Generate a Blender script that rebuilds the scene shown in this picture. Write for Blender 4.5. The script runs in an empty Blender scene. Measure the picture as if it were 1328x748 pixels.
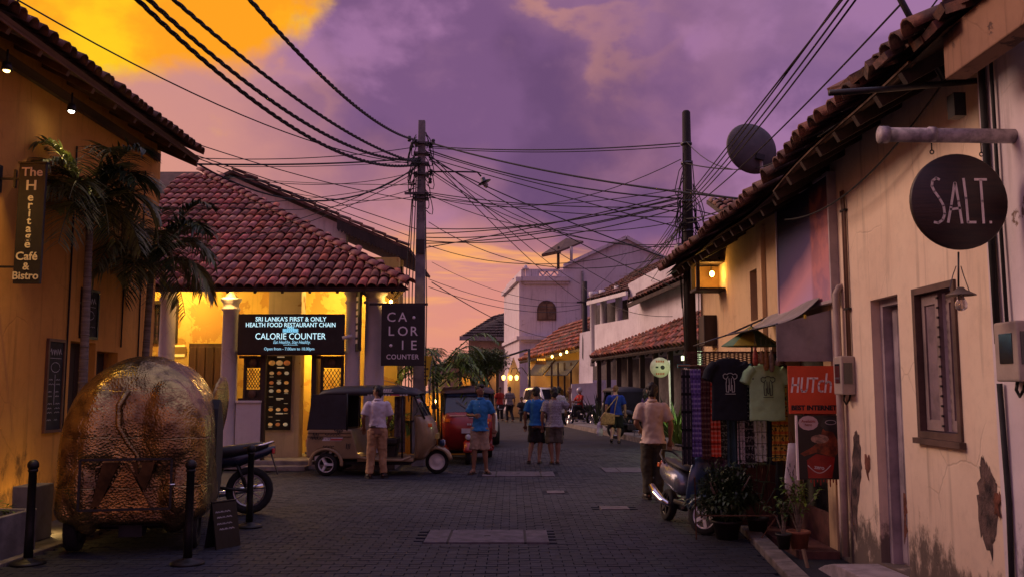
import bpy, bmesh, math, random
from mathutils import Vector, Matrix, Euler, noise
random.seed(11)
S = bpy.context.scene
COL = S.collection
R = math.radians
PI = math.pi

# ------------------------------------------------------------------ camera
FPX, PITCH, CAMH = 1180.0, math.atan(129 / 1180.0), 1.62
cd = bpy.data.cameras.new('camera')
cam = bpy.data.objects.new('camera', cd)
COL.objects.link(cam)
cam.location = (0, 0, CAMH)
cam.rotation_euler = (PI / 2 + PITCH, 0, 0)
cd.sensor_width = 36
cd.lens = 36 * FPX / 1328
cd.clip_start = 0.05
cd.clip_end = 2000
S.camera = cam

# ------------------------------------------------------------------ view
S.view_settings.view_transform = 'Standard'
S.view_settings.look = 'None'
S.view_settings.gamma = 1
S.view_settings.exposure = 0.0
S.view_settings.use_curve_mapping = False

# ------------------------------------------------------------------ sky
SUN_AZ, SUN_EL = R(-72), R(26)          # glow of the sunset clouds: ahead and to the left
world = bpy.data.worlds.new('World')
S.world = world
world.use_nodes = True
wt = world.node_tree
wt.nodes.clear()


class G:
    """tiny expression builder for a node tree"""
    def __init__(s, nt): s.nt = nt

    def put(s, sock, val):
        if isinstance(val, bpy.types.NodeSocket): s.nt.links.new(val, sock)
        else: sock.default_value = val

    def m(s, op, a, b=0.0, c=0.0):
        n = s.nt.nodes.new('ShaderNodeMath'); n.operation = op
        s.put(n.inputs[0], a); s.put(n.inputs[1], b); s.put(n.inputs[2], c)
        return n.outputs[0]

    def ss(s, x, a, b):
        n = s.nt.nodes.new('ShaderNodeMapRange'); n.interpolation_type = 'SMOOTHSTEP'
        s.put(n.inputs[0], x); n.inputs[1].default_value = a; n.inputs[2].default_value = b
        return n.outputs[0]

    def noise(s, vec, scale, detail=4, rough=.55, dist=0.0):
        n = s.nt.nodes.new('ShaderNodeTexNoise')
        if vec is not None: s.nt.links.new(vec, n.inputs['Vector'])
        n.inputs['Scale'].default_value = scale; n.inputs['Detail'].default_value = detail
        n.inputs['Roughness'].default_value = rough; n.inputs['Distortion'].default_value = dist
        return n.outputs['Fac']

    def vor(s, vec, scale, feature='F1', out='Distance'):
        n = s.nt.nodes.new('ShaderNodeTexVoronoi'); n.feature = feature
        if vec is not None: s.nt.links.new(vec, n.inputs['Vector'])
        n.inputs['Scale'].default_value = scale
        return n.outputs[out]

    def map(s, vec, scale=(1, 1, 1), loc=(0, 0, 0), rot=(0, 0, 0)):
        n = s.nt.nodes.new('ShaderNodeMapping')
        s.nt.links.new(vec, n.inputs[0])
        n.inputs['Location'].default_value = loc; n.inputs['Scale'].default_value = scale; n.inputs['Rotation'].default_value = rot
        return n.outputs[0]

    def mix(s, f, a, b, mode='MIX'):
        n = s.nt.nodes.new('ShaderNodeMix'); n.data_type = 'RGBA'; n.blend_type = mode
        s.put(n.inputs[0], f)
        for k, v in ((6, a), (7, b)):
            if isinstance(v, tuple) and len(v) == 3: v = (*v, 1)
            s.put(n.inputs[k], v)
        return n.outputs[2]

    def ramp(s, f, stops, interp='LINEAR'):
        n = s.nt.nodes.new('ShaderNodeValToRGB'); n.color_ramp.interpolation = interp
        e = n.color_ramp.elements
        while len(e) < len(stops): e.new(.5)
        for el, (p, c) in zip(e, stops): el.position = p; el.color = (*c, 1)
        s.put(n.inputs[0], f)
        return n.outputs[0]

    def sep(s, v):
        n = s.nt.nodes.new('ShaderNodeSeparateXYZ'); s.nt.links.new(v, n.inputs[0]); return n.outputs

    def comb(s, x, y, z=0.0):
        n = s.nt.nodes.new('ShaderNodeCombineXYZ')
        for i, v in enumerate((x, y, z)): s.put(n.inputs[i], v)
        return n.outputs[0]


def build_sky():
    g = G(wt)
    tc = wt.nodes.new('ShaderNodeTexCoord')
    d = tc.outputs['Generated']
    x, y, z = g.sep(d)
    az = g.m('ARCTAN2', x, y)
    el = g.m('ARCSINE', z)
    big = g.noise(d, 2.6, 5, .5)
    fine = g.noise(g.map(d, (1, 1, 1.5), (3.1, 1.7, .4)), 6.0, 6, .55)
    wrp = g.m('SUBTRACT', big, .5)
    wf = g.m('SUBTRACT', fine, .5)
    elw = g.m('ADD', el, g.m('ADD', g.m('MULTIPLY', wrp, .16), g.m('MULTIPLY', wf, .07)))
    azw = g.m('ADD', az, g.m('ADD', g.m('MULTIPLY', wrp, .30), g.m('MULTIPLY', wf, .14)))
    base = g.ramp(g.m('DIVIDE', elw, 1.3), [(0, (.80, .27, .20)), (.07, (.72, .25, .23)), (.15, (.50, .20, .25)),
                                            (.26, (.36, .17, .30)), (.42, (.32, .20, .39)), (1, (.54, .46, .74))])
    # warmth round the place where the sun went down
    w = g.m('MULTIPLY', g.m('ADD', azw, .46), 2.3)
    warm = g.m('EXPONENT', g.m('MULTIPLY', g.m('MULTIPLY', w, w), -1.0))
    low = g.m('SUBTRACT', 1.0, g.ss(elw, .12, .70))
    base = g.mix(g.m('MULTIPLY', g.m('MULTIPLY', warm, low), .9), base, (.76, .33, .215))
    # heavy cumulus deck, purple in its own shade, thinning out towards the sunset
    cn = g.noise(g.map(d, (1.0, 1.0, 1.6), (.35, 2.2, 5.1)), 3.6, 7, .50, .2)
    side = g.m('MULTIPLY', g.ss(azw, .0, .45), .10)
    deck = g.m('MULTIPLY', g.ss(g.m('ADD', azw, g.m('MULTIPLY', elw, .75)), -.09, .10), g.ss(g.m('ADD', elw, side), .115, .185))
    cloud = g.m('MULTIPLY', g.m('ADD', .74, g.m('MULTIPLY', g.ss(cn, .42, .54), .26)), deck)
    inner = g.noise(g.map(d, (1, 1, 1.35), (2.2, 4.4, .75)), 3.0, 9, .47, .1)
    puff = g.noise(g.map(d, (1, 1, 1.2), (7.3, 1.4, 2.2)), 8.0, 8, .55, .2)
    ci = g.m('ADD', inner, g.m('MULTIPLY', g.m('SUBTRACT', puff, .5), .24))
    ccol = g.mix(g.ss(ci, .44, .50), (.35, .165, .335), (.195, .092, .215))
    ccol = g.mix(g.m('MULTIPLY', g.ss(ci, .53, .62), .7), ccol, (.125, .060, .150))
    ccol = g.mix(g.m('MULTIPLY', g.ss(puff, .48, .68), .40), ccol, (.37, .175, .30))
    ccol = g.mix(g.m('MULTIPLY', g.ss(azw, .18, .5), .35), ccol, (.34, .19, .40))
    ccol = g.mix(g.m('MULTIPLY', g.ss(el, .42, 1.0), .9), ccol, (.54, .46, .74))
    base = g.mix(cloud, base, ccol)
    # a few lit rims of the clouds
    rim = g.m('MULTIPLY', g.ss(cn, .40, .425), g.m('SUBTRACT', 1.0, g.ss(cn, .425, .47)))
    wr = g.m('MULTIPLY', g.m('ADD', azw, .05), 7.0)
    rimw = g.m('EXPONENT', g.m('MULTIPLY', g.m('MULTIPLY', wr, wr), -1.0))
    rim = g.m('MULTIPLY', g.m('MULTIPLY', rim, rimw), g.ss(el, .24, .36))
    base = g.mix(g.m('MULTIPLY', rim, .42), base, (.86, .38, .18))
    # the burning gap under the cloud deck
    a = g.m('DIVIDE', g.m('ADD', azw, .44), .26)
    e = g.m('DIVIDE', g.m('SUBTRACT', elw, .53), .235)
    dist = g.m('SQRT', g.m('ADD', g.m('MULTIPLY', a, a), g.m('MULTIPLY', e, e)))
    gap = g.m('SUBTRACT', 1.0, g.ss(g.m('ADD', dist, g.m('MULTIPLY', g.m('SUBTRACT', puff, .5), .8)), .94, 1.13))
    gcol = g.mix(g.ss(g.m('ADD', fine, g.m('MULTIPLY', el, -.5)), .22, .42), (1.0, .36, .012), (1.0, .62, .012))
    base = g.mix(gap, base, gcol)
    # thin lit streaks low in the sky
    st = g.noise(g.map(g.comb(az, el), (3.2, 17, 1), (.2, .45, 0)), 1.0, 5, .6, .4)
    sa = g.m('MULTIPLY', g.m('ADD', az, .03), 5.0)
    band = g.m('MULTIPLY', g.m('EXPONENT', g.m('MULTIPLY', g.m('MULTIPLY', sa, sa), -1.0)),
               g.m('MULTIPLY', g.ss(el, .045, .10), g.m('SUBTRACT', 1.0, g.ss(el, .15, .185))))
    base = g.mix(g.m('MULTIPLY', g.m('MULTIPLY', g.ss(st, .50, .60), band), 1.0), base, (1.0, .42, .14))
    # a little of the clear evening sky behind it all
    sk = wt.nodes.new('ShaderNodeTexSky'); sk.sky_type = 'NISHITA'; sk.sun_disc = False
    sk.sun_elevation = R(3); sk.sun_rotation = SUN_AZ
    fin = g.mix(.003, base, sk.outputs[0], 'ADD')
    # below the horizon: dull ground tone
    fin = g.mix(g.ss(z, -.02, .0), (.05, .03, .04), fin)
    bg = wt.nodes.new('ShaderNodeBackground'); bg.inputs[1].default_value = 1.0
    wt.links.new(fin, bg.inputs[0])
    out = wt.nodes.new('ShaderNodeOutputWorld')
    wt.links.new(bg.outputs[0], out.inputs[0])


build_sky()

# ------------------------------------------------------------------ sun: already down, only the broad glow of the lit clouds
sl = bpy.data.lights.new('sun', 'SUN')
sl.energy = 2.6
sl.angle = R(32)
sl.color = (1.0, .62, .46)
sun = bpy.data.objects.new('sun', sl)
COL.objects.link(sun)
sun.rotation_euler = Vector((-math.sin(SUN_AZ) * math.cos(SUN_EL), -math.cos(SUN_AZ) * math.cos(SUN_EL), -math.sin(SUN_EL))).to_track_quat('-Z', 'Y').to_euler()

# ------------------------------------------------------------------ measuring helpers: a photo pixel and a depth give a place
CP, SP = math.cos(PITCH), math.sin(PITCH)


def at(px, py, Y):
    u, v = (px - 664) / FPX, (374 - py) / FPX
    t = Y / (CP - v * SP)
    return Vector((u * t, Y, CAMH + (SP + v * CP) * t))


def gnd(px, py, z=0.0):
    u, v = (px - 664) / FPX, (374 - py) / FPX
    t = (z - CAMH) / (SP + v * CP)
    return Vector((u * t, (CP - v * SP) * t, z))


def onx(px, py, X):
    """the place on the plane x = X seen at a pixel"""
    u, v = (px - 664) / FPX, (374 - py) / FPX
    t = X / u
    return Vector((X, (CP - v * SP) * t, CAMH + (SP + v * CP) * t))


# ------------------------------------------------------------------ mesh helpers
class MB:
    def __init__(s):
        s.v, s.f, s.m, s.s = [], [], [], []
        s.mi, s.sm = 0, False

    def add(s, vs, fs, sm=None):
        o = len(s.v)
        s.v += [tuple(v) for v in vs]
        s.f += [tuple(i + o for i in f) for f in fs]
        s.m += [s.mi] * len(fs)
        s.s += [s.sm if sm is None else sm] * len(fs)
        return s

    def box(s, c, sz, rot=None):
        hx, hy, hz = sz[0] / 2, sz[1] / 2, sz[2] / 2
        vs = [Vector((x, y, z)) for x in (-hx, hx) for y in (-hy, hy) for z in (-hz, hz)]
        if rot is not None:
            M = rot if isinstance(rot, Matrix) else Euler(rot).to_matrix()
            vs = [M @ v for v in vs]
        c = Vector(c)
        return s.add([v + c for v in vs], [(0, 1, 3, 2), (4, 6, 7, 5), (0, 4, 5, 1), (2, 3, 7, 6), (0, 2, 6, 4), (1, 5, 7, 3)])

    def bb(s, a, b):
        a, b = Vector(a), Vector(b)
        return s.box((a + b) / 2, [abs(q) for q in (b - a)])

    def bar(s, p, q, w, h=None, up=(0, 0, 1)):
        p, q = Vector(p), Vector(q)
        h = h or w
        d = q - p
        L = d.length
        if L < 1e-6: return s
        d.normalize()
        up = Vector(up)
        sd = d.cross(up)
        if sd.length < 1e-4: sd = d.cross(Vector((1, 0, 0)))
        sd.normalize()
        u = sd.cross(d)
        M = Matrix((sd, d, u)).transposed()
        return s.box((p + q) / 2, (w, L, h), M)

    def tube(s, pts, r, n=8, cap=True, sx=1.0):
        pts = [Vector(p) for p in pts]
        k = len(pts)
        rs = r if isinstance(r, (list, tuple)) else [r] * k
        vs, fs = [], []
        ref = None
        for i, p in enumerate(pts):
            t = pts[min(i + 1, k - 1)] - pts[max(i - 1, 0)]
            if t.length < 1e-9: t = Vector((0, 0, 1))
            t.normalize()
            if ref is None:
                ref = Vector((0, 0, 1)) if abs(t.z) < .9 else Vector((1, 0, 0))
            a = t.cross(ref)
            if a.length < 1e-4: a = t.cross(Vector((0, 1, 0)))
            a.normalize()
            b = a.cross(t)
            ref = b
            for j in range(n):
                th = 2 * PI * j / n
                vs.append(p + a * math.cos(th) * rs[i] * sx + b * math.sin(th) * rs[i])
        for i in range(k - 1):
            for j in range(n):
                fs.append((i * n + j, i * n + (j + 1) % n, (i + 1) * n + (j + 1) % n, (i + 1) * n + j))
        if cap:
            fs.append(tuple(range(n - 1, -1, -1)))
            fs.append(tuple((k - 1) * n + j for j in range(n)))
        return s.add(vs, fs, True if n > 5 else None)

    def lathe(s, prof, c=(0, 0, 0), n=16, M=None, a0=0, a1=2 * PI):
        c = Vector(c)
        full = abs(a1 - a0 - 2 * PI) < 1e-6
        k = n if full else n + 1
        vs, fs = [], []
        for (r, z) in prof:
            for j in range(k):
                th = a0 + (a1 - a0) * j / n
                v = Vector((r * math.cos(th), r * math.sin(th), z))
                if M is not None: v = M @ v
                vs.append(v + c)
        for i in range(len(prof) - 1):
            for j in range(n):
                j2 = (j + 1) % k
                fs.append((i * k + j, i * k + j2, (i + 1) * k + j2, (i + 1) * k + j))
        if full and prof[0] != prof[-1]:
            if prof[0][0] > 1e-4: fs.append(tuple(range(n - 1, -1, -1)))
            if prof[-1][0] > 1e-4: fs.append(tuple((len(prof) - 1) * k + j for j in range(n)))
        return s.add(vs, fs, True)

    def cyl(s, p, q, r, n=12, r2=None):
        return s.tube([p, q], [r, r if r2 is None else r2], n)

    def ell(s, c, r, n=14, m=9, rot=None):
        c = Vector(c)
        M = Euler(rot).to_matrix() if rot is not None else None
        vs = []
        for i in range(m + 1):
            ph = PI * i / m
            for j in range(n):
                th = 2 * PI * j / n
                v = Vector((r[0] * math.sin(ph) * math.cos(th), r[1] * math.sin(ph) * math.sin(th), r[2] * math.cos(ph)))
                if M: v = M @ v
                vs.append(v + c)
        fs = [(i * n + j, (i + 1) * n + j, (i + 1) * n + (j + 1) % n, i * n + (j + 1) % n) for i in range(m) for j in range(n)]
        return s.add(vs, fs, True)

    def loft(s, rings, cap=True, sm=True):
        n = len(rings[0])
        vs = [v for r in rings for v in r]
        fs = [(i * n + j, i * n + (j + 1) % n, (i + 1) * n + (j + 1) % n, (i + 1) * n + j) for i in range(len(rings) - 1) for j in range(n)]
        if cap:
            fs.append(tuple(range(n - 1, -1, -1)))
            fs.append(tuple((len(rings) - 1) * n + j for j in range(n)))
        return s.add(vs, fs, sm)

    def rings(s, lst, n=16, cap=True):
        """lst of (cx, cy, z, rx, ry): stacked ellipses"""
        return s.loft([[Vector((c[0] + c[3] * math.cos(2 * PI * j / n), c[1] + c[4] * math.sin(2 * PI * j / n), c[2])) for j in range(n)] for c in lst], cap)

    def prism(s, poly, O, U, V, dep, sm=False):
        """polygon (x, y) in the plane O + xU + yV, thickened by dep along U x V"""
        O, U, V = Vector(O), Vector(U), Vector(V)
        W = U.cross(V).normalized() * dep
        n = len(poly)
        vs = [O + U * a + V * b for a, b in poly] + [O + U * a + V * b + W for a, b in poly]
        fs = [tuple(range(n - 1, -1, -1)), tuple(range(n, 2 * n))] + [(i, (i + 1) % n, n + (i + 1) % n, n + i) for i in range(n)]
        return s.add(vs, fs, sm)

    def slab(s, a, b, c, d, th):
        """a quad thickened along its normal by th (towards the side its winding faces away from)"""
        a, b, c, d = map(Vector, (a, b, c, d))
        nrm = (b - a).cross(d - a).normalized() * th
        vs = [a, b, c, d, a - nrm, b - nrm, c - nrm, d - nrm]
        return s.add(vs, [(0, 1, 2, 3), (7, 6, 5, 4), (0, 4, 5, 1), (1, 5, 6, 2), (2, 6, 7, 3), (3, 7, 4, 0)])

    def grid(s, fn, nu, nv, sm=True):
        vs = [fn(i / nu, j / nv) for j in range(nv + 1) for i in range(nu + 1)]
        fs = [(j * (nu + 1) + i, j * (nu + 1) + i + 1, (j + 1) * (nu + 1) + i + 1, (j + 1) * (nu + 1) + i) for j in range(nv) for i in range(nu)]
        return s.add(vs, fs, sm)

    def ribbon(s, pts, w, O, U, V, dep=.003, closed=False):
        """a flat stroke of width w along 2D points in a plane, with round joints"""
        O, U, V = Vector(O), Vector(U), Vector(V)
        W = U.cross(V).normalized() * dep
        q = list(pts) + ([pts[0]] if closed else [])
        for (x0, y0), (x1, y1) in zip(q, q[1:]):
            L = math.hypot(x1 - x0, y1 - y0)
            if L < 1e-6: continue
            nx, ny = -(y1 - y0) / L * w / 2, (x1 - x0) / L * w / 2
            ex, ey = (x1 - x0) / L * w * .25, (y1 - y0) / L * w * .25
            p = [(x0 + nx - ex, y0 + ny - ey), (x0 - nx - ex, y0 - ny - ey), (x1 - nx + ex, y1 - ny + ey), (x1 + nx + ex, y1 + ny + ey)]
            vs = [O + U * a + V * b for a, b in p] + [O + U * a + V * b + W for a, b in p]
            s.add(vs, [(4, 5, 6, 7), (0, 3, 2, 1), (0, 1, 5, 4), (1, 2, 6, 5), (2, 3, 7, 6), (3, 0, 4, 7)])
        return s

    def mesh(s, name='m'):
        me = bpy.data.meshes.new(name)
        me.from_pydata(s.v, [], s.f)
        me.polygons.foreach_set('material_index', s.m)
        me.polygons.foreach_set('use_smooth', s.s)
        me.update()
        return me

    def build(s, name, mat, parent=None, bev=0.0, loc=None, rot=None):
        return link(name, s.mesh(name), mat, parent, bev, loc, rot)


WBASE = {}


def setpar(o, parent):
    if parent is None: return
    o.parent = parent
    if parent.name in WBASE: o.matrix_parent_inverse = Matrix.Translation(-WBASE[parent.name])


def wthing(name, label, cat, base, group=None):
    """a thing whose parts are given in world coordinates; its Empty stands at its base"""
    o = thing(name, label, cat, base, 0, group)
    WBASE[o.name] = Vector(base)
    return o


def lamp(name, parent, loc, energy, col=(1.0, .52, .14), size=.05, kind='POINT', aim=None, cone=60):
    l = bpy.data.lights.new(name, kind)
    l.energy = energy
    l.color = col
    l.shadow_soft_size = size
    o = bpy.data.objects.new(name, l)
    COL.objects.link(o)
    setpar(o, parent)
    o.location = loc
    if kind == 'SPOT':
        l.spot_size = R(cone)
        l.spot_blend = .8
        o.rotation_euler = (Vector(aim) - Vector(loc)).to_track_quat('-Z', 'Y').to_euler()
    return o


def link(name, me, mat, parent=None, bev=0.0, loc=None, rot=None):
    mats = mat if isinstance(mat, (list, tuple)) else [mat]
    if not me.materials:
        for m_ in mats: me.materials.append(m_)
    o = bpy.data.objects.new(name, me)
    COL.objects.link(o)
    setpar(o, parent)
    if loc is not None: o.location = loc
    if rot is not None: o.rotation_euler = rot
    if bev:
        b = o.modifiers.new('bevel', 'BEVEL'); b.width = bev; b.segments = 2; b.limit_method = 'ANGLE'; b.angle_limit = R(40)
    return o


def tag(o, label, cat, group=None):
    o['label'] = label
    o['category'] = cat
    if group: o['group'] = group
    return o


def structure(o, label=None):
    o['kind'] = 'structure'
    if label: o['label'] = label
    return o


def thing(name, label, cat, loc=(0, 0, 0), rz=0.0, group=None):
    o = bpy.data.objects.new(name, None)
    o.empty_display_size = .1
    COL.objects.link(o)
    o.location = loc
    o.rotation_euler = (0, 0, rz)
    return tag(o, label, cat, group)


def dup(o, loc=None, rz=None, label=None, group=None, parent=None, sc=None):
    c = o.copy()
    COL.objects.link(c)
    if parent is not None: c.parent = parent
    if loc is not None: c.location = loc
    if rz is not None: c.rotation_euler = (0, 0, rz)
    if sc is not None: c.scale = (sc, sc, sc)
    if label: c['label'] = label
    if group: c['group'] = group
    for ch in list(o.children):
        if ch.type != 'LIGHT': dup(ch, parent=c)
    return c


def voxel(mb, size=.014, it=3, fac=.5, wob=0.0, wsc=9.0):
    """fuse overlapping solids into one continuous skin"""
    me = mb.mesh('tmp')
    o = bpy.data.objects.new('tmp', me)
    COL.objects.link(o)
    r = o.modifiers.new('r', 'REMESH'); r.mode = 'VOXEL'; r.voxel_size = size; r.use_smooth_shade = True
    if it:
        sm = o.modifiers.new('s', 'SMOOTH'); sm.iterations = it; sm.factor = fac
    dg = bpy.context.evaluated_depsgraph_get()
    dg.update()
    out = bpy.data.meshes.new_from_object(o.evaluated_get(dg))
    bpy.data.objects.remove(o)
    bpy.data.meshes.remove(me)
    if wob:
        nn = [v.normal.copy() for v in out.vertices]
        for v, q in zip(out.vertices, nn):
            p = v.co
            v.co = p + q * wob * (noise.noise(Vector((p.x * wsc, p.y * wsc, p.z * wsc * .55))) + .5 * noise.noise(p * wsc * 2.3))
    for p in out.polygons: p.use_smooth = True
    out.materials.clear()
    return out


def join_mesh(me, mb, shift):
    """append the faces of mb to mesh me with material indices raised by shift"""
    bm = bmesh.new()
    bm.from_mesh(me)
    vs = [bm.verts.new(v) for v in mb.v]
    for f, mi, sm in zip(mb.f, mb.m, mb.s):
        try:
            q = bm.faces.new([vs[i] for i in f])
            q.material_index = mi + shift
            q.smooth = sm
        except ValueError:
            pass
    bm.to_mesh(me)
    bm.free()
    return me


def text(body, size, mat, parent, loc, rot, name='lettering', align='CENTER', ext=.002, offset=0.0, spacing=1.0, line=1.0, shear=0.0, sx=1.0):
    cu = bpy.data.curves.new(name, 'FONT')
    cu.body = body
    cu.size = size
    cu.align_x = align
    cu.align_y = 'CENTER'
    cu.extrude = ext
    cu.offset = offset
    cu.space_character = spacing
    cu.space_line = line
    cu.shear = shear
    cu.resolution_u = 3
    tmp = bpy.data.objects.new('tmp', cu)
    COL.objects.link(tmp)
    dg = bpy.context.evaluated_depsgraph_get()
    me = bpy.data.meshes.new_from_object(tmp.evaluated_get(dg))
    bpy.data.objects.remove(tmp)
    me.materials.clear()
    me.materials.append(mat)
    o = bpy.data.objects.new(name, me)
    COL.objects.link(o)
    setpar(o, parent)
    o.location = loc
    o.rotation_euler = rot
    o.scale = (sx, 1, 1)
    return o


# ------------------------------------------------------------------ materials
MATS = {}


def pm(name, col, rough=.75, metal=0.0, var=.18, scale=5.0, bump=.0, bscale=30.0, col2=None, island=0.0, objvar=0.0, coat=0.0, spec=.5, stretch=(1, 1, 1), emit=None, estr=0.0, trans=0.0, alpha=1.0, sheen=0.0, worn=0.0):
    """principled material with grain: colour drifts between col and col2 (or a darker col), per-piece variation, fine relief"""
    if name in MATS: return MATS[name]
    m_ = bpy.data.materials.new(name)
    m_.use_nodes = True
    nt = m_.node_tree
    b = nt.nodes['Principled BSDF']
    g = G(nt)
    tc = nt.nodes.new('ShaderNodeTexCoord')
    v = g.map(tc.outputs['Object'], stretch)
    c = tuple(col)
    c2 = tuple(col2) if col2 else tuple(max(0, k * (1 - 1.6 * var)) for k in c)
    n1 = g.noise(v, scale, 5, .6)
    colr = g.mix(g.ss(n1, .32, .68), (*c, 1), (*c2, 1))
    if island or objvar:
        if island:
            ge = nt.nodes.new('ShaderNodeNewGeometry'); rnd = ge.outputs['Random Per Island']; k = island
        else:
            oi = nt.nodes.new('ShaderNodeObjectInfo'); rnd = oi.outputs['Random']; k = objvar
        hs = nt.nodes.new('ShaderNodeHueSaturation')
        nt.links.new(colr, hs.inputs['Color'])
        nt.links.new(g.m('ADD', 1 - k, g.m('MULTIPLY', rnd, 2 * k)), hs.inputs['Value'])
        nt.links.new(g.m('ADD', .5 - k * .03, g.m('MULTIPLY', g.m('FRACT', g.m('MULTIPLY', rnd, 7.31)), k * .06)), hs.inputs['Hue'])
        nt.links.new(g.m('ADD', 1 - k * .4, g.m('MULTIPLY', g.m('FRACT', g.m('MULTIPLY', rnd, 3.77)), k * .8)), hs.inputs['Saturation'])
        colr = hs.outputs[0]
    if worn:
        gp_ = nt.nodes.new('ShaderNodeNewGeometry').outputs['Position']
        colr = g.mix(g.m('MULTIPLY', g.ss(g.noise(g.map(gp_, (1.0, .45, 1)), .55, 6, .65), .42, .66), worn), colr, tuple(k * .42 for k in c))
        colr = g.mix(g.m('MULTIPLY', g.ss(g.noise(g.map(gp_, (1.0, 1, 1), (4, 7, 1)), 2.3, 7, .7), .56, .70), worn * .6), colr, tuple(min(1, k * 1.7) for k in c))
    nt.links.new(colr, b.inputs['Base Color'])
    b.inputs['Metallic'].default_value = metal
    nt.links.new(g.m('ADD', rough - .08, g.m('MULTIPLY', n1, .16)), b.inputs['Roughness'])
    b.inputs['Specular IOR Level'].default_value = spec
    if coat: b.inputs['Coat Weight'].default_value = coat; b.inputs['Coat Roughness'].default_value = .08
    if trans: b.inputs['Transmission Weight'].default_value = trans
    if sheen: b.inputs['Sheen Weight'].default_value = sheen
    if alpha < 1: b.inputs['Alpha'].default_value = alpha
    if bump:
        bn = nt.nodes.new('ShaderNodeBump')
        bn.inputs['Strength'].default_value = min(1, bump); bn.inputs['Distance'].default_value = .02 * max(1, bump)
        nt.links.new(g.noise(v, bscale, 6, .65), bn.inputs['Height'])
        nt.links.new(bn.outputs[0], b.inputs['Normal'])
    if emit:
        b.inputs['Emission Color'].default_value = (*emit, 1)
        b.inputs['Emission Strength'].default_value = estr
    MATS[name] = m_
    return m_


def plaster(name, c1, c2, peel, psc=1.6, pthr=.62, foot=None, footz=1.0, streak=.3, rough=.9):
    """limewashed wall: drifting tone, flaked patches, rain streaks, grime with ragged edges near the foot"""
    if name in MATS: return MATS[name]
    m_ = bpy.data.materials.new(name)
    m_.use_nodes = True
    nt = m_.node_tree
    b = nt.nodes['Principled BSDF']
    g = G(nt)
    tc = nt.nodes.new('ShaderNodeTexCoord')
    o = tc.outputs['Object']
    n1 = g.noise(o, 1.1, 6, .6)
    n2 = g.noise(o, 7.0, 6, .7)
    col = g.mix(g.ss(n1, .3, .7), (*c1, 1), (*c2, 1))
    col = g.mix(g.m('MULTIPLY', g.ss(n2, .45, .75), .25), col, tuple(k * .55 for k in c1))
    sv = g.noise(g.map(o, (6, 6, .35)), 1.6, 5, .65)
    col = g.mix(g.m('MULTIPLY', g.ss(sv, .52, .75), streak), col, tuple(k * .35 for k in c2))
    wv = nt.nodes.new('ShaderNodeMix'); wv.data_type = 'VECTOR'; wv.inputs[0].default_value = .12
    nz = nt.nodes.new('ShaderNodeTexNoise'); nz.inputs['Scale'].default_value = 3.5; nz.inputs['Detail'].default_value = 5
    nt.links.new(o, nz.inputs['Vector']); nt.links.new(o, wv.inputs[4]); nt.links.new(nz.outputs['Color'], wv.inputs[5])
    ck = g.m('SUBTRACT', 1.0, g.ss(g.vor(wv.outputs[1], 1.5, 'DISTANCE_TO_EDGE'), .0, .016))
    ck = g.m('MULTIPLY', ck, g.ss(g.noise(g.map(o, loc=(3, 1, 7)), .9, 3), .50, .60))
    col = g.mix(g.m('MULTIPLY', ck, .18), col, tuple(k * .25 for k in c2))
    pn = g.noise(o, psc, 8, .62, .35)
    pk = g.ss(pn, pthr, pthr + .02)
    col = g.mix(pk, col, (*peel, 1))
    hgt = g.m('SUBTRACT', g.m('MULTIPLY', n2, .25), g.m('ADD', g.m('MULTIPLY', pk, .6), g.m('MULTIPLY', ck, .25)))
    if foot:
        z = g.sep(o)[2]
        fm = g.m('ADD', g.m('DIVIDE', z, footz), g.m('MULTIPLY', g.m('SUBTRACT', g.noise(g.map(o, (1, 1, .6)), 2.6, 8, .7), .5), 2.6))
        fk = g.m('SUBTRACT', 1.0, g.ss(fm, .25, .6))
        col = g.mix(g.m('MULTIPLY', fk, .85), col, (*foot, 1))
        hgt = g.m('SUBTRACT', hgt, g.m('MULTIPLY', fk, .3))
    nt.links.new(col, b.inputs['Base Color'])
    b.inputs['Roughness'].default_value = rough
    b.inputs['Specular IOR Level'].default_value = .25
    bn = nt.nodes.new('ShaderNodeBump')
    bn.inputs['Strength'].default_value = .5; bn.inputs['Distance'].default_value = .02
    nt.links.new(hgt, bn.inputs['Height'])
    nt.links.new(bn.outputs[0], b.inputs['Normal'])
    MATS[name] = m_
    return m_


def glow(name, col, st):
    if name in MATS: return MATS[name]
    m_ = bpy.data.materials.new(name)
    m_.use_nodes = True
    nt = m_.node_tree
    b = nt.nodes['Principled BSDF']
    g = G(nt)
    tc = nt.nodes.new('ShaderNodeTexCoord')
    n1 = g.noise(tc.outputs['Object'], 40, 2, .5)
    nt.links.new(g.mix(n1, (*col, 1), tuple(k * .8 for k in col)), b.inputs['Emission Color'])
    b.inputs['Base Color'].default_value = (*[min(.8, k) for k in col], 1)
    b.inputs['Emission Strength'].default_value = st
    MATS[name] = m_
    return m_


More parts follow.
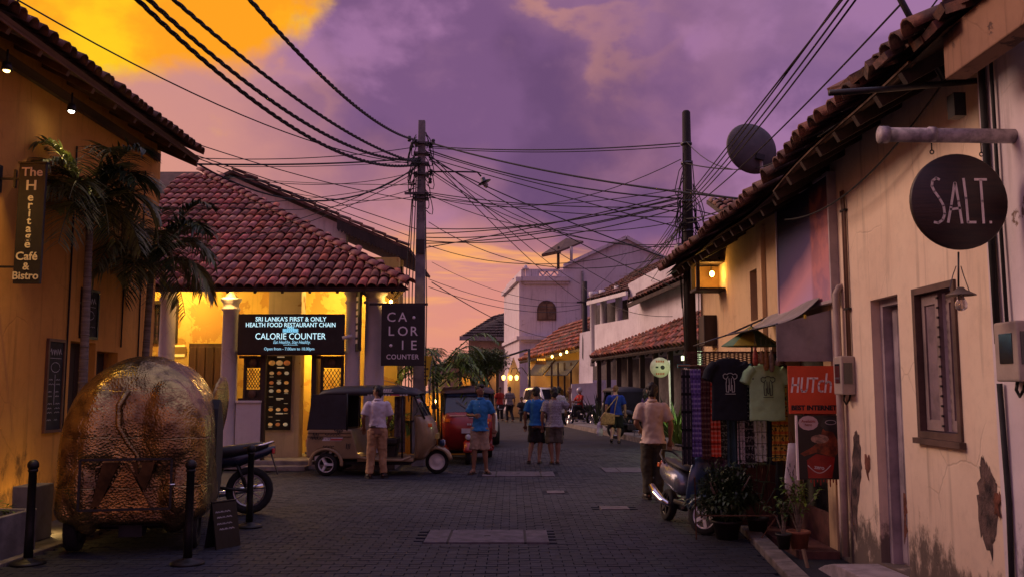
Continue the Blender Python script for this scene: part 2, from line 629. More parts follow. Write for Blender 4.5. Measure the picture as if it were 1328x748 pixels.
def plaid(name, ca, cb, cc, su=40.0, sv=30.0, mode=0, ra=.9):
    """woven cloth: checks or printed bands"""
    if name in MATS: return MATS[name]
    m_ = bpy.data.materials.new(name)
    m_.use_nodes = True
    nt = m_.node_tree
    b = nt.nodes['Principled BSDF']
    g = G(nt)
    tc = nt.nodes.new('ShaderNodeTexCoord')
    x, y, z = g.sep(tc.outputs['Object'])
    u = g.m('FRACT', g.m('MULTIPLY', g.m('ADD', x, g.m('MULTIPLY', y, .6)), su))
    v = g.m('FRACT', g.m('MULTIPLY', z, sv))
    if mode == 0:
        col = g.mix(g.m('GREATER_THAN', u, .55), (*ca, 1), (*cb, 1))
        col = g.mix(g.m('MULTIPLY', g.m('GREATER_THAN', v, .6), .6), col, (*cc, 1))
        v2 = g.m('FRACT', g.m('MULTIPLY', z, sv * .31))
        col = g.mix(g.m('GREATER_THAN', v2, .85), col, tuple(k * .3 for k in ca))
    else:
        w = g.vor(g.map(tc.outputs['Object'], (su, su, sv)), 1.0)
        col = g.mix(g.m('LESS_THAN', w, .38), (*ca, 1), (*cb, 1))
        v2 = g.m('FRACT', g.m('MULTIPLY', z, sv * .35))
        col = g.mix(g.m('GREATER_THAN', v2, .72), col, (*cc, 1))
        v3 = g.m('FRACT', g.m('ADD', g.m('MULTIPLY', z, sv * .35), .4))
        col = g.mix(g.m('GREATER_THAN', v3, .9), col, (*cb, 1))
    n = g.noise(tc.outputs['Object'], 60, 3, .6)
    col = g.mix(g.m('MULTIPLY', n, .35), col, tuple(k * .5 for k in ca))
    nt.links.new(col, b.inputs['Base Color'])
    b.inputs['Roughness'].default_value = ra
    b.inputs['Specular IOR Level'].default_value = .2
    MATS[name] = m_
    return m_


# shared materials
TILE = pm('clay_tile', (.38, .12, .085), .82, var=.3, scale=9, bump=.3, bscale=45, col2=(.19, .06, .05), objvar=.42, worn=.55)
TILE_J = pm('clay_tile_joined', (.22, .085, .075), .85, var=.3, scale=7, bump=.3, bscale=40, col2=(.10, .045, .045), island=.45)
TILE_OLD = pm('old_clay_tile', (.19, .09, .065), .9, var=.4, scale=6, bump=.5, bscale=40, col2=(.06, .035, .03), objvar=.45)
TILE_OLDJ = pm('old_clay_tile_joined', (.20, .085, .06), .9, var=.4, scale=5, bump=.4, bscale=35, col2=(.06, .035, .03), island=.5)
WOOD_DK = pm('dark_timber', (.045, .026, .018), .75, var=.35, scale=4, bump=.3, bscale=25, stretch=(1, 1, .15))
WOOD_BR = pm('brown_timber', (.11, .052, .026), .65, var=.35, scale=5, bump=.3, bscale=30, stretch=(1, 1, .12))
BLACK = pm('black_paint', (.012, .012, .013), .45, var=.3, scale=8)
BLACKM = pm('black_matt', (.015, .014, .016), .8, var=.3, scale=8)
RUBBER = pm('rubber', (.012, .012, .012), .85, var=.3, scale=12, bump=.2, bscale=60)
STEEL = pm('steel', (.55, .55, .57), .3, 1.0, var=.15, scale=10)
STEEL_DK = pm('dark_steel', (.10, .10, .11), .4, .9, var=.25, scale=10)
RUST = pm('rusty_iron', (.16, .075, .04), .85, .2, var=.4, scale=14, bump=.3)
WHITE_P = pm('white_paint', (.72, .70, .70), .6, var=.12, scale=3, bump=.1)
WHITE_W = plaster('white_wall', (.72, .68, .70), (.60, .55, .57), (.42, .38, .36), 1.2, .70, streak=.3)
CONC = pm('concrete', (.26, .24, .23), .9, var=.3, scale=4, bump=.35, bscale=40)
CONC_P = pm('pale_concrete', (.42, .36, .36), .9, var=.25, scale=6, bump=.35, bscale=50)
GLASS_DK = pm('dark_glass', (.02, .022, .03), .08, var=.1, scale=2, coat=.5, spec=.8)
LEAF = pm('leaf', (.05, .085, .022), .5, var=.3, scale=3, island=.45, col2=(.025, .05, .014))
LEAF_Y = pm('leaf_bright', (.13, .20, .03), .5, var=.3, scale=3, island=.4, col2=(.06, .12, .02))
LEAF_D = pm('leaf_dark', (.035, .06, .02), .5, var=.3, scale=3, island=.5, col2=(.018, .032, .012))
BARK = pm('palm_bark', (.24, .20, .16), .9, var=.35, scale=8, bump=.5, bscale=30, stretch=(.3, .3, 3))
TERRA = pm('terracotta', (.26, .10, .06), .85, var=.25, scale=8, bump=.2)
WARM = (1.0, .52, .14)
# ================================================================== the ground
GROUND = pm('street_surface', (.016, .018, .026), .85, var=.35, scale=1.2, bump=.4, bscale=60)
BRICK = pm('paver', (.020, .024, .038), .72, var=.25, scale=6, bump=.3, bscale=90, col2=(.014, .017, .028), objvar=.22, spec=.4, worn=.8)
BRICK_J = pm('paver_joined', (.020, .024, .038), .72, var=.25, scale=6, bump=.3, bscale=90, col2=(.014, .017, .028), island=.22, spec=.4, worn=.8)
KERB = pm('kerb_stone', (.20, .17, .15), .9, var=.35, scale=5, bump=.4, bscale=40)
EARTH = pm('earth', (.06, .042, .03), .95, var=.4, scale=5, bump=.6, bscale=25)

mb = MB()
mb.grid(lambda u, v: Vector((-260 + 520 * u, -20 + 620 * v, -.03)), 8, 8, False)
structure(mb.build('ground', GROUND))

road = structure(MB().bb((-4.75, 5.5, -.06), (7.0, 27, -.022)).build('road', GROUND))


def kerb_x(y):            # the right-hand kerb line
    return 2.57 + (y - 10.2) * .105 if y < 13 else 2.86 + (y - 13) * .16


slabs = []                # cover slabs let into the paving: (x0, x1, y0, y1, pieces)
def slab_px(x0, y0, x1, y1):
    a, b = gnd(x0, y1), gnd(x1, y0)
    return (a.x, a.x + (x1 - x0) / FPX * ((a.y + b.y) / 2), a.y, b.y)


slabs.append((*slab_px(549, 687, 702, 703), 3))
slabs.append((*slab_px(625, 611, 716, 617), 3))
slabs.append((*slab_px(786, 606, 836, 612), 2))
slabs.append((*slab_px(780, 656, 816, 660), 1))
slabs.append((*slab_px(710, 636, 732, 639), 1))
br = []
rows = 0
yy = 6.4
while yy < 25:
    off = .1015 if rows % 2 else 0.0
    xx = -4.7 + off
    jog = .004 * math.sin(rows * 2.1)
    while xx < kerb_x(yy) - .02:
        x0, x1 = xx, min(xx + .2, kerb_x(yy) - .012)
        if x1 - x0 > .05 and not any(a - .02 < (x0 + x1) / 2 < b + .02 and c - .06 < yy + .05 < d + .06 for a, b, c, d, k in slabs):
            br.append((x0, x1, yy + jog, yy + .1 + jog))
        xx += .203
    yy += .1025
    rows += 1


def brick_geo(mb, x0, x1, y0, y1, ox=0, oy=0):
    i = .0035
    h = [random.uniform(-.003, .002) for _ in range(4)]
    dip = -.012 * max(0, noise.noise(Vector((x0 * .7, y0 * .7, 3))))
    a = [(x0 - ox, y0 - oy, -.03), (x1 - ox, y0 - oy, -.03), (x1 - ox, y1 - oy, -.03), (x0 - ox, y1 - oy, -.03)]
    b = [(x0 + i - ox, y0 + i - oy, h[0] + dip), (x1 - i - ox, y0 + i - oy, h[1] + dip), (x1 - i - ox, y1 - i - oy, h[2] + dip), (x0 + i - ox, y1 - i - oy, h[3] + dip)]
    mb.add(a + b, [(4, 5, 6, 7), (0, 1, 5, 4), (1, 2, 6, 5), (2, 3, 7, 6), (3, 0, 4, 7)])


near = [q for q in br if q[2] > 7.72 and -3.9 < q[0] / q[2] * 7.8 < 4.2]
near.sort(key=lambda q: q[2])
near = near[:300]
ns = set(near)
proto = []
for k in range(6):
    m_ = MB(); brick_geo(m_, 0, .2, 0, .1)
    me = m_.mesh('brick'); me.materials.append(BRICK); proto.append(me)
for k, q in enumerate(near):
    if abs(q[1] - q[0] - .2) < .001:
        me = proto[k % 6]
    else:
        m_ = MB(); brick_geo(m_, 0, q[1] - q[0], 0, .1); me = m_.mesh('brick'); me.materials.append(BRICK)
    o = link('brick', me, BRICK, road); o.location = (q[0], q[2], 0)
mb = MB()
for q in br:
    if q not in ns: brick_geo(mb, *q)
o = mb.build('brick_paving', BRICK_J, road); o['kind'] = 'stuff'

for x0, x1, y0, y1, k in slabs:
    edges = [(0, 1)] if k == 1 else ([(0, .18), (.2, .8), (.82, 1)] if k == 3 else [(0, .36), (.38, 1)])
    for a, b in edges:
        m_ = MB().bb((x0 + (x1 - x0) * a, y0, -.03), (x0 + (x1 - x0) * b, y1, .006))
        if (a, b) == (.2, .8):
            m_.mi = 1
            m_.bb(((x0 + x1) / 2 - .035, (y0 + y1) / 2 - .02, .004), ((x0 + x1) / 2 + .035, (y0 + y1) / 2 + .02, .009))
        m_.build('cover_slab', [pm('slab_pink', (.12, .10, .12), .85, var=.3, scale=7, bump=.3), BLACKM], road, bev=.004)
    if k == 3:
        m_ = MB()
        for t in (.19, .81): m_.bb((x0 + (x1 - x0) * (t - .012), y0 + .01, -.03), (x0 + (x1 - x0) * (t + .012), y1 - .01, .002))
        m_.build('slab_joint', BLACKM, road)

# right-hand kerb, drain and raised step in front of the shops
kerb = MB()
ys = [6.0 + .62 * i for i in range(12)]
kt = structure(MB().bb((2.35, 6, -.34), (3.6, 13.6, -.30)).build('drain_floor', EARTH))
for a, b in zip(ys, ys[1:]):
    m_ = MB()
    x0, x1 = kerb_x(a), kerb_x(b)
    m_.slab((x0, a, .055), (x0 + .17, a, .06), (x1 + .17, b - .01, .06), (x1, b - .01, .055), .36)
    m_.build('kerb_stone', KERB, kt, bev=.012)
PLAT = pm('red_oxide_step', (.16, .062, .048), .7, var=.35, scale=4, bump=.2)
pl = MB().bb((2.78, 9.02, -.3), (3.17, 10.9, .05))
structure(pl.build('pavement', PLAT), 'red oxide step in front of the clothes stall')
structure(MB().bb((2.84, 10.95, -.3), (3.6, 16.5, .05)).build('pavement', CONC), 'concrete pavement beyond the clothes stall')
# the far kerb and pavement along the bend of the street (lit by the plants)
FD = Vector((-.134, 1, 0)).normalized()
FR = Vector((FD.y, -FD.x, 0))
k0 = Vector((4.55, 24.0, 0))
m_ = MB()
m_.slab(k0 + Vector((0, 0, .12)), k0 + FR * 1.6 + Vector((0, 0, .12)), k0 + FR * 1.6 + FD * 40 + Vector((0, 0, .12)), k0 + FD * 40 + Vector((0, 0, .12)), .2)
far_pave = structure(m_.build('pavement', CONC), 'concrete pavement by the verandah house')
m_ = MB()
for i in range(40):
    p = k0 + FD * i - FR * .14
    m_.slab(p + Vector((0, 0, .13)), p + FR * .138 + Vector((0, 0, .13)), p + FR * .138 + FD * .98 + Vector((0, 0, .13)), p + FD * .98 + Vector((0, 0, .13)), .2)
o = m_.build('kerb_stone', KERB, far_pave); o['kind'] = 'stuff'

# left apron and edging in front of the ochre house
ap = structure(MB().bb((-5.6, 5, -.05), (-4.77, 14.4, .012)).build('pavement', pm('apron', (.10, .085, .08), .9, var=.4, scale=3, bump=.4)), 'narrow concrete apron at the foot of the ochre wall')
for i in range(9):
    MB().bb((-4.765, 5.6 + i * 1.0, -.03), (-4.66, 6.585 + i * 1.0, .03)).build('kerb_stone', KERB, ap, bev=.01)


# ================================================================== roofs, walls: shared builders
def barrel(w, L, th=.014, n=6, taper=.86, rise=.5):
    """one half-round roof tile: axis +Y (up the slope), lower end at y = 0"""
    m_ = MB()
    vs = []
    for y, k in ((0, 1.0), (L, taper)):
        for rr in (1.0, 1 - 2 * th / w):
            for j in range(n + 1):
                a = PI * j / n
                vs.append(Vector((-math.cos(a) * w / 2 * k * rr, y, math.sin(a) * w * rise * k * rr + (.012 if y else .02))))
    q = n + 1
    fs = []
    for j in range(n):
        fs.append((j, j + 1, 2 * q + j + 1, 2 * q + j))
        fs.append((q + j + 1, q + j, 3 * q + j, 3 * q + j + 1))
        fs.append((j, q + j, q + j + 1, j + 1))
        fs.append((2 * q + j, 2 * q + j + 1, 3 * q + j + 1, 3 * q + j))
    fs += [(0, 2 * q, 3 * q, q), (n, q + n, 3 * q + n, 2 * q + n)]
    m_.add(vs, fs, True)
    return m_


def frame(U, Sl):
    U = Vector(U).normalized(); Sl = Vector(Sl).normalized()
    N = U.cross(Sl).normalized()
    return Matrix((U, Sl, N)).transposed().to_4x4()


def tiles(parent, O, U, Sl, cols, rows, w, exp, mat, keep=None, jit=.012, mb=None, L=None, name='tile', rise=.5, sag=None):
    """clay tiles over a slope, each its own part (or joined into mb)"""
    O = Vector(O); U = Vector(U).normalized(); Sl = Vector(Sl).normalized()
    F = frame(U, Sl)
    N = F.col[2].to_3d()
    me = None
    if mb is None:
        me = barrel(w * .98, L or exp * 1.25, rise=rise).mesh(name); me.materials.append(mat)
    else:
        src = barrel(w * .98, L or exp * 1.25, n=4, rise=rise)
    cnt = 0
    for r in range(rows):
        for c in range(cols):
            p = O + U * (w * (c + .5)) + Sl * (exp * r) + N * .0
            if keep and not keep(p): continue
            if sag: p = p + Vector((0, 0, sag(p)))
            p = p + U * random.uniform(-jit, jit) + Sl * random.uniform(-jit, jit) * 1.5 + N * random.uniform(0, jit * .6)
            T = Matrix.Translation(p) @ F @ Euler((R(-3.0) + random.uniform(-.012, .012), 0, random.uniform(-.03, .03))).to_matrix().to_4x4()
            if mb is None:
                o = link(name, me, mat, parent); o.matrix_basis = T
            else:
                mb.add([T @ Vector(v) for v in src.v], src.f, True)
            cnt += 1
    return cnt


def ridge(parent, P, Q, r, L, mat, name='ridge_tile'):
    P, Q = Vector(P), Vector(Q)
    d = (Q - P); n = int(d.length / L); d.normalize()
    U = d.cross(Vector((0, 0, 1))).normalized()
    F = frame(U, d)
    me = barrel(r * 2, L * 1.12, rise=.42).mesh(name); me.materials.append(mat)
    for i in range(n):
        o = link(name, me, mat, parent)
        o.matrix_basis = Matrix.Translation(P + d * (L * i) + Vector((0, 0, .02))) @ F @ Euler((R(-3), 0, random.uniform(-.04, .04))).to_matrix().to_4x4()


def holed(mb, a0, a1, b0, b1, holes, fn):
    """a wall rectangle with openings, as boxes; fn(a0, a1, b0, b1) adds one box"""
    A = sorted({a0, a1, *[h[0] for h in holes], *[h[1] for h in holes]})
    B = sorted({b0, b1, *[h[2] for h in holes], *[h[3] for h in holes]})
    for i in range(len(A) - 1):
        run = None
        for j in range(len(B) - 1):
            ca, cb = (A[i] + A[i + 1]) / 2, (B[j] + B[j + 1]) / 2
            hole = any(h[0] < ca < h[1] and h[2] < cb < h[3] for h in holes)
            if not hole: run = (run[0] if run else B[j], B[j + 1])
            if (hole or j == len(B) - 2) and run:
                fn(A[i], A[i + 1], *run); run = None


def leaf_blade(mb, base, tip, w, droop=0.0, fold=.25, seg=4):
    """one blade: base, tip, width, drooping at the end"""
    base, tip = Vector(base), Vector(tip)
    d = tip - base
    sd = d.cross(Vector((0, 0, 1)))
    if sd.length < 1e-4: sd = Vector((1, 0, 0))
    sd.normalize()
    vs = []
    for i in range(seg + 1):
        t = i / seg
        p = base + d * t + Vector((0, 0, -droop * t * t))
        ww = w * math.sin(PI * min(1, .12 + .88 * t) ** .8) * .5 if t < 1 else 0.0
        vs += [p - sd * ww + Vector((0, 0, fold * ww)), p, p + sd * ww + Vector((0, 0, fold * ww))]
    fs = []
    for i in range(seg):
        for k in (0, 1): fs.append((i * 3 + k, i * 3 + k + 1, i * 3 + k + 4, i * 3 + k + 3))
    mb.add(vs, fs, True)


def frond(ms, ml, base, az, L, rise, droop, npin=26, pl=.34, pw=.022, twist=0.0):
    """a feather palm frond: midrib into ms, leaflets into ml"""
    base = Vector(base)
    h = Vector((math.cos(az), math.sin(az), 0))
    pts = []
    for i in range(13):
        t = i / 12
        pts.append(base + h * L * (t - .12 * t * t) + Vector((0, 0, rise * t - droop * t * t * t)))
    ms.tube(pts, [.016 * (1 - .8 * i / 12) + .002 for i in range(13)], 5)
    sd = h.cross(Vector((0, 0, 1)))
    for i in range(npin):
        t = .18 + .82 * (i / (npin - 1))
        f = t * 12; k = min(11, int(f)); p = pts[k].lerp(pts[k + 1], f - k)
        tan = (pts[k + 1] - pts[k]).normalized()
        ln = pl * (math.sin(PI * (.18 + .75 * t)) ** .7) * random.uniform(.85, 1.1)
        for sgn in (-1, 1):
            up = random.uniform(-.15, .35)
            dr = (sd * sgn * 1.0 + tan * random.uniform(.5, .9) + Vector((0, 0, up))).normalized()
            leaf_blade(ml, p, p + dr * ln, pw * random.uniform(.8, 1.2), droop=ln * random.uniform(.25, .6), seg=3)


PALML = pm('palm_leaf', (.24, .26, .10), .5, var=.3, scale=3, island=.45, col2=(.11, .13, .05))


def feather_palm(label, x, y, h, lean, nf, L, seed, z0=0.0, r0=.062, azr=None):
    random.seed(seed)
    t = thing('palm_tree', label, 'palm', (x, y, z0))
    pts = [(lean[0] * (i / 10) ** 1.5, lean[1] * (i / 10) ** 1.5, h * i / 10) for i in range(11)]
    m_ = MB(); m_.tube(pts, [r0 * (1.25 if i == 0 else 1 - .35 * i / 10) for i in range(11)], 10)
    for i in range(int(h / .14)):
        f = i * .14 / h * 10; k = min(9, int(f)); p = Vector(pts[k]).lerp(Vector(pts[k + 1]), f - k)
        rr = r0 * (1 - .35 * f / 10) * 1.06
        m_.tube([p, p + Vector((0, 0, .02))], rr, 10)
    m_.build('trunk', BARK, t)
    top = Vector(pts[-1])
    MB().tube([top - Vector((0, 0, .05)), top + Vector((0, 0, .45))], [r0 * .75, r0 * .4], 8).build('crownshaft', pm('crownshaft', (.09, .10, .035), .6, var=.3, scale=6), t)
    for i in range(nf):
        ms, ml = MB(), MB()
        az = 2 * PI * (i * .618034) + random.uniform(-.2, .2)
        q = (i + .5) / nf
        rise = L * (1.35 - 1.2 * q) + random.uniform(-.05, .1)
        frond(ms, ml, top + Vector((0, 0, .3 - .15 * q)), az, L * random.uniform(.85, 1.1), rise, L * (.62 + .22 * q), npin=40, pl=.46, pw=.030)
        ms.mi = 1; ms.add(ml.v, ml.f, True)
        ms.build('frond', [pm('frond_rib', (.10, .11, .03), .6), PALML if i % 4 else LEAF_D], t)
    return t


def bush(mb, c, r, n, ls, seed, hollow=.35):
    """leaf-sized faces through an uneven crown volume"""
    random.seed(seed)
    c = Vector(c)
    for i in range(n):
        d = Vector((random.gauss(0, 1), random.gauss(0, 1), random.gauss(0, 1)))
        if d.length < .01: continue
        d.normalize()
        lump = .78 + .42 * noise.noise(d * 2.3 + Vector((seed, 0, 0)))
        k = (hollow + (1 - hollow) * random.random() ** .6) * lump
        p = c + Vector((d.x * r[0] * k, d.y * r[1] * k, d.z * r[2] * k))
        q = (d + Vector((random.uniform(-1, 1), random.uniform(-1, 1), random.uniform(-.7, .9)))).normalized()
        leaf_blade(mb, p, p + q * ls * random.uniform(.7, 1.3), ls * .5, droop=ls * .2, seg=2)


def sitem(name, label, cat, mbuild, mat, loc=None, group=None, bev=0.0):
    return tag(mbuild.build(name, mat, None, bev, loc), label, cat, group)
# ================================================================== ochre house on the left
WX = -5.6
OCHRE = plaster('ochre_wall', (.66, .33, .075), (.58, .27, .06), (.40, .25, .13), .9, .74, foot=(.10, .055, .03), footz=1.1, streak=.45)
house = wthing('house', 'ochre plastered house with tiled eaves at the left edge', 'building', (-7.5, 9, 0))
m_ = MB()
dh = [(11.55, 12.25, .05, 2.22), (12.30, 12.95, .05, 2.12)]
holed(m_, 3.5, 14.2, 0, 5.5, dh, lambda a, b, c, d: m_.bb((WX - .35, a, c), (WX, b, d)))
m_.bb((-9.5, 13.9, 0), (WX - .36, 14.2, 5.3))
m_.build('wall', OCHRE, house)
for (a, b, c, d) in dh:
    dr = MB().bb((WX - .25, a + .01, c), (WX - .19, b - .01, d - .01)).build('door', WOOD_DK, house)
    for i in range(4):
        w = (b - a - .1) / 4
        MB().bb((WX - .19, a + .05 + i * w, c + .05), (WX - .175, a + .05 + i * w + w - .012, d - .06)).build('plank', WOOD_DK, dr)
# string course, conduits, cracks in relief
m_ = MB()
for yy, z0, z1 in ((11.42, .3, 4.7), (13.0, 2.2, 4.9), (13.6, .1, 4.9)):
    m_.tube([(WX + .018, yy, z0), (WX + .016, yy + .01, (z0 + z1) / 2), (WX + .018, yy - .01, z1)], .011, 6)
m_.build('conduit', BLACKM, house)
# roof with its eave
sl = Vector((-1, 0, .52)).normalized()
eave = Vector((-4.92, 3.4, 5.22))
rf = MB()
rf.slab(eave, eave + Vector((0, 10.65, 0)), eave + Vector((0, 10.65, 0)) + sl * 5, eave + sl * 5, .04)
SOFF = pm('soffit_timber', (.17, .085, .045), .8, var=.35, scale=4, bump=.3, stretch=(1, .15, 1))
roof = rf.build('roof', SOFF, house)
m_ = MB(); m_.bb((-4.965, 3.4, 5.155), (-4.945, 14.05, 5.2)); m_.build('fascia', SOFF, roof)
m_ = MB(); m_.prism([(-4.97, 5.08), (-4.97, 5.2), (-5.7, 5.58), (-5.7, 5.40)], (0, 14.08, 0), (1, 0, 0), (0, 0, 1), .04); m_.build('bargeboard', SOFF, roof)
for i in range(17):
    y = 3.8 + i * .61
    MB().bar((-4.98, y, 5.135), (-5.75, y, 5.135 + .77 * .52), .06, .08).build('rafter', SOFF, roof)
m_ = MB(); m_.bb((-5.598, 3.4, 5.16), (-5.54, 14.05, 5.28)); m_.build('wall_plate', SOFF, roof)
nt_ = tiles(roof, eave + Vector((.09, 2.55, .0)), (0, 1, 0), sl, 40, 3, .2, .34, TILE_OLD, jit=.022)
# spot lamps under the eave, washing the wall
for k, (y, e, on) in enumerate(((9.15, 26, 0), (10.55, 10, 1), (6.9, 22, 0))):
    l_ = wthing('eave_spotlight', ['warm spotlight under the tiled eave above the hanging sign', 'small bright white spotlight under the left eave', 'spotlight under the tiled eave nearest the camera'][k], 'spotlight', (-5.25, y, 4.86), 'spotlights under the left eave')
    MB().cyl((-5.25, y, 5.12), (-5.25, y, 4.98), .012, 8).build('stem', BLACK, l_)
    MB().lathe([(.0, .10), (.045, .09), (.055, .0), (.045, .0), (.04, .03), (0, .03)], (-5.25, y, 4.89), 14).build('shade', BLACK, l_)
    MB().ell((-5.25, y, 4.895), (.034, .034, .022)).build('bulb', glow('spot_bulb_white', (1.0, .93, .75), 40) if on else glow('spot_bulb_warm', (1.0, .62, .2), 10), l_)
    lamp('spot_light', l_, (-5.25, y, 4.85), e * 8.0, (1.0, .62, .16) if not on else (1, .7, .35), .03, 'SPOT', (-5.62, y - .05, 2.3), 70)

# hanging sign on its bracket
SIGN_BK = pm('sign_black', (.012, .011, .012), .5, var=.3, scale=6, bump=.1)
CREAM = pm('sign_cream', (.66, .55, .38), .6, var=.1)
def serif_text(body, size, mat, parent, loc, rot=(PI / 2, 0, 0)):
    return text(body, size, mat, parent, loc, rot, offset=size * .012, sx=.92)
hs = wthing('hanging_sign', 'tall narrow black sign reading The Heritage Café & Bistro on a wall bracket', 'sign', (WX, 9.75, 2.6))
a, b = at(17, 368, 9.75), at(61, 213, 9.75)
bd = MB().bb((a.x, 9.735, a.z), (b.x, 9.775, b.z)).build('board', SIGN_BK, hs, bev=.004)
MB().bb((a.x - .012, 9.725, b.z + .001), (b.x + .012, 9.785, b.z + .02)).build('cap_strip', BLACK, hs)
m_ = MB()
for pyy in (232, 346):
    z = at(0, pyy, 9.75).z
    m_.bar((WX, 9.755, z), (a.x, 9.755, z), .022)
z = at(0, 232, 9.75).z
m_.bb((WX + .16, 9.74, z - .1), (WX + .185, 9.77, z + .1))
m_.bb((WX, 9.72, z - .15), (WX + .012, 9.79, z + .15))
m_.build('bracket', BLACK, hs)
cx = (a.x + b.x) / 2
W_ = b.x - a.x


def ly(py): return at(40, py, 9.75).z


for body, py, sz, sx in (('The', 224, .135, 1), ('H', 241.5, .155, 1.05), ('e', 256.5, .125, 1), ('r', 266.5, .125, 1), ('i', 277, .12, 1), ('t', 287, .12, 1), ('a', 297, .125, 1), ('g', 306.5, .125, 1), ('e', 317, .125, 1), ('Café', 333, .125, .95), ('&', 346, .11, .95), ('Bistro', 358, .118, .92)):
    dx = (py - 224) / 134 * -.04
    t_ = text(body, sz, CREAM, hs, (cx + dx * .3, 9.732, ly(py)), (PI / 2, 0, 0), offset=.0022, sx=sx * 1.08)
# chalkboards on the wall
CHALK = pm('chalk', (.55, .53, .58), .9, var=.3, scale=30)
SLATE = pm('slate', (.022, .021, .026), .8, var=.4, scale=6)
def chalkboard(label, y0, y1, z0, z1, fm, seed, loud):
    random.seed(seed)
    t = wthing('chalkboard', label, 'chalkboard', (WX, (y0 + y1) / 2, z0))
    MB().bb((WX + .002, y0, z0), (WX + .02, y1, z1)).build('slate', SLATE, t)
    f = MB()
    for q in ((y0 - .03, y1 + .03, z0 - .035, z0), (y0 - .03, y1 + .03, z1, z1 + .035), (y0 - .035, y0, z0, z1), (y1, y1 + .035, z0, z1)):
        f.bb((WX + .001, q[0], q[2]), (WX + .036, q[1], q[3]))
    f.build('frame', fm, t)
    c = MB()
    O, U, V = (WX + .0205, y0, z0), (0, 1, 0), (0, 0, 1)
    w, h = y1 - y0, z1 - z0
    U2 = Vector((0, 1, 0))
    def rb(p, wd): c.ribbon(p, wd, O, U, V, .0015)
    z = h - .2
    rb([(w * (.12 + .76 * i / 14), h - .12 + .04 * math.sin(i * 2.2)) for i in range(15)], .012)
    rb([(w * .12, h - .2), (w * .88, h - .2)], .006)
    rb([(w * (.5 + .3 * math.cos(a_ * .5)), h - .31 + .06 * math.sin(a_ * .5)) for a_ in range(13)], .007)
    rb([(w * .5, h - .4), (w * .5, .3)], .01)
    k = h - .46
    while k > .1:
        for side in (0, 1):
            L = random.uniform(.2, .34)
            x = w * (.1 + .48 * side)
            rb([(x + w * L * i / 6, k + .006 * ((i * 7) % 3 - 1)) for i in range(7)], .007 * loud)
        k -= random.choice((.05, .055, .09))
    c.build('chalk_writing', CHALK, t)['kind'] = 'stuff'


chalkboard('tall wooden-framed chalkboard menu on the ochre wall', 10.98, 11.34, onx(72, 556, WX).z, onx(72, 443, WX).z, pm('frame_wood', (.16, .07, .04), .6), 3, 1.0)
chalkboard('smaller black-framed board higher on the ochre wall behind the palm trunk', 11.78, 12.2, onx(115, 436, WX).z, onx(115, 378, WX).z, BLACK, 5, .6)

# planter with ground cover, grey stub
pt = thing('planter', 'low dark planter box with green groundcover at the left edge', 'planter', (-5.2, 8.85, 0))
m_ = MB()
for q in (((-.4, -.5, 0), (.42, -.45, .42)), ((-.4, .45, 0), (.42, .5, .42)), ((.37, -.448, 0), (.42, .448, .42)), ((-.4, -.448, 0), (-.35, .448, .42))): m_.bb(*q)
m_.build('box', CONC, pt, bev=.008)
m_ = MB().bb((-.34, -.44, .1), (.36, .44, .36)); m_.build('soil', EARTH, pt)
m_ = MB(); bush(m_, (0, 0, .42), (.42, .5, .2), 900, .07, 21, .1); o = m_.build('groundcover', LEAF_Y, pt); o['kind'] = 'stuff'
sitem('utility_box', 'plain grey cabinet at the foot of the ochre wall', 'cabinet', MB().bb((-.1, -.2, 0), (.14, .2, .58)), pm('cabinet_grey', (.20, .19, .21), .7, var=.2), loc=(-5.16, 9.95, .012), bev=.01)
# low warm garden lamp that lights the ground and the brass from the wall side
gl = wthing('ground_spotlight', 'small warm uplight on the ground behind the brass elephant', 'spotlight', (-5.2, 10.35, .012))
MB().lathe([(.05, 0), (.06, .05), (.05, .06), (.0, .055)], (-5.2, 10.35, .012), 12).build('body', BLACK, gl)
MB().ell((-5.2, 10.35, .07), (.03, .03, .012)).build('lens', glow('ground_lens', (1, .7, .25), 6), gl)
lamp('uplight', gl, (-5.2, 10.35, .13), 10, (1, .62, .2), .04)

feather_palm('slender palm with pale ringed trunk beside the hanging sign', -5.06, 10.8, 3.62, (-.05, .06), 20, .84, 31)
feather_palm('bushier palm further along the ochre wall, partly over the cafe roof', -5.05, 12.5, 3.1, (.05, .0), 26, 1.05, 32)
# ================================================================== corner cafe with the tiled hip roof
CY, BY = 18.8, 20.7            # colonnade line, back wall of the verandah
YEL = plaster('cafe_yellow', (.72, .52, .15), (.66, .45, .12), (.54, .32, .09), 1.7, .53, streak=.4)
CREAMW = plaster('cafe_cream', (.58, .50, .36), (.50, .42, .30), (.30, .20, .10), 2.2, .60, streak=.3)
cafe = wthing('cafe_building', 'corner cafe with red barrel-tiled hip roof, white columns and yellow verandah', 'building', (-6, 20.5, 0))
m_ = MB()
wz = (at(0, 445, BY).z, at(0, 390, BY).z)
wx = (at(204, 0, BY).x, at(248, 0, BY).x)
holed(m_, -11, -2.6, .0, 4.6, [(wx[0], wx[1], wz[0], wz[1])], lambda a, b, c, d: m_.bb((a, BY, c), (b, BY + .3, d)))
m_.build('wall', YEL, cafe)
MB().bb((-11, CY - .25, 0), (-2.35, BY, .17)).build('plinth', CONC, cafe, bev=.01)
stp = MB().bb((at(338, 0, 18.3).x, CY - .62, 0), (at(412, 0, 18.3).x, CY - .26, .09)); stp.build('step', CONC, cafe, bev=.01)
